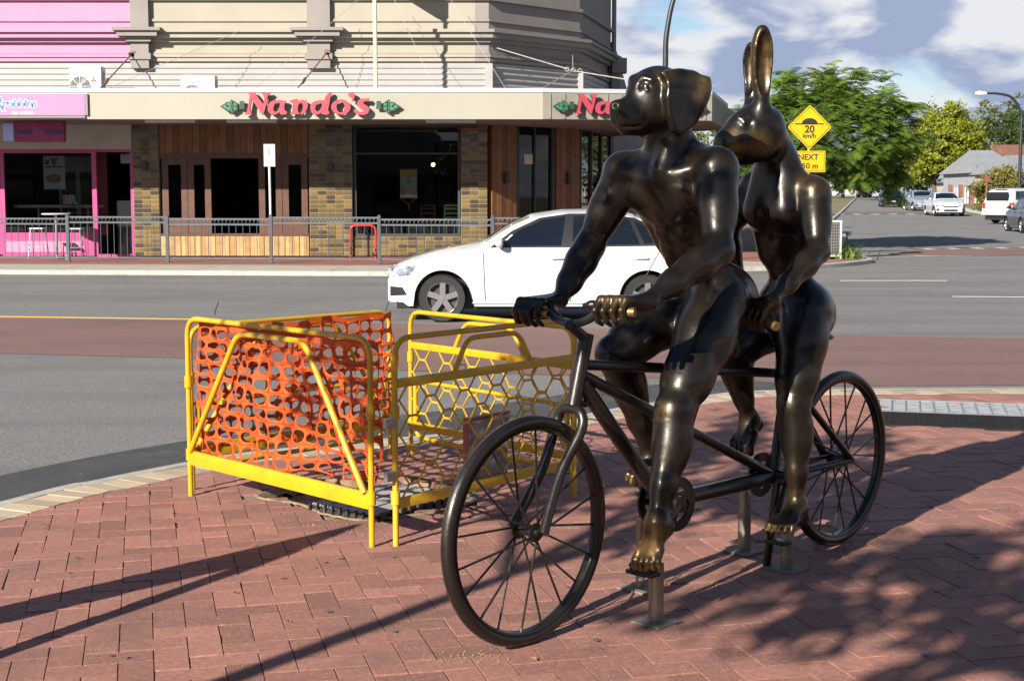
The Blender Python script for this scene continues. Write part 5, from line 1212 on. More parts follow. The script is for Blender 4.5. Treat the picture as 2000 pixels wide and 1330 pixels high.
qa = P0+D1*0.3; q = MB(); q.tube([(qa[0], qa[1]-0.15, fz(94)), (1.55, -0.6, fz(136, 36.5)), (4.6, -1.9, za1+0.1)], 0.014, 6); q.tube([(1.55, -0.6, fz(136, 36.5)), (P1[0]-0.2, P1[1]-0.2, fz(103, 39.5))], 0.011, 6); q.tube([(1.55, -0.6, fz(136, 36.5)), (0.6, -2.6, za1+0.05)], 0.014, 6)
for k in range(3): q.lathe([(0.05, -0.012), (0.062, 0), (0.05, 0.012), (0.038, 0), (0.05, -0.012)], 12, (1.40+0.16*k, -0.62, fz(136, 36.5)+0.03-0.02*k), (0, 1, 0.3))
q.build('stay_rod', m_rustg, bld)
# overhead wires and pole standing on the awning
q = MB(); x = fx_(736, 35.2); q.tube([(x, 35.2-FY, za1+0.05), (x-0.02, 35.2-FY, ztop+1)], 0.05, 10); q.lathe([(0.14, 0), (0.14, 0.05), (0.06, 0.08)], 12, (x, 35.2-FY, za1+0.02)); q.build('flag_pole', mat('cream_pole', (0.70, 0.64, 0.46), rough=0.5), bld, smooth=True)
q = MB()
for a, b in (((470, 60), (200, 178)), ((700, 0), (500, 172)), ((880, 0), (990, 178)), ((770, 0), (850, 178))): q.tube([atY(*a, FY-0.6)-np.array([0, FY, 0]), atY(*b, AY+0.5)-np.array([0, FY, 0])], 0.006, 4)
q.build('guy_wire', m_corr, bld)
# fin added out of view above, to cast the shadow on the wall
q = MB(); x = fx_(800); q.prism([(0, 0), (1.4, 0.2), (1.4, 1.2), (0, 1.2)], (x, 0, fz(2)), (0, -1, 0), (0, 0, 1), (0.06, 0, 0)); q.build('shadow_fin', m_greyr, bld)

# ---------------- ground floor
# low-level wall pieces are boxes standing between openings
zs_ = za0+0.01; rooms = [(pink, XL, XP), (bld, XP, XC)]
for par, xa, xb in rooms:
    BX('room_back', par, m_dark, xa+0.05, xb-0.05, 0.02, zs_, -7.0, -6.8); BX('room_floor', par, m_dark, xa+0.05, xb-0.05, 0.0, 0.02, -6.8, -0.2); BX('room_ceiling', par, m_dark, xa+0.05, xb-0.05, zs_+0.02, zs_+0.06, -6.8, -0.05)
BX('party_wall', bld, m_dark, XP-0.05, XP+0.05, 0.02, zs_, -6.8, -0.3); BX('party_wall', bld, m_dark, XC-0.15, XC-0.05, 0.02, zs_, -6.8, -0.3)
def frame(par, m, x0, x1, z0, z1, t=0.09, d0=-0.02, d1=0.10, nm='window_frame', glass=True, bottom=True):
    q = MB(); q.box(x0, x0+t, -d1, -d0, z0, z1); q.box(x1-t, x1, -d1, -d0, z0, z1); q.box(x0+t, x1-t, -d1+0.002, -d0-0.002, z1-t, z1)
    if bottom: q.box(x0+t, x1-t, -d1+0.002, -d0-0.002, z0, z0+t)
    o = q.build(nm, m, par)
    if glass: g = MB(); g.box(x0+t*0.5, x1-t*0.5, -0.045, -0.037, z0+t*0.5, z1-t*0.5); g.build('pane', m_pane, o)
    return o
zD = fz(292)
# pink shop front
BX('shop_wall', pink, m_white2 if False else mat('off_white_wall', (0.40, 0.385, 0.36), (0.35, 0.335, 0.31), scale=2, rough=0.85), XL, XP, zD, zs_, 0.0, 0.12)
zw = fz(462)
frame(pink, m_pinkf, fx_(-80), fx_(4), 0.06, zD, 0.12); frame(pink, m_pinkf, fx_(4)+0.004, fx_(190), zw, zD, 0.10); BX('stall_riser', pink, m_pinkf, fx_(4), fx_(186), 0.02, zw-0.003, 0.0, 0.10)
BX('riser_panel', pink, m_pinkr, fx_(12), fx_(160), 0.12, zw-0.12, 0.10, 0.12)
frame(pink, m_pinkf, fx_(186)+0.003, XP+0.02, 0.02, zD, 0.075, d1=0.12, nm='door_frame', glass=False, bottom=False); BX('door_sill', pink, m_pinkf, fx_(190), XP-0.06, 0.0, 0.07, 0.0, 0.14)
BX('shop_wall', pink, m_pinkr, XL, fx_(-80), 0.0, zD, 0, 0.12)
# things inside the pink shop
BX('counter', pink, m_greyr, fx_(196), fx_(258), 0.02, 1.25, -2.6, -1.6); BX('counter', pink, m_white2, fx_(197), fx_(230), 0.75, 1.45, -1.6, -1.5); BX('counter_sign', pink, m_pinkf, fx_(228), fx_(262), 1.25, 1.48, -1.9, -1.8)
BX('menu_light', pink, mat('menu_board', (0.45, 0.55, 0.70), (0.25, 0.30, 0.45), scale=4, rough=0.4), fx_(220), fx_(258), fz(318), fz(299), -0.9, -0.86)
BX('back_panel', pink, mat('red_panel', (0.16, 0.012, 0.02), rough=0.5), fx_(158), fx_(186), zw, zD, -1.2, -1.15); BX('fridge', pink, mat('fridge_grey', (0.26, 0.27, 0.27), (0.16, 0.17, 0.17), scale=2, rough=0.4), fx_(78), fx_(154), 0.02, fz(303), -2.4, -1.6)
BX('fridge_door', pink, m_dark, fx_(84), fx_(112), 0.2, fz(335), -1.6, -1.58); BX('fridge_door', pink, m_dark, fx_(122), fx_(148), 0.2, fz(335), -1.6, -1.58)
# tiled pilasters: one brick-shaped tile at a time
ntile = 0; tiles_rest = {0: MB(), 1: MB(), 2: MB()}
tw, th_ = 0.232, 0.112
tile_me = []
for m in TILES:
    q = MB(); q.box(-tw/2+0.006, tw/2-0.006, -0.014, 0.0, -th_/2+0.006, th_/2-0.006, bev=0.004); tile_me.append(q.mesh('tile', m))
def tiled(x0, x1, z0, z1, d, nm):
    global ntile
    wq = BX(nm, bld, m_grout, x0, x1, z0, z1, -0.30, d); nx = max(1, int(round((x1-x0)/tw))); w_ = (x1-x0)/nx; nz = int(round((z1-z0)/th_)); h_ = (z1-z0)/nz
    for j in range(nz):
        for i in range(nx):
            k = int(rng.choice(3, p=(0.5, 0.25, 0.25))); z = z0+h_*(j+0.5); x = x0+w_*(i+0.5)
            if ntile < 300 and (z < 2.35 or nx < 5):
                o = bpy.data.objects.new('tile', tile_me[k]); COL.objects.link(o); o.parent = wq; o.location = (x, -d+0.001, z); o.scale = (w_/tw, 1, h_/th_); ntile += 1
            else: tiles_rest[k].box(x-w_/2+0.006, x+w_/2-0.006, -d-0.013, -d+0.001, z-h_/2+0.006, z+h_/2-0.006)
tiled(fx_(690), fx_(900), 0.02, fz(462), 0.06, 'tiled_sill_wall'); tiled(fx_(606), fx_(689), 0.02, zs_, 0.16, 'tiled_pilaster'); tiled(fx_(901), fx_(952), 0.02, zs_, 0.16, 'tiled_pilaster'); tiled(XP+0.03, fx_(314), 0.02, zs_, 0.16, 'tiled_pilaster')
for k in range(3):
    if tiles_rest[k].v: tag(tiles_rest[k].build('upper_tiles', TILES[k], bld), kind='stuff')
for px in (288, 648): q = MB(); x = fx_(px); q.box(x-0.07, x+0.07, -0.30, -0.175, fz(332), fz(317), bev=0.01); q.build('wall_lamp', m_dk, bld)
# timber boards over the folding doors
xa, xb = fx_(315), fx_(604); nb_ = 22
for k in range(nb_):
    w_ = (xb-xa)/nb_; q = MB(); q.box(xa+k*w_+0.004, xa+(k+1)*w_-0.004, -0.10-rng.uniform(0, 0.012), 0.02, fz(300), zs_)
    q.build('timber_board', mat('board_%d' % (k % 4), *[((0.175, 0.078, 0.022), (0.12, 0.05, 0.015)), ((0.215, 0.10, 0.03), (0.155, 0.068, 0.018)), ((0.135, 0.056, 0.017), (0.09, 0.036, 0.012)), ((0.19, 0.086, 0.025), (0.13, 0.054, 0.016))][k % 4], scale=4, rough=0.5), bld)
BX('door_head', bld, m_brown, xa, xb, fz(310), fz(300)-0.003, -0.04, 0.12)
zds = fz(456)
nb_ = 30
for k in range(nb_):
    w_ = (xb-xa)/nb_; q = MB(); q.box(xa+k*w_+0.003, xa+(k+1)*w_-0.003, -0.16-rng.uniform(0, 0.008), 0.0, 0.03, zds-0.05); q.build('sill_board', mat('pale_board_%d' % (k % 3), *[((0.38, 0.23, 0.085), (0.29, 0.16, 0.055)), ((0.43, 0.27, 0.105), (0.33, 0.19, 0.07)), ((0.31, 0.18, 0.065), (0.24, 0.13, 0.045))][k % 3], scale=5, rough=0.6), bld)
BX('door_sill', bld, m_brown, xa, xb, zds-0.048, zds, -0.05, 0.20)
for a, b in ((319, 368), (369, 414), (507, 552), (553, 602)):
    o = frame(bld, m_brown, fx_(a), fx_(b), zds+0.003, fz(310)-0.003, 0.16, nm='folding_door'); q = MB(); q.box(fx_(a)+0.16, fx_(b)-0.16, -0.098, 0.018, zds+0.16, zds+0.40); q.build('lower_panel', m_brown, o)
# big window with the hanging menu
frame(bld, m_dk, fx_(692), fx_(899), fz(461), zs_, 0.06, d0=-0.05, d1=0.05)
q = MB(); q.box(fx_(692), fx_(899), -0.052, 0.0, fz(302), fz(299)); q.build('transom_bar', m_dk, bld)
# cut corner: timber jambs and a dark door
def onc(s0, s1, z0, z1, y0, y1, nm, m, par=bld):
    a = P0+D1*s0; b = P0+D1*s1; nn = np.array([D1[1], -D1[0]]); c_ = (a+b)/2+nn*(y0+y1)/2; q = MB(); q.obox((c_[0], c_[1], (z0+z1)/2), (*(D1*(s1-s0)/2), 0), (*(nn*(y1-y0)/2), 0), (0, 0, (z1-z0)/2)); return q.build(nm, m, par)
for s0, s1, n_ in ((0.02, 0.92, 5), (2.45, 3.40, 5)):
    for k in range(n_): w_ = (s1-s0)/n_; onc(s0+k*w_+0.004, s0+(k+1)*w_-0.004, 0.02, zs_, -0.05, 0.10+0.006*(k % 2), 'timber_board', MATS['board_%d' % (k % 4)])
onc(0.92, 2.45, fz(247, 38.5), zs_, -0.04, 0.09, 'door_head', MATS['board_2']); onc(0.95, 1.05, 0.02, fz(247, 38.5), -0.04, 0.07, 'door_jamb', m_dk); onc(2.32, 2.42, 0.02, fz(247, 38.5), -0.04, 0.07, 'door_jamb', m_dk); onc(1.65, 1.71, 0.02, fz(247, 38.5), -0.03, 0.05, 'door_stile', m_dk); onc(1.06, 2.31, 0.04, fz(247, 38.5)-0.01, -0.012, -0.004, 'pane', m_pane)
for s0, z_ in ((0.5, 1.9), (2.9, 1.9)): onc(s0-0.06, s0+0.06, z_, z_+0.32, 0.11, 0.2, 'wall_lamp', m_dk)
onc(1.30, 1.62, 2.42, 2.68, 0.0, 0.01, 'door_notice', m_white2)
# side street shop front: dark windows between posts
def ons(s0, s1, z0, z1, y0, y1, nm, m):
    a = P1+D2*s0; b = P1+D2*s1; nn = np.array([D2[1], -D2[0]]); c_ = (a+b)/2+nn*(y0+y1)/2; q = MB(); q.obox((c_[0], c_[1], (z0+z1)/2), (*(D2*(s1-s0)/2), 0), (*(nn*(y1-y0)/2), 0), (0, 0, (z1-z0)/2)); return q.build(nm, m, bld)
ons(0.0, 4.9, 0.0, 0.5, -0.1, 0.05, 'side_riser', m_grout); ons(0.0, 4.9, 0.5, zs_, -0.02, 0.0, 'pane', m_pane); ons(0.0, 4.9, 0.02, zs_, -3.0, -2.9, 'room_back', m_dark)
for s0 in (0.0, 1.6, 3.2, 4.8): ons(s0, s0+0.12, 0.5, zs_, -0.05, 0.06, 'mullion', m_dk)

# ============================================================ SIGNS ON THE AWNING
from mathutils.geometry import tessellate_polygon
m_let = mat('pink_letter', (0.36, 0.042, 0.066), (0.33, 0.036, 0.058), scale=2, rough=0.45); m_letside = mat('letter_return', (0.10, 0.012, 0.02), rough=0.6)
m_leaf = mat('sign_leaf', (0.012, 0.05, 0.028), rough=0.5); m_leaf2 = mat('sign_leaf_vein', (0.03, 0.16, 0.075), rough=0.5)
def flatletter(loops, o, ax, nn, th, m, ms, par, nm='letter'):
    """outline loops in metres (first outer, rest holes) in the plane ax/z, thickness th towards nn"""
    q = MB(); fl = [[Vector((p[0], p[1], 0)) for p in lp] for lp in loops]; tris = tessellate_polygon(fl); allp = [p for lp in loops for p in lp]
    f3 = lambda p, d: np.array(o)+np.array(ax)*p[0]+np.array([0, 0, p[1]])+np.array(nn)*d
    q.add([f3(p, th) for p in allp], [tuple(t) for t in tris], 0); q.add([f3(p, 0) for p in allp], [tuple(reversed(t)) for t in tris], 1)
    b = 0; n = len(allp); base = 0
    sv = [f3(p, 0) for p in allp]+[f3(p, th) for p in allp]; sf = []
    for lp in loops:
        k = len(lp)
        for i in range(k): sf.append((base+i, base+(i+1) % k, n+base+(i+1) % k, n+base+i))
        base += k
    q.add(sv, sf, 1); me = bpy.data.meshes.new(nm); me.from_pydata(q.v, [], q.f); me.materials.append(m); me.materials.append(ms); me.polygons.foreach_set('material_index', q.m)
    bm_ = bmesh.new(); bm_.from_mesh(me); bmesh.ops.remove_doubles(bm_, verts=bm_.verts[:], dist=1e-5); bmesh.ops.recalc_face_normals(bm_, faces=bm_.faces[:]); bm_.to_mesh(me); bm_.free(); return link(nm, me, par)
el = lambda cx, cy, rx, ry, n=24, a0=0: [(cx+rx*math.cos(a0+2*math.pi*k/n), cy+ry*math.sin(a0+2*math.pi*k/n)) for k in range(n)]
GLY = [[[(360, 62), (425, 64), (515, 185), (527, 110), (500, 70), (590, 66), (562, 102), (547, 182), (513, 292), (500, 285), (398, 132), (385, 200), (383, 255), (402, 285), (318, 285), (347, 262), (365, 180), (380, 95)]],
       [[(560, 200), (580, 165), (620, 145), (670, 140), (742, 150), (726, 200), (728, 240), (754, 262), (752, 278), (720, 288), (690, 284), (677, 262), (640, 285), (600, 287), (570, 267), (556, 235)], [(622, 195), (614, 238), (632, 262), (656, 250), (680, 205), (682, 168), (648, 162)]],
       [[(775, 160), (800, 140), (855, 130), (866, 152), (910, 135), (945, 150), (964, 185), (958, 225), (935, 262), (900, 292), (884, 275), (905, 245), (915, 205), (905, 175), (882, 172), (865, 200), (860, 250), (882, 280), (778, 285), (805, 255), (812, 200), (808, 166)]],
       [[(984, 215), (1000, 175), (1040, 150), (1100, 142), (1126, 150), (1140, 110), (1178, 64), (1202, 60), (1192, 110), (1180, 180), (1165, 240), (1182, 275), (1150, 290), (1115, 285), (1105, 262), (1070, 285), (1025, 288), (995, 262)], [(1045, 190), (1035, 230), (1055, 260), (1085, 240), (1107, 195), (1098, 170), (1065, 168)]],
       [el(1295, 212, 98, 76), el(1292, 210, 40, 56)],
       [[(1375, 75), (1400, 64), (1432, 75), (1436, 105), (1420, 152), (1404, 152), (1412, 122), (1385, 114), (1369, 95)]],
       [[(1455, 178), (1470, 145), (1510, 128), (1582, 125), (1570, 157), (1545, 150), (1520, 158), (1520, 175), (1565, 205), (1584, 235), (1570, 272), (1530, 290), (1470, 288), (1430, 266), (1423, 238), (1450, 233), (1475, 255), (1510, 262), (1520, 248), (1500, 228), (1465, 206)]]]
def nando(o, ax, nn, sc, label, flip=False):
    root = empty('letter_sign', tuple(o), 0, label, 'sign', 'raised pink letter signs on the awning'); z0 = np.zeros(3)
    cv = lambda lp: [((p[0]-1000)*sc, (175-p[1])*sc) for p in lp]
    for g in GLY: flatletter([cv(lp) for lp in g], np.array(nn)*0.06, ax, nn, 0.09, m_let, m_letside, root)
    for cx, s_ in ((200, -1), (1770, 1)):
        lf = empty('leaf_sprig'); lf.parent = root; tip = -s_
        lv = [(0.0, 120, 0, 34), (0.9, 85, 10, 30), (-0.9, 85, 10, 30), (2.0, 80, 40, 28), (-2.0, 80, 40, 28), (1.3, 70, 80, 26), (-1.3, 70, 80, 26)]
        for k, (a, ln, bx_, w_) in enumerate(lv):
            ang = (0 if s_ > 0 else math.pi)+s_*a*0.55; bx0 = cx+s_*(-bx_*0.7+5); by0 = 205
            d = np.array([math.cos(ang), math.sin(ang)]); pn_ = np.array([-d[1], d[0]])
            pts = [(bx0, by0)+d*ln*t_+pn_*w_*math.sin(math.pi*t_**0.8) for t_ in np.linspace(0, 1, 7)]+[(bx0, by0)+d*ln*t_-pn_*w_*math.sin(math.pi*t_**0.8) for t_ in np.linspace(1, 0, 7)[1:-1]]
            flatletter([cv(pts)], np.array(nn)*(0.05+0.003*k), ax, nn, 0.05, m_leaf, m_letside, lf, 'leaf')
            c_ = np.mean(pts, axis=0); flatletter([cv([c_+(p-c_)*0.55 for p in pts])], np.array(nn)*(0.10+0.003*k), ax, nn, 0.006, m_leaf2, m_leaf2, lf, 'leaf_vein')
        bx0 = cx-s_*95; flatletter([cv([(bx0-22, 150), (bx0+22, 150), (bx0+26, 230), (bx0-26, 230)])], np.array(nn)*0.05, ax, nn, 0.05, m_leaf, m_letside, lf, 'stem_block')
    return root
SCL = AY/FPX/5.263/math.cos(PITCH)*1.0
# zoom coordinates: photo x = 420 + gx/5.263, photo y = 170 + gy/5.263
oN = atY(420+1000/5.263, 170+175/5.263, AY-0.03)
nando((oN[0], AY-0.03, oN[2]), (1, 0, 0), (0, -1, 0), SCL, 'raised pink lettering Nando\'s with green leaves on the cream awning fascia'.replace("Nando's ", ''))
dd = (aw_pts[3]-aw_pts[2]); dd /= np.linalg.norm(dd); nn2 = np.array([dd[1], -dd[0], 0]); Lx = fx_(1140, AY)+0.0
# its N begins at px 1118: place the word so that glyph x=318 falls there
pN = aw_pts[2]+dd*((fx_(1118, AY+0.15)-aw_pts[2][0])/dd[0]+682*SCL*0.90)
nando((pN[0]+nn2[0]*0.03, FY+pN[1]+nn2[1]*0.03, oN[2]), (dd[0], dd[1], 0), nn2, SCL*0.90, 'pink raised letter sign on the angled grey fascia, partly hidden by the dog head')
def text(s_, size, o, ax, nn, m, par, nm='lettering', th=0.004, off=0.0, shear=0.0, align='CENTER', upv=(0, 0, 1)):
    cu = bpy.data.curves.new(nm, 'FONT'); cu.body = s_; cu.size = size; cu.extrude = th; cu.offset = off; cu.shear = shear; cu.align_x = align; cu.align_y = 'CENTER'; cu.resolution_u = 3
    ob = bpy.data.objects.new(nm, cu); COL.objects.link(ob); bpy.context.view_layer.update(); dg = bpy.context.evaluated_depsgraph_get(); me = bpy.data.meshes.new_from_object(ob.evaluated_get(dg)); bpy.data.objects.remove(ob); bpy.data.curves.remove(cu)
    me.materials.clear(); me.materials.append(m); o2 = link(nm, me, par); ax = Vector(ax).normalized(); upv = Vector(upv); z = Vector(nn).normalized()
    o2.matrix_local = Matrix(((ax.x, upv.x, z.x, o[0]), (ax.y, upv.y, z.y, o[1]), (ax.z, upv.z, z.z, o[2]), (0, 0, 0, 1))); return o2
m_blue = mat('sign_blue', (0.06, 0.15, 0.36), rough=0.4); m_wt = mat('sign_white', (0.48, 0.48, 0.49), rough=0.4)
sgn = empty('fascia_sign', (0, AY, 0), 0, 'pink panel with blue and white lettering on the awning fascia at the left edge', 'sign')
x0, x1 = fx_(-220, AY), fx_(172, AY); q = MB(); q.box(x0, x1, -0.05, -0.004, fz(226, AY), fz(184, AY)); q.build('panel', m_pinks, sgn)
q = MB(); q.box(x0, x1, -0.06, -0.004, fz(231, AY), fz(227, AY)); q.build('lower_trim', m_greyr, sgn); q = MB(); q.box(x1+0.01, x1+0.07, -0.06, -0.004, fz(226, AY), fz(184, AY)); q.build('end_trim', m_greyr, sgn)
for i_, (tx, px, py, sz) in enumerate((('robbins', 46, 203, 0.27), ('R', 4, 204, 0.52), ('B', -20, 204, 0.52), ('baskin', -62, 203, 0.27))):
    p = (fx_(px, AY), -0.052, fz(py, AY)); mm = m_blue if tx != 'B' else m_pinkf
    text(tx, sz, p, (1, 0, 0), (0, -1, 0), m_wt, sgn, off=0.022, th=0.003); text(tx, sz, (p[0], p[1]-0.005-0.001*i_, p[2]), (1, 0, 0), (0, -1, 0), mm, sgn, th=0.003, off=0.002)
text('ice cream', 0.13, (fx_(52, AY), -0.054, fz(220.5, AY)), (1, 0, 0), (0, -1, 0), m_wt, sgn, off=0.006)
hs_ = empty('hanging_sign', (0, 35.6, 0), 0, 'dark magenta lightbox sign hung under the awning above the pink shop', 'sign')
m_mag = mat('magenta_box', (0.26, 0.015, 0.085), (0.20, 0.012, 0.07), scale=2, rough=0.4)
q = MB(); q.box(fx_(34, 35.6), fx_(131, 35.6), -0.1, 0.1, fz(278, 35.6), fz(238, 35.6), bev=0.01); q.build('panel', m_mag, hs_); q = MB(); q.box(fx_(13, 35.6), fx_(33.5, 35.6), -0.1, 0.1, fz(276, 35.6), fz(242, 35.6), bev=0.01); q.build('end_panel', mat('pale_blue', (0.35, 0.45, 0.80), rough=0.4), hs_)
for px in (45, 120): q = MB(); q.tube([(fx_(px, 35.6), 0, fz(239, 35.6)), (fx_(px, 35.6), 0, za0+0.02)], 0.015, 6); q.build('hanger', m_dk, hs_)
m_ink = mat('navy_ink', (0.03, 0.03, 0.09), rough=0.4)
text('baskin', 0.165, (fx_(56, 35.6), -0.104, fz(258, 35.6)), (1, 0, 0), (0, -1, 0), m_ink, hs_, off=0.006); text('BR', 0.28, (fx_(83, 35.6), -0.106, fz(258, 35.6)), (1, 0, 0), (0, -1, 0), m_pinkf, hs_); text('robbins', 0.165, (fx_(111, 35.6), -0.104, fz(258, 35.6)), (1, 0, 0), (0, -1, 0), m_ink, hs_, off=0.006)
br = empty('window_logo', (0, FY, 0), 0, 'small blue and pink BR letters glowing white-edged in the pink shop window', 'sign')
p = (fx_(134), 0.10, fz(391)); text('BR', 0.30, p, (1, 0, 0), (0, -1, 0), m_wt, br, off=0.018); text('B', 0.30, (p[0]-0.09, 0.094, p[2]), (1, 0, 0), (0, -1, 0), m_pinkf, br); text('R', 0.30, (p[0]+0.10, 0.094, p[2]), (1, 0, 0), (0, -1, 0), m_blue, br)
# poster in the pink shop window
po_ = empty('window_poster', (0, FY, 0), 0, 'white poster with a brown round pie picture in the pink shop window', 'poster')
x0, x1, z0, z1 = fx_(84), fx_(126), fz(370), fz(305); q = MB(); q.box(x0, x1, 0.10, 0.105, z0, z1); q.build('sheet', m_wt, po_)
q = MB(); cx, cz = (x0+x1)/2-0.02, z0+0.28; q.add([(cx, 0.094, cz)]+[(cx+0.2*math.cos(a), 0.094, cz+0.12*math.sin(a)) for a in np.linspace(0, 6.283, 25)[:-1]], [(0, 1+k, 1+(k+1) % 24) for k in range(24)]); q.build('pie_print', mat('pie_brown', (0.16, 0.06, 0.03), (0.40, 0.26, 0.15), scale=18, rough=0.5), po_)
q = MB(); q.prism([(-0.10, 0.16), (0.10, 0.16), (0.0, -0.12)], ((x0+x1)/2, 0.095, z1-0.22), (1, 0, 0), (0, 0, 1), (0, 0.002, 0)); q.build('blue_print', m_blue, po_); q = MB(); q.box(x0+0.04, x1-0.04, 0.096, 0.098, z1-0.30, z1-0.26); q.box(x0+0.04, x0+0.16, 0.096, 0.098, z1-0.22, z1-0.10); q.build('pink_print', m_pinkf, po_)
# menu hung in the big window
mn = empty('hanging_menu', (0, FY, 0), 0, 'yellow and white printed menu hung on a cord in the dark restaurant window', 'menu')
x0, x1, z0, z1 = fx_(781), fx_(814), fz(386), fz(332); q = MB(); q.box(x0, x1, 0.14, 0.15, z0, z1); q.build('sheet', mat('menu_paper', (0.62, 0.62, 0.55), (0.50, 0.52, 0.45), scale=22, rough=0.6), mn)
for (u0, u1, v0, v1, c_) in ((0.4, 0.97, 0.72, 0.97, (0.70, 0.42, 0.05)), (0.05, 0.36, 0.80, 0.97, (0.62, 0.50, 0.15)), (0.36, 0.62, 0.48, 0.70, (0.25, 0.48, 0.35)), (0.05, 0.33, 0.42, 0.60, (0.48, 0.60, 0.20)), (0.70, 0.92, 0.06, 0.16, (0.60, 0.55, 0.2))):
    q = MB(); q.box(x0+(x1-x0)*u0, x0+(x1-x0)*u1, 0.136, 0.139, z0+(z1-z0)*v0, z0+(z1-z0)*v1); q.build('print_block', mat('print_%.2f_%.2f' % (u0, v0), c_, rough=0.6), mn)
q = MB()
for k in range(7): q.box(x0+0.03, x0+0.03+0.15*((k*7) % 5+3)/8, 0.137, 0.139, z0+0.06+0.035*k, z0+0.072+0.035*k)
q.build('text_lines', m_dk, mn)
q = MB(); q.bar((x0-0.02, 0.14, z0-0.01), (x1+0.02, 0.14, z0-0.01), 0.02, 0.025); q.bar((x0-0.02, 0.14, z1+0.01), (x1+0.02, 0.14, z1+0.01), 0.02, 0.025); q.tube([(x0, 0.14, z0-0.01), ((x0+x1)/2, 0.14, z0-0.18), (x1, 0.14, z0-0.01)], 0.008, 5); q.tube([((x0+x1)/2, 0.14, z0-0.18), ((x0+x1)/2, 0.14, z0-0.32)], 0.012, 5); q.build('cord_and_rails', m_timl, mn)

# ---------------- air conditioners on the awning
m_acg = mat('ac_side', (0.22, 0.225, 0.23), rough=0.5); m_acd = mat('ac_grille_dark', (0.07, 0.07, 0.07), rough=0.6)
def aircon(px0, px1, py0, Y, depth, label, fan_px, fan_r, fan_dy):
    x0, x1 = fx_(px0, Y), fx_(px1, Y); zt = fz(py0, Y); zb_ = za1-0.08; root = empty('air_conditioner', ((x0+x1)/2, Y, zb_), 0, label, 'air conditioner', 'air conditioners on the awning'); w_ = (x1-x0)/2; h_ = zt-zb_
    q = MB(); q.box(-w_, w_, 0, depth, 0, h_, bev=0.02); q.build('case', m_white2, root, smooth=True)
    fxx = fx_(fan_px, Y)-(x0+x1)/2; zc = fan_dy
    q = MB(); q.lathe([(0.001, 0.0), (fan_r, 0.0)], 32, (fxx, -0.004, zc), (0, -1, 0)); q.build('fan_opening', m_acd, root)
    for k in range(3):
        a = 2.094*k+0.5; q = MB(); pts = []
        for t_ in np.linspace(0.18, 0.92, 6): pts.append((fxx+fan_r*t_*math.cos(a), -0.012, zc+fan_r*t_*math.sin(a)))
        pts2 = [(fxx+fan_r*t_*math.cos(a+0.9), -0.020, zc+fan_r*t_*math.sin(a+0.9)) for t_ in np.linspace(0.18, 0.92, 6)]
        q.add(pts+pts2, [(i, i+1, 7+i, 6+i) for i in range(5)]); q.build('fan_blade', m_acg, root)
    for r_ in np.linspace(0.25, 1.0, 7): q = MB(); q.lathe([(fan_r*r_-0.006, 0.024), (fan_r*r_+0.006, 0.024), (fan_r*r_+0.006, 0.03), (fan_r*r_-0.006, 0.03)], 28, (fxx, 0, zc), (0, -1, 0)); q.build('guard_ring', m_acg, root)
    q = MB()
    for k in range(4): a = k*math.pi/4; q.bar((fxx-fan_r*math.cos(a), -0.028, zc-fan_r*math.sin(a)), (fxx+fan_r*math.cos(a), -0.028, zc+fan_r*math.sin(a)), 0.008, 0.012)
    q.lathe([(0.001, 0.034), (fan_r*0.26, 0.034), (fan_r*0.28, 0.02)], 20, (fxx, 0, zc), (0, -1, 0)); q.build('guard_hub', m_white2, root)
    q = MB(); q.box(w_-0.001, w_+0.006, depth*0.25, depth*0.75, 0.08, h_-0.12); q.build('side_grille', m_acg, root)
    return root
ac1 = aircon(143, 204, 130, 36.3, 0.42, 'white air conditioner with visible fan standing on the awning above the pink shop', 163, 0.24, 0.36)
for k in range(3):
    a = math.pi/2+2.094*k; q = MB(); q.prism([(0, 0.0), (0.02, 0.035), (0, 0.07), (-0.02, 0.035)], (0.21, -0.004, 0.52), (math.cos(a-math.pi/2), 0, math.sin(a-math.pi/2)), (math.cos(a), 0, math.sin(a)), (0, -0.003, 0)); q.build('maker_mark', m_tail, ac1)
aircon(358, 424, 147, 36.3, 0.40, 'lower white air conditioner standing on the awning left of the pink lettering', 380, 0.23, 0.16)

# ============================================================ FENCE ALONG THE FAR KERB
m_fence = mat('grey_fence_paint', (0.055, 0.068, 0.085), (0.045, 0.056, 0.07), scale=6, rough=0.45)
fpts = [np.array(gnd(*p)) for p in ((-70, 509), (134, 511), (328, 512), (530, 514), (741, 515.5), (962, 517.5), (1190, 519))]
fen = empty('pedestrian_fence', tuple(fpts[0]), 0, 'grey steel pedestrian fence with thin pickets along the far footpath', 'fence'); fo = fpts[0]
q = MB(); q.tube([(0, 0, 0), (0, 0, 0.83)], 0.0085, 6); pick_me = q.mesh('picket', m_fence)
q = MB(); q.box(-0.04, 0.04, -0.04, 0.04, 0, 1.10, bev=0.005); q.add([(-0.045, -0.045, 1.10), (0.045, -0.045, 1.10), (0.045, 0.045, 1.10), (-0.045, 0.045, 1.10), (0, 0, 1.15)], [(0, 1, 4), (1, 2, 4), (2, 3, 4), (3, 0, 4)]); post_me = q.mesh('post', m_fence)
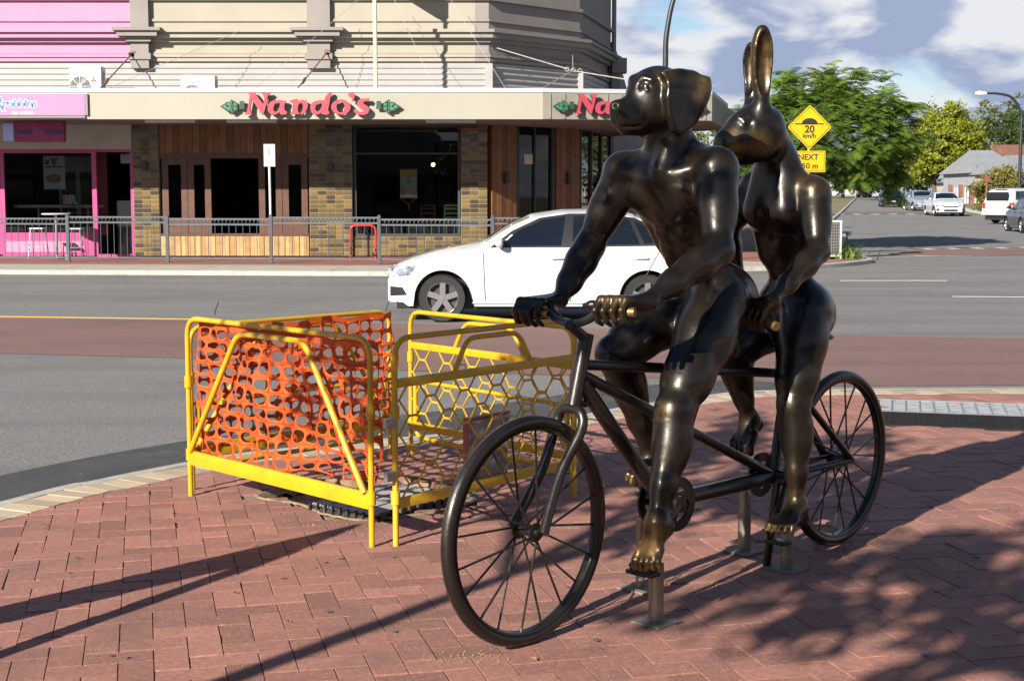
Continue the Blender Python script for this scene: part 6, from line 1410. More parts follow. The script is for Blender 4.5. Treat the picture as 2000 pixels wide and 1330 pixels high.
for i, p in enumerate(fpts):
    o = link('post', post_me, fen); o.location = tuple(p-fo)
    if i == len(fpts)-1: break
    a, b = p-fo, fpts[i+1]-fo; up_ = 0.04 if i % 2 else 0.0
    for z in (0.10, 0.90, 1.03): q = MB(); q.bar(a+np.array([0.04, 0, z+up_*(z > .5)]), b+np.array([-0.04, 0, z+up_*(z > .5)]), 0.03, 0.035); q.build('rail', m_fence, fen)
    n_ = 15
    for k in range(1, n_): o = link('picket', pick_me, fen); o.location = tuple(a+(b-a)*k/n_+np.array([0, 0, 0.10])); o.scale = (1, 1, 0.96+up_)
    q = MB()
    for k in range(26): c_ = a+(b-a)*(k+0.8)/26.6; q.tube([c_+np.array([0.048*math.cos(t_), 0, 0.965+up_+0.048*math.sin(t_)]) for t_ in np.linspace(0, 6.283, 13)[:-1]], 0.006, 5, closed=True)
    q.build('ring_row', m_fence, fen)
# red hoop
m_redp = mat('red_enamel', (0.50, 0.02, 0.02), (0.42, 0.02, 0.02), scale=6, rough=0.35)
a, b = gnd(684, 510), gnd(731, 511); hp = empty('bike_hoop', tuple(a), 0, 'red steel bicycle hoop standing behind the grey fence', 'bike hoop')
q = MB(); w_ = b[0]-a[0]; q.tube(rounded([(0, 0.15, 0), (0, 0.15, 0.86), (w_, 0.15, 0.86), (w_, 0.15, 0)], 0.14, 6), 0.028, 10); q.build('hoop', m_redp, hp, smooth=True)
# parking sign
ps = gnd(529, 512); sp = empty('parking_sign', (ps[0], ps[1]+0.12, 0), 0, 'small white parking sign on a white pole behind the fence', 'sign')
q = MB(); q.tube([(0, 0, 0), (-0.02, 0, 2.78)], 0.03, 10); q.build('pole', m_white2, sp, smooth=True); q = MB(); q.box(-0.14, 0.13, -0.045, -0.03, 2.27, 2.80, bev=0.006); q.build('plate', m_white2, sp)
m_grn = mat('sign_green', (0.05, 0.13, 0.09), rough=0.5); text('5', 0.17, (-0.02, -0.048, 2.62), (1, 0, 0), (0, -1, 0), m_grn, sp); q = MB(); q.prism([(-0.02, 0.0), (0.0, 0.09), (0.05, 0.03), (0.01, 0.03), (0.03, -0.04)], (-0.02, -0.048, 2.42), (1, 0, 0), (0, 0, 1), (0, -0.002, 0)); q.build('arrow_print', mat('pale_cyan', (0.45, 0.62, 0.66), rough=0.5), sp)
# cafe table and stools in front of the pink shop
tb = empty('cafe_table', (fx_(108, 36.4), 36.4, 0), 0, 'tall round white cafe table outside the pink shop', 'table')
q = MB(); q.lathe([(0.001, 1.10), (0.34, 1.10), (0.36, 1.12), (0.34, 1.14), (0.001, 1.14)], 32); q.build('table_top', m_white2, tb, smooth=True); q = MB(); q.tube([(0, 0, 0.03), (0, 0, 1.10)], 0.035, 10); q.build('stem', m_alloy, tb, smooth=True); q = MB(); q.lathe([(0.001, 0.04), (0.06, 0.05), (0.27, 0.015), (0.28, 0.0)], 28); q.build('base', m_alloy, tb, smooth=True)
sh_ = empty('window_bench', (0, FY, 0), 0, 'pale counter ledge along the inside of the pink shop window', 'counter'); q = MB(); q.box(fx_(20), fx_(186), 0.25, 0.75, fz(406), fz(401)); q.build('ledge', m_fasc, sh_)
for px in (62, 160): q = MB(); q.tube([(fx_(px), 0.5, 0.02), (fx_(px), 0.5, fz(406))], 0.03, 8); q.build('leg', m_alloy, sh_)
def stool(px, Y, label):
    s_ = empty('bar_stool', (fx_(px, Y), Y, 0), 0, label, 'stool', 'metal bar stools outside the pink shop'); q = MB(); q.box(-0.17, 0.17, -0.17, 0.17, 0.74, 0.77, bev=0.01); q.build('seat', m_white2, s_)
    for a in (-1, 1):
        for b in (-1, 1): q = MB(); q.tube([(a*0.14, b*0.14, 0.74), (a*0.20, b*0.20, 0)], 0.013, 7); q.build('leg', m_alloy, s_)
    q = MB(); q.tube([(-0.18, -0.18, 0.28), (0.18, -0.18, 0.28), (0.18, 0.18, 0.28), (-0.18, 0.18, 0.28)], 0.009, 6, closed=True); q.build('footrest', m_alloy, s_)
stool(146, 36.2, 'metal bar stool right of the fence post, outside the pink shop'); stool(72, 36.5, 'metal bar stool left of the round cafe table')
def chair(px, Y, m, label, back):
    c_ = empty('dining_chair', (fx_(px, Y), Y, 0.42), 0.15, label, 'chair'); q = MB(); q.box(-0.2, 0.2, -0.2, 0.2, 0.43, 0.47, bev=0.01); q.build('seat', m, c_)
    for a in (-1, 1):
        q = MB(); q.bar((a*0.18, -0.18, 0), (a*0.18, -0.18, 0.93), 0.035, 0.035, up=(0, 1, 0)); q.build('back_leg', m, c_); q = MB(); q.bar((a*0.18, 0.18, 0), (a*0.18, 0.18, 0.43), 0.035, 0.035, up=(0, 1, 0)); q.build('front_leg', m, c_)
    for z in (0.58, 0.70, 0.82, 0.91): q = MB(); q.bar((-0.18, -0.18, z), (0.18, -0.18, z), 0.02, 0.05 if back else 0.03); q.build('back_slat', m, c_)
chair(880, FY+0.75, mat('green_chair', (0.30, 0.55, 0.22), rough=0.5), 'pale green ladder-back chair inside the restaurant window', True); chair(835, FY+0.8, mat('brown_chair', (0.14, 0.07, 0.035), rough=0.5), 'brown wooden chair inside the restaurant window beside the green one', False)
q = MB(); bm_ = bmesh.new(); bmesh.ops.create_icosphere(bm_, subdivisions=2, radius=0.05); q.bm(bm_); lb = q.build('pendant_lamp', mat('lamp_glow', (1, .7, .3), emit=(1.0, 0.62, 0.22), estr=14)); lb.location = tuple(atY(846, 322, FY+2.5)); tag(lb, 'small warm pendant lamp glowing inside the restaurant window', 'lamp')
# ============================================================ TREES
def leaf_mat(name, c, c2, trans=0.35):
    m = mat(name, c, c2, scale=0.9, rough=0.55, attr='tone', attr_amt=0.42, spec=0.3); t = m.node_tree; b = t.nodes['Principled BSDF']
    tr = t.nodes.new('ShaderNodeBsdfTranslucent'); tr.inputs[0].default_value = (c2[0]*1.5, c2[1]*1.5, c2[2]*0.8, 1); x = t.nodes.new('ShaderNodeMixShader'); x.inputs[0].default_value = trans
    t.links.new(b.outputs[0], x.inputs[1]); t.links.new(tr.outputs[0], x.inputs[2]); t.links.new(x.outputs[0], t.nodes['Material Output'].inputs[0]); return m
m_bark = mat('bark', (0.12, 0.085, 0.06), (0.07, 0.05, 0.035), scale=9, rough=0.9, bump=0.6, bscale=25)
m_frond = leaf_mat('feathery_leaf', (0.085, 0.145, 0.024), (0.145, 0.225, 0.038)); m_yleaf = leaf_mat('yellow_green_leaf', (0.13, 0.155, 0.016), (0.23, 0.235, 0.02))
m_dleaf = leaf_mat('dark_leaf', (0.030, 0.055, 0.014), (0.055, 0.085, 0.02)); m_oleaf = leaf_mat('olive_leaf', (0.07, 0.085, 0.03), (0.11, 0.115, 0.04))
def unit(v): return v/np.linalg.norm(v)
def quads_mesh(name, V, m, tone):
    n = len(V)//4; me = bpy.data.meshes.new(name); me.vertices.add(len(V)); me.vertices.foreach_set('co', np.asarray(V, np.float32).ravel())
    me.loops.add(4*n); me.loops.foreach_set('vertex_index', np.arange(4*n, dtype=np.int32)); me.polygons.add(n); me.polygons.foreach_set('loop_start', np.arange(0, 4*n, 4, dtype=np.int32))
    me.update(calc_edges=True); a = me.attributes.new('tone', 'FLOAT', 'FACE'); a.data.foreach_set('value', np.asarray(tone, np.float32)); me.materials.append(m); return me
def clusters(r, n, c, rad, lobes=0.22, inner=0.45, hollow_bottom=True):
    out_ = []; ph = r.uniform(0, 6.28, 6)
    while len(out_) < n:
        d = unit(r.normal(size=3)); 
        if hollow_bottom and d[2] < -0.75: continue
        bump = 1+lobes*math.sin(3*math.atan2(d[1], d[0])+ph[0])*math.cos(2.5*d[2]+ph[1])+lobes*0.7*math.sin(7*d[0]+ph[2])*math.sin(6*d[2]+ph[3])
        out_.append((np.array(c)+d*np.array(rad)*bump*r.uniform(inner, 1.0)**0.7, d))
    return out_
def frond_crown(seed, c, rad, ncl, per, L=0.6, droop=0.5):
    r = np.random.default_rng(seed); V = []; T = []
    for (p, d) in clusters(r, ncl, c, rad):
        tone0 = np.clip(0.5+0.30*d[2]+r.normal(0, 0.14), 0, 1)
        for k in range(per):
            a = r.uniform(0, 6.283); h = np.array([math.cos(a), math.sin(a), 0]); dirv = unit(h*1.0+d*0.6+np.array([0, 0, r.uniform(0.0, 0.7)])); Lf = L*r.uniform(0.6, 1.15); np_ = 9
            side = np.cross(dirv, (0, 0, 1)); side = unit(side); pts = []; q = p+r.normal(0, 0.12, 3); dv = dirv.copy()
            for i in range(np_+1): pts.append(q.copy()); q = q+dv*Lf/np_; dv = unit(dv+np.array([0, 0, -droop*1.6/np_*(1+i*0.15)]))
            tn = np.clip(tone0+r.normal(0, 0.10), 0, 1)
            for i in range(1, np_+1):
                t_ = i/np_; ll = Lf*0.30*math.sin(math.pi*min(1, 0.15+t_*0.80)); ax = unit(pts[i]-pts[i-1]); wv = ax*Lf/np_*0.62
                for s_ in (-1, 1):
                    tip = pts[i]+side*s_*ll+ax*ll*0.35+np.array([0, 0, -0.25*ll]); V += [pts[i]-wv*0.5, pts[i]+wv*0.5, tip+wv*0.30, tip-wv*0.30]; T.append(tn)
    return np.array(V), T
def leaf_crown(seed, c, rad, ncl, per, size=0.14, spread=0.4, **kw):
    r = np.random.default_rng(seed); V = []; T = []
    for (p, d) in clusters(r, ncl, c, rad, **kw):
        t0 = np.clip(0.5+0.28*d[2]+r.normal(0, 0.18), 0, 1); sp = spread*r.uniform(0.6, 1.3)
        P = p+r.normal(0, 1, (per, 3))*sp*np.array([0.55, 0.55, 0.40])
        for q in P:
            n_ = unit(r.normal(size=3)+d*0.7+np.array([0, 0, 0.5])); a = unit(np.cross(n_, r.normal(size=3))); b = np.cross(n_, a); s_ = size*r.uniform(0.6, 1.3)
            V += [q-a*s_, q-b*s_*0.42, q+a*s_, q+b*s_*0.42]; T.append(float(np.clip(t0+r.normal(0, 0.12), 0, 1)))
    return np.array(V), T
def tree(name, base, crown, m, label, trunk_r, fork_z, tips, cat='tree', group=None, seed=1):
    root = empty(name, tuple(base), 0, label, cat, group); r = np.random.default_rng(seed); V, T = crown; V = V-np.array(base)
    link('crown', quads_mesh('crown', V, m, T), root); q = MB(); f = np.array([r.normal(0, .1), r.normal(0, .1), fork_z])
    q.tube(spline([(0, 0, -0.05), (f[0]*0.4, f[1]*0.5, fork_z*0.5), f], 4), [trunk_r*(1.25-0.5*k/8) for k in range(9)], 10)
    for tp in tips:
        tp = np.array(tp)-np.array(base); mid = f*0.5+tp*0.5+r.normal(0, 0.15, 3)*np.array([1, 1, 0.3]); pts = spline([f-np.array([0, 0, 0.1]), mid, tp], 4); q.tube(pts, [trunk_r*0.62*(1-0.75*k/(len(pts)-1)) for k in range(len(pts))], 7)
    q.build('trunk', m_bark, root, smooth=True); return root
def rtips(seed, c, rad, n, k=0.7): r = np.random.default_rng(seed); return [np.array(c)+unit(r.normal(size=3)*np.array([1, 1, 0.6])+np.array([0, 0, 0.35]))*np.array(rad)*k for _ in range(n)]
c = (9.7, 44.6, 3.25); rad = (2.75, 2.6, 1.95)
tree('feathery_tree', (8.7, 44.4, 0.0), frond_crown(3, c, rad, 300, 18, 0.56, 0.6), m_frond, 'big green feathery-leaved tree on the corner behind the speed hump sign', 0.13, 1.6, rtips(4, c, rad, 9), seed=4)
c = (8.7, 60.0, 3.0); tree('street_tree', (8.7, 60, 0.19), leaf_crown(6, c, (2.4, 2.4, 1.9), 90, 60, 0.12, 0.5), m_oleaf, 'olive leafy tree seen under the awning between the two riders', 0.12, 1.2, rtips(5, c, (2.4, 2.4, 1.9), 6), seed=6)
c = (40.3, 135, 6.0); rad = (3.4, 3.2, 4.1)
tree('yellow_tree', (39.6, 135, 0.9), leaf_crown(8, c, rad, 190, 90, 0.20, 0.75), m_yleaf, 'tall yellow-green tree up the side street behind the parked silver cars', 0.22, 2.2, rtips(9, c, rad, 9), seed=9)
for i, (px, Y, zc, rx, rz, mm, lb) in enumerate(((1745, 165, 5.0, 4.5, 3.6, m_dleaf, 'dark dense tree beyond the black parked car'), (1690, 190, 4.6, 5.0, 2.6, m_dleaf, 'dark tree far up the left side of the street'),
        (1893, 180, 5.8, 2.6, 2.6, m_dleaf, 'small dark tree right of the yellow tree'), (1945, 260, 15.0, 5.5, 4.8, m_oleaf, 'tall sparse gum tree on the skyline left of the street lamp'), (1995, 250, 12.5, 7.0, 4.0, m_dleaf, 'dark gum tree on the skyline behind the street lamp'), (2040, 240, 12.0, 8, 4.0, m_dleaf, 'dark skyline tree at the right edge of view'))):
    X = float(atY(px, 385, Y)[0]); c = (X, Y, zc); sparse = i == 3
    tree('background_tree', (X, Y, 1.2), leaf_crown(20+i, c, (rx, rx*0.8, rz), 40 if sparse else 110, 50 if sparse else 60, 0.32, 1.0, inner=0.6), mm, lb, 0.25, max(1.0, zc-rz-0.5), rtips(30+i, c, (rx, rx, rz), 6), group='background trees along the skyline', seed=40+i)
c = (31.2, 92, 2.0); tree('garden_bush', (31.2, 92, 0.5), leaf_crown(12, c, (1.75, 1.5, 1.35), 90, 70, 0.13, 0.42), leaf_mat('autumn_leaf', (0.11, 0.14, 0.03), (0.20, 0.15, 0.045)), 'reddish green garden bush beside the white wagon', 0.06, 0.5, rtips(13, c, (1.9, 1.5, 1.3), 6), cat='bush', seed=12)
# ============================================================ CORNER NOSE
r_ = np.random.default_rng(3); q = MB(); gp = (8.35, 36.9, 0); V = []; T = []
for k in range(130):
    b = np.array([gp[0]+r_.normal(0, 0.32), gp[1]+r_.normal(0, 0.6), 0.0]); a = r_.uniform(0, 6.283); h = np.array([math.cos(a), math.sin(a), 0]); L = r_.uniform(0.35, 0.72); sd = np.array([-h[1], h[0], 0])*0.022; p0 = b
    for i in range(4):
        t0, t1 = i/4, (i+1)/4; f = lambda t_: b+h*L*0.65*t_**1.5+np.array([0, 0, L*(t_-0.42*t_*t_)]); w0, w1 = (1-t0*0.9), (1-t1*0.9); V += [f(t0)-sd*w0, f(t0)+sd*w0, f(t1)+sd*w1, f(t1)-sd*w1]; T.append(r_.uniform(0, 1))
pt = empty('strap_leaf_plant', gp, 0, 'clump of green strap-leaved plants on the corner nose beside the street', 'plant'); link('leaves', quads_mesh('leaves', np.array(V)-np.array(gp), m_frond, T), pt)
q = MB(); q.lathe([(0.001, 0.03), (0.55, 0.02), (0.62, 0.0)], 20); o = q.build('soil_mound', m_soil, pt)
ab = empty('sandwich_board', (7.95, 36.0, 0), 0.25, 'white-framed grid sandwich board on the corner footpath behind the rear rider', 'sign board')
q = MB(); q.box(-0.33, 0.33, -0.03, 0.0, 0.92, 0.97); q.box(-0.33, -0.28, -0.03, 0, 0, 0.92); q.box(0.28, 0.33, -0.03, 0, 0, 0.92); q.box(-0.28, 0.28, -0.03, 0, 0.06, 0.10); q.build('frame', m_white2, ab); q = MB(); q.box(-0.28, 0.28, -0.012, -0.008, 0.10, 0.92); q.build('panel', m_dk, ab)
for k in range(9): q = MB(); x = -0.28+0.56*(k+0.5)/9; q.box(x-0.008, x+0.008, -0.02, -0.013, 0.10, 0.92); q.build('grid_bar', m_greyr, ab)
for k in range(11): q = MB(); z = 0.10+0.82*(k+0.5)/11; q.box(-0.28, 0.28, -0.024, -0.021, z-0.008, z+0.008); q.build('grid_bar', m_greyr, ab)
# ============================================================ SPEED HUMP SIGN
m_sy = mat('sign_yellow', (0.48, 0.315, 0.0), (0.46, 0.30, 0.0), scale=2, rough=0.4); m_sk = mat('sign_black', (0.01, 0.01, 0.01), rough=0.5)
SY = 36.2; cD_ = atY(1581, 249, SY); ss = empty('speed_hump_sign', (cD_[0], SY, 0), 0, 'yellow diamond speed hump sign reading 20 km/h above a NEXT 50 m plate', 'sign')
zc = cD_[2]; hd = 43/FPX*SY; q = MB(); q.tube([(0.0, 0.035, 0), (0.0, 0.035, zc+0.3)], 0.03, 10); q.build('pole', m_yel_lift, ss, smooth=True)
def rdiamond(h, rr): 
    return [tuple(p) for p in rounded([(h*0.5, h*0.5), (0, h), (-h, 0), (0, -h), (h, 0), (h*0.5, h*0.5)], rr, 4)[:-1]]
dm = empty('diamond'); dm.parent = ss; q = MB(); q.prism(rdiamond(hd, 0.06), (0, 0, zc), (1, 0, 0), (0, 0, 1), (0, -0.012, 0)); q.build('plate', m_sy, dm)
q = MB(); a_ = rdiamond(hd*0.93, 0.05); b_ = rdiamond(hd*0.895, 0.05); n_ = len(a_); q.add([(p[0], -0.014, zc+p[1]) for p in a_]+[(p[0], -0.014, zc+p[1]) for p in b_], [(i, (i+1) % n_, n_+(i+1) % n_, n_+i) for i in range(n_)]); q.build('border', m_sk, dm)
q = MB(); R0 = 0.20; q.add([(-0.16, -0.015, zc+0.085)]+[(0.0+R0*1.0*math.cos(a), -0.015, zc+0.085+0.14*math.sin(a)) for a in np.linspace(0, math.pi, 16)], [(0, k+1, k+2) for k in range(15)]); q.box(-0.36, 0.36, -0.0165, -0.0135, zc+0.065, zc+0.095); q.build('hump_symbol', m_sk, dm)
text('20', 0.25, (0, -0.016, zc-0.055), (1, 0, 0), (0, -1, 0), m_sk, dm, off=0.006); text('km/h', 0.16, (0, -0.016, zc-0.215), (1, 0, 0), (0, -1, 0), m_sk, dm, off=0.003)
pz = atY(1580, 316, SY)[2]; pw, ph = 32/FPX*SY, 20.5/FPX*SY; np_ = empty('distance_plate'); np_.parent = ss
q = MB(); q.box(-pw, pw, -0.012, 0.0, pz-ph, pz+ph, bev=0.004); q.build('plate', m_sy, np_)
q = MB(); i_ = 0.025; q.box(-pw+i_, pw-i_, -0.0145, -0.0125, pz+ph-i_-0.012, pz+ph-i_); q.box(-pw+i_, pw-i_, -0.0145, -0.0125, pz-ph+i_, pz-ph+i_+0.012); q.box(-pw+i_, -pw+i_+0.012, -0.014, -0.0125, pz-ph+i_+0.013, pz+ph-i_-0.013); q.box(pw-i_-0.012, pw-i_, -0.014, -0.0125, pz-ph+i_+0.013, pz+ph-i_-0.013); q.build('border', m_sk, np_)
text('NEXT', 0.20, (-0.02, -0.0165, pz+0.105), (1, 0, 0), (0, -1, 0), m_sk, np_, off=0.003); text('50 m', 0.20, (0.03, -0.0165, pz-0.115), (1, 0, 0), (0, -1, 0), m_sk, np_, off=0.003)
# ============================================================ STREET LAMPS
m_pole = mat('dark_lamp_pole', (0.016, 0.018, 0.022), (0.012, 0.014, 0.018), scale=3, rough=0.45)
def lamp(base, z1, pts, r0, label, head=True):
    root = empty('street_lamp', base, 0, label, 'street lamp', 'curved street lamps'); P = [(0, 0, 0), (0, 0, z1*0.5), (0, 0, z1)]+pts; S = spline(P, 7); q = MB(); q.tube(S, [r0*(1-0.45*k/(len(S)-1)) for k in range(len(S))], 12); q.build('pole', m_pole, root, smooth=True)
    e = np.array(pts[-1]); d = unit(np.array(pts[-1])-np.array(pts[-2])); q = MB(); q.lathe([(0.001, -0.05), (0.06, -0.03), (0.10, 0.15), (0.13, 0.45), (0.08, 0.62), (0.001, 0.64)], 14, e, d); q.build('lamp_head', mat('lamp_head_white', (0.75, 0.75, 0.73), rough=0.35), root, smooth=True); return root
Y = 33.0; x = fx_(1297, Y); lamp((x, Y, 0), 4.5, [(0.03, 0, 5.3), (0.25, 0, 6.2), (0.8, 0, 6.9), (1.6, 0, 7.1)], 0.075, 'dark street lamp pole rising behind the dog head')
Y = 84.0; x = float(atY(1990, 385, Y)[0]); zt = float(atY(1990, 183, Y)[2]); lamp((x, Y, 0.3), zt-2.4, [(-0.05, 0, zt-1.4), (-0.6, 0, zt-0.55), (-1.4, 0, zt-0.32), (-2.1, 0, zt-0.30)], 0.11, 'curved street lamp with white head at the right edge above the white wagon')
# ============================================================ SIDE STREET MARKINGS
def gz(px, py): 
    for Y in np.arange(30, 300, 0.1):
        p = atY(px, py, Y)
        if p[2] <= ROADZ+rise(Y): return p
    return p
q = MB(); a, b, c, d = gnd(1722, 503, ROADZ), gnd(2600, 490, ROADZ), gnd(2500, 480, ROADZ), gnd(1790, 488, ROADZ)
q.add([(p[0], p[1], ROADZ+0.004+rise(p[1])) for p in (a, b, c, d)], [(0, 1, 2, 3)]); tag(q.build('raised_crossing', m_redroad), kind='structure')
q = MB(); n_ = 16
for k in range(n_):
    p = a+(b-a)*(k+0.05)/n_; p2 = a+(b-a)*(k+1.0)/n_; q.add([(p[0], p[1], ROADZ+0.010+rise(p[1])), (p2[0], p2[1], ROADZ+0.010+rise(p2[1])), (p2[0], p2[1]+0.35, ROADZ+0.010+rise(p2[1]+0.35)), (p[0], p[1]+0.35, ROADZ+0.010+rise(p[1]+.35))], [(0, 1, 2, 3)])
    if k > 0: s_ = p+(p2-p)*0.2; e_ = p+(p2-p)*0.62; q.add([(s_[0], s_[1]+0.35, ROADZ+0.011+rise(s_[1]+.35)), (e_[0], e_[1]+0.35, ROADZ+0.011+rise(e_[1]+.35)), (e_[0]-0.3, e_[1]+1.25, ROADZ+0.011+rise(e_[1]+1.25)), (s_[0]-0.3, s_[1]+1.25, ROADZ+0.011+rise(s_[1]+1.25))], [(0, 1, 2, 3)])
    t_ = d+(c-d)*(k+0.1)/n_; u_ = d+(c-d)*(k+0.5)/n_; q.add([(t_[0], t_[1]-0.9, ROADZ+0.011+rise(t_[1]-.9)), (u_[0], u_[1]-0.9, ROADZ+0.011+rise(u_[1]-.9)), (u_[0], u_[1]-0.1, ROADZ+0.011+rise(u_[1])), (t_[0], t_[1]-0.1, ROADZ+0.011+rise(t_[1]))], [(0, 1, 2, 3)])
tag(q.build('crossing_markings', m_white), kind='structure')
q = MB(); q.add([(x, y, ROADZ+0.02+rise(y)) for x, y in ((20.5, 93), (29.8, 93), (31.4, 100), (22.6, 100))], [(0, 1, 2, 3)]); tag(q.build('speed_hump', m_redroad), kind='structure')
q = MB()
for k in range(8): x = 20.6+1.15*k; q.add([(x, 91, ROADZ+0.02+rise(91)), (x+0.55, 91, ROADZ+0.02+rise(91)), (x+0.75, 93.2, ROADZ+0.026+rise(93.2)), (x+0.2, 93.2, ROADZ+0.026+rise(93.2))], [(0, 1, 2, 3)])
tag(q.build('hump_markings', m_white), kind='structure')
# right verge: kerb and grass
m_grass = mat('verge_grass', (0.075, 0.12, 0.02), (0.16, 0.15, 0.05), scale=0.9, rough=0.95, bump=0.6, bscale=12)
ve = [(60, 50.5), (30.2, 58.5), (26.0, 69), (31.9, 100), (39.4, 130), (57.5, 200)]; q = MB()
for i, p in enumerate(ve): q.v += [(p[0]-0.25, p[1], ROADZ+rise(p[1])), (p[0], p[1], 0.04+rise(p[1])), (p[0]+0.2, p[1], 0.05+rise(p[1])), (p[0]+40, p[1]+6, 0.25+rise(p[1]))]
for i in range(len(ve)-1):
    for k in range(3): a = i*4+k; q.f.append((a, a+1, a+5, a+4)); q.m.append(0 if k < 2 else 1)
tag(q.build('grass_verge', [m_kerb, m_grass]), kind='structure')
# ============================================================ PARKED CARS
def place(m_body, px, py, Y, rz, label, det=False):
    o = sedan(m_body, label, 'cars parked up the side street', det); X = float(atY(px, 385, Y)[0]); o.location = (X, Y, ROADZ+rise(Y)); o.rotation_euler = (0, 0, rz); return o
silver = paint('silver_paint', (0.42, 0.44, 0.48), 0.6); pale = paint('pale_silver_paint', (0.62, 0.63, 0.64), 0.3); black = paint('black_paint', (0.012, 0.012, 0.015)); navy = paint('navy_paint', (0.012, 0.016, 0.04), 0.3)
place(pale, 1858, 417, 87, math.pi/2-0.10, 'pale silver sedan parked nearest on the right of the side street'); place(silver, 1812, 410, 103, math.pi/2-0.05, 'darker silver sedan just behind the pale silver one'); place(black, 1744, 395, 119, math.pi/2-0.18, 'black sedan coming down the side street')
place(silver, 1690, 388, 195, math.pi/2-0.15, 'tiny silver car far up the side street'); place(pale, 1636, 386, 190, math.pi/2-0.2, 'tiny white car far up the street at the left edge of the tree'); 
o = place(navy, 1995, 440, 57.5, -math.pi/2-0.12, 'dark blue car at the right edge of view, tail lights towards the camera', True); o.location.x += 1.75; o.location.y += 4.6
# white wagon seen from behind
WAG = [(0, 0.75), (0.05, 0.86), (0.15, 0.95), (0.9, 1.08), (1.25, 1.13), (1.6, 1.45), (1.95, 1.68), (2.4, 1.74), (3.6, 1.75), (4.55, 1.72), (4.80, 1.60), (4.98, 1.10), (5.0, 0.95)]
shw = Shape(WAG, 5.0, 0.92, (0.85, 3.85), 0.36, zb=1.08, sill=0.34, boxy=0.10, fw=(0.72, 0.90))
def wag_extra(root, sh):
    for s_ in (-1, 1):
        q = MB(); q.box(sh.L-0.06, sh.L+0.015, s_*0.74-0.07, s_*0.74+0.07, 0.72, 1.02, bev=0.01); q.build('tail_light', m_tail, root); poly_patch([(sh.L-0.22, 0.72), (sh.L-0.03, 0.72), (sh.L-0.04, 1.03), (sh.L-0.20, 1.03)], lambda x, z: (x, s_*(sh.side(x, z)+0.005), z)).build('tail_light', m_tail, root)
        poly_patch([(1.3, 0.98), (4.9, 0.98), (4.9, 1.06), (1.3, 1.06)], lambda x, z: (x, s_*(sh.side(x, z)+0.005), z)).build('yellow_stripe', mat('lime_stripe', (0.62, 0.70, 0.06), rough=0.4), root)
    q = MB(); q.box(sh.L-0.02, sh.L+0.01, -0.62, 0.62, 1.12, 1.54, bev=0.02); q.build('rear_window', m_glass, root); q = MB(); q.box(sh.L-0.02, sh.L+0.02, -0.25, 0.25, 0.74, 0.84); q.build('number_plate', m_plt, root); q = MB(); q.box(sh.L-0.05, sh.L+0.08, -0.85, 0.85, 0.42, 0.58, bev=0.03); q.build('bumper', m_white2, root)
wg = make_car('wagon', shw, paint('white_paint', (0.5, 0.5, 0.51)), 'white wagon with dark windows and red tail lights parked at the right edge', 'cars parked up the side street',
    [('glass', [(1.62, 1.14), (1.95, 1.52), (2.5, 1.58), (2.5, 1.14)]), ('glass', [(2.6, 1.14), (2.6, 1.58), (3.4, 1.59), (3.4, 1.14)]), ('glass', [(3.5, 1.16), (3.5, 1.60), (4.55, 1.58), (4.68, 1.16)])], (1.30, 1.88, 0, 0, 0.9), (4.62, 4.72, 0, 0, 0.5), det=False, extra=wag_extra)
wg.rotation_euler = (0, 0, math.radians(180+38)); wg.location = (27.9, 74.2, ROADZ+rise(73)+0.02)
# ============================================================ HOUSES UP THE STREET
m_tin = mat('grey_tin_roof', (0.27, 0.28, 0.30), (0.23, 0.24, 0.26), scale=0.6, rough=0.5, metal=0.2); m_hw = mat('house_wall', (0.28, 0.29, 0.31), (0.24, 0.25, 0.27), scale=1, rough=0.85); m_terr = mat('terracotta_roof', (0.17, 0.075, 0.05), (0.13, 0.055, 0.038), scale=2, rough=0.8); m_cw = mat('cream_wall', (0.36, 0.34, 0.29), rough=0.85)
def house(px0, px1, Y, zw_, zr, mw, mr, label, hip=True, depth=9):
    X0, X1 = float(atY(px0, 385, Y)[0]), float(atY(px1, 385, Y)[0]); g = rise(Y)-0.1; root = empty('house', ((X0+X1)/2, Y, g), 0, label, 'house', 'houses up the side street'); w_ = (X1-X0)/2; q = MB(); q.box(-w_, w_, 0, depth, 0, zw_-g); q.build('wall', mw, root)
    e = 0.4; h0 = zw_-g-0.02; h1 = zr-g; q = MB(); r0 = w_*0.55 if hip else w_+e
    q.add([(-w_-e, -e, h0), (w_+e, -e, h0), (w_+e, depth+e, h0), (-w_-e, depth+e, h0), (-r0, depth/2, h1), (r0, depth/2, h1)], [(0, 1, 5, 4), (2, 3, 4, 5), (1, 2, 5), (3, 0, 4), (3, 2, 1, 0)]); q.build('roof', mr, root)
    for k in range(2):
        x = -w_*0.5+k*w_; f = MB(); f.box(x-0.6, x+0.6, -0.05, 0.04, 0.9, 2.1); fo_ = f.build('window', m_white2, root); q = MB(); q.box(x-0.5, x+0.5, -0.06, -0.052, 1.0, 2.0); q.build('pane', m_glass, fo_)
    return root
house(1904, 1990, 122, 3.6, 5.6, m_hw, m_tin, 'grey walled house with pale tin roof right of the yellow tree', True); house(1975, 2090, 112, 3.4, 4.9, m_cw, m_tin, 'cream house with pale tin roof at the right edge behind the lamp'); house(1920, 2060, 175, 5.2, 8.0, m_cw, m_terr, 'distant cream house with terracotta roof on the skyline'); house(1880, 1925, 140, 3.0, 4.6, m_cw, m_tin, 'small pale house half hidden behind the yellow tree'); house(1560, 1680, 235, 4.2, 6.6, m_cw, m_terr, 'far house closing the view up the side street')
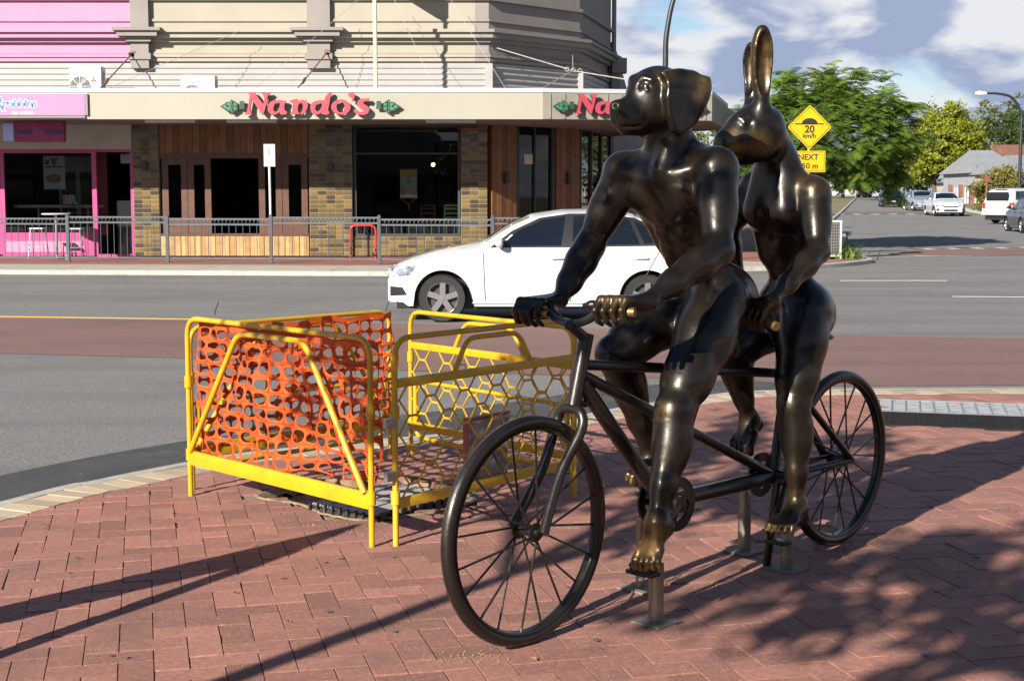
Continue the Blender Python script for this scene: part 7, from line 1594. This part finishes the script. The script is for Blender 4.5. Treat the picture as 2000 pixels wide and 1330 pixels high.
# brick and picket front fence
bf = empty('front_fence', (37.0, 118.0, rise(118)), 0, 'brick and white picket front fence behind the pale silver car', 'fence')
for k in range(4): q = MB(); x = k*0.85-1.2; q.box(x, x+0.28, 0, 0.28, 0, 1.75); q.build('brick_pier', m_terr, bf)
for k in range(14): q = MB(); x = -1.15+k*0.22; q.box(x, x+0.09, 0.3, 0.34, 0.25, 1.55); q.build('picket', m_white2, bf)
# brown post on the verge
X = float(atY(1925, 385, 82)[0]); q = MB(); q.tube([(0, 0, 0), (0.05, 0, 2.35)], 0.06, 8); q.box(-0.10, 0.16, -0.08, 0.08, 2.1, 2.42); o = q.build('verge_post', mat('rusty_brown', (0.16, 0.05, 0.035), rough=0.7)); o.location = (X, 82, 0.3); tag(o, 'thin rusty brown post standing on the grass verge', 'post')
# ============================================================ BEHIND AND BESIDE THE CAMERA (seen by their shadows and reflections)
tp = gnd(640, 1050); zt = 1.22; b_ = tp[:2]-np.array(SUN_TO[:2])*zt/math.tan(SUN_EL)
af = empty('a_frame_sign', (b_[0], b_[1], 0), 0, 'folding A-frame footpath sign just left of view, known by its pointed shadow', 'sign board')
dS = np.array([SUN_TO.x, SUN_TO.y]); pS = np.array([-dS[1], dS[0]])
for s_ in (-1, 1):
    q = MB(); foot = pS*s_*0.30; q.obox((foot[0]/2, foot[1]/2, zt/2), ((dS[0]*0.98+pS[0]*0.2)*0.30, (dS[1]*0.98+pS[1]*0.2)*0.30, 0), (pS[0]*0.014, pS[1]*0.012, 0.0), (-foot[0]/2, -foot[1]/2, zt/2)); q.build('board', m_white2, af)
q = MB(); q.tube([(pS[0]*0.16, pS[1]*0.16, 0.35), (-pS[0]*0.16, -pS[1]*0.16, 0.35)], 0.008, 6); q.build('stay_chain', m_dk, af)
g = gnd(630, 1255)[:2]; t1 = (g[1]-1.3)/SUN_TO.y; tb_ = g-np.array(SUN_TO[:2])*t1
def shade_tree(base, centre, rad, ncl, per, size, label, seed):
    return tree('plaza_tree', (base[0], base[1], 0), leaf_crown(seed, centre, rad, ncl, per, size, 0.20, lobes=0.3), m_dleaf, label, 0.052, centre[2]-rad[2]*0.55, rtips(seed, centre, rad, 8, 0.75), group='young plaza trees', seed=seed)
back = lambda px, py, z: np.array([*(gnd(px, py)[:2]-np.array(SUN_TO[:2])*z/math.tan(SUN_EL)), z])
c1 = back(1370, 925, 3.15); shade_tree(tb_, tuple(c1), (1.10, 1.05, 0.80), 56, 46, 0.085, 'slim plaza tree behind the camera whose trunk shadow crosses under the front wheel', 61)
c2 = back(1930, 1190, 3.6); shade_tree((c2[0]-0.1, c2[1]), tuple(c2), (1.0, 1.0, 0.80), 34, 48, 0.085, 'slim plaza tree behind the camera shading the right foreground', 62)
m_bk = mat('plaza_brick', (0.20, 0.10, 0.07), (0.15, 0.075, 0.055), scale=3, rough=0.85)  # mottled red-brown brick colour
for k, (x, w_, h_, mm, lb) in enumerate(((-34, 15, 5.2, m_bk, 'brick shop across the plaza behind the camera, left unit'), (-18.8, 14, 5.6, m_greyr, 'grey shop across the plaza behind the camera, middle left unit'), (-4.6, 14, 5.0, m_bk, 'brick shop across the plaza straight behind the camera'), (9.6, 15, 5.6, m_cream, 'cream shop across the plaza behind the camera, right unit'), (24.8, 16, 5.2, m_bk, 'brick shop across the plaza behind the camera, far right unit'))):
    rb = empty('plaza_shop', (x, -14.5, 0), 0, lb, 'building', 'shops behind the camera'); q = MB(); q.box(0, w_, -9, 0, 0, h_); q.build('wall', mm, rb); q = MB(); q.box(0.1, w_-0.1, 0.02, 2.6, 2.9, 3.3); q.build('awning', m_soff, rb)
    for j in range(3): f = MB(); f.box(0.8+j*w_/3, w_/3-0.6+j*w_/3, 0.0, 0.05, 0.4, 2.7); fo_ = f.build('window_frame', m_dk, rb); q = MB(); q.box(0.9+j*w_/3, w_/3-0.7+j*w_/3, 0.052, 0.06, 0.5, 2.6); q.build('pane', m_glass, fo_)

# ============================================================ SMALL MARKS ON THE PAVING
m_gum = mat('gum_spot', (0.07, 0.06, 0.06), (0.11, 0.10, 0.095), scale=20, rough=0.7); m_dry = mat('dry_leaf', (0.20, 0.15, 0.04), (0.12, 0.08, 0.03), scale=30, rough=0.8)
rr = np.random.default_rng(11); q = MB()
for k in range(26):
    g = gnd(rr.uniform(0, 2000), rr.uniform(980, 1325)); r_ = rr.uniform(0.006, 0.016); a0 = rr.random()*6
    q.add([(g[0], g[1], 0.0062)]+[(g[0]+r_*rr.uniform(.7, 1.2)*math.cos(a0+6.283*i/9), g[1]+r_*rr.uniform(.7, 1.2)*math.sin(a0+6.283*i/9), 0.0048) for i in range(9)], [(0, 1+i, 1+(i+1) % 9) for i in range(9)])
tag(q.build('gum_spots', m_gum), kind='stuff')
q = MB()
for k in range(60):
    px, py = (rr.normal(1640, 35), rr.normal(1062, 8)) if k < 26 else (rr.uniform(0, 2000), rr.uniform(900, 1325)); g = gnd(px, py); a = rr.random()*6.28; L = rr.uniform(0.008, 0.022); d = np.array([math.cos(a), math.sin(a), 0])*L; n_ = np.array([-d[1], d[0], 0])*0.4; up_ = np.array([0, 0, rr.uniform(0.003, 0.008)]); b0 = np.array([g[0], g[1], 0.006])
    q.add([b0-d, b0+n_+up_, b0+d, b0-n_+up_*0.3], [(0, 1, 2), (0, 2, 3)])
tag(q.build('fallen_leaves', m_dry), kind='stuff')
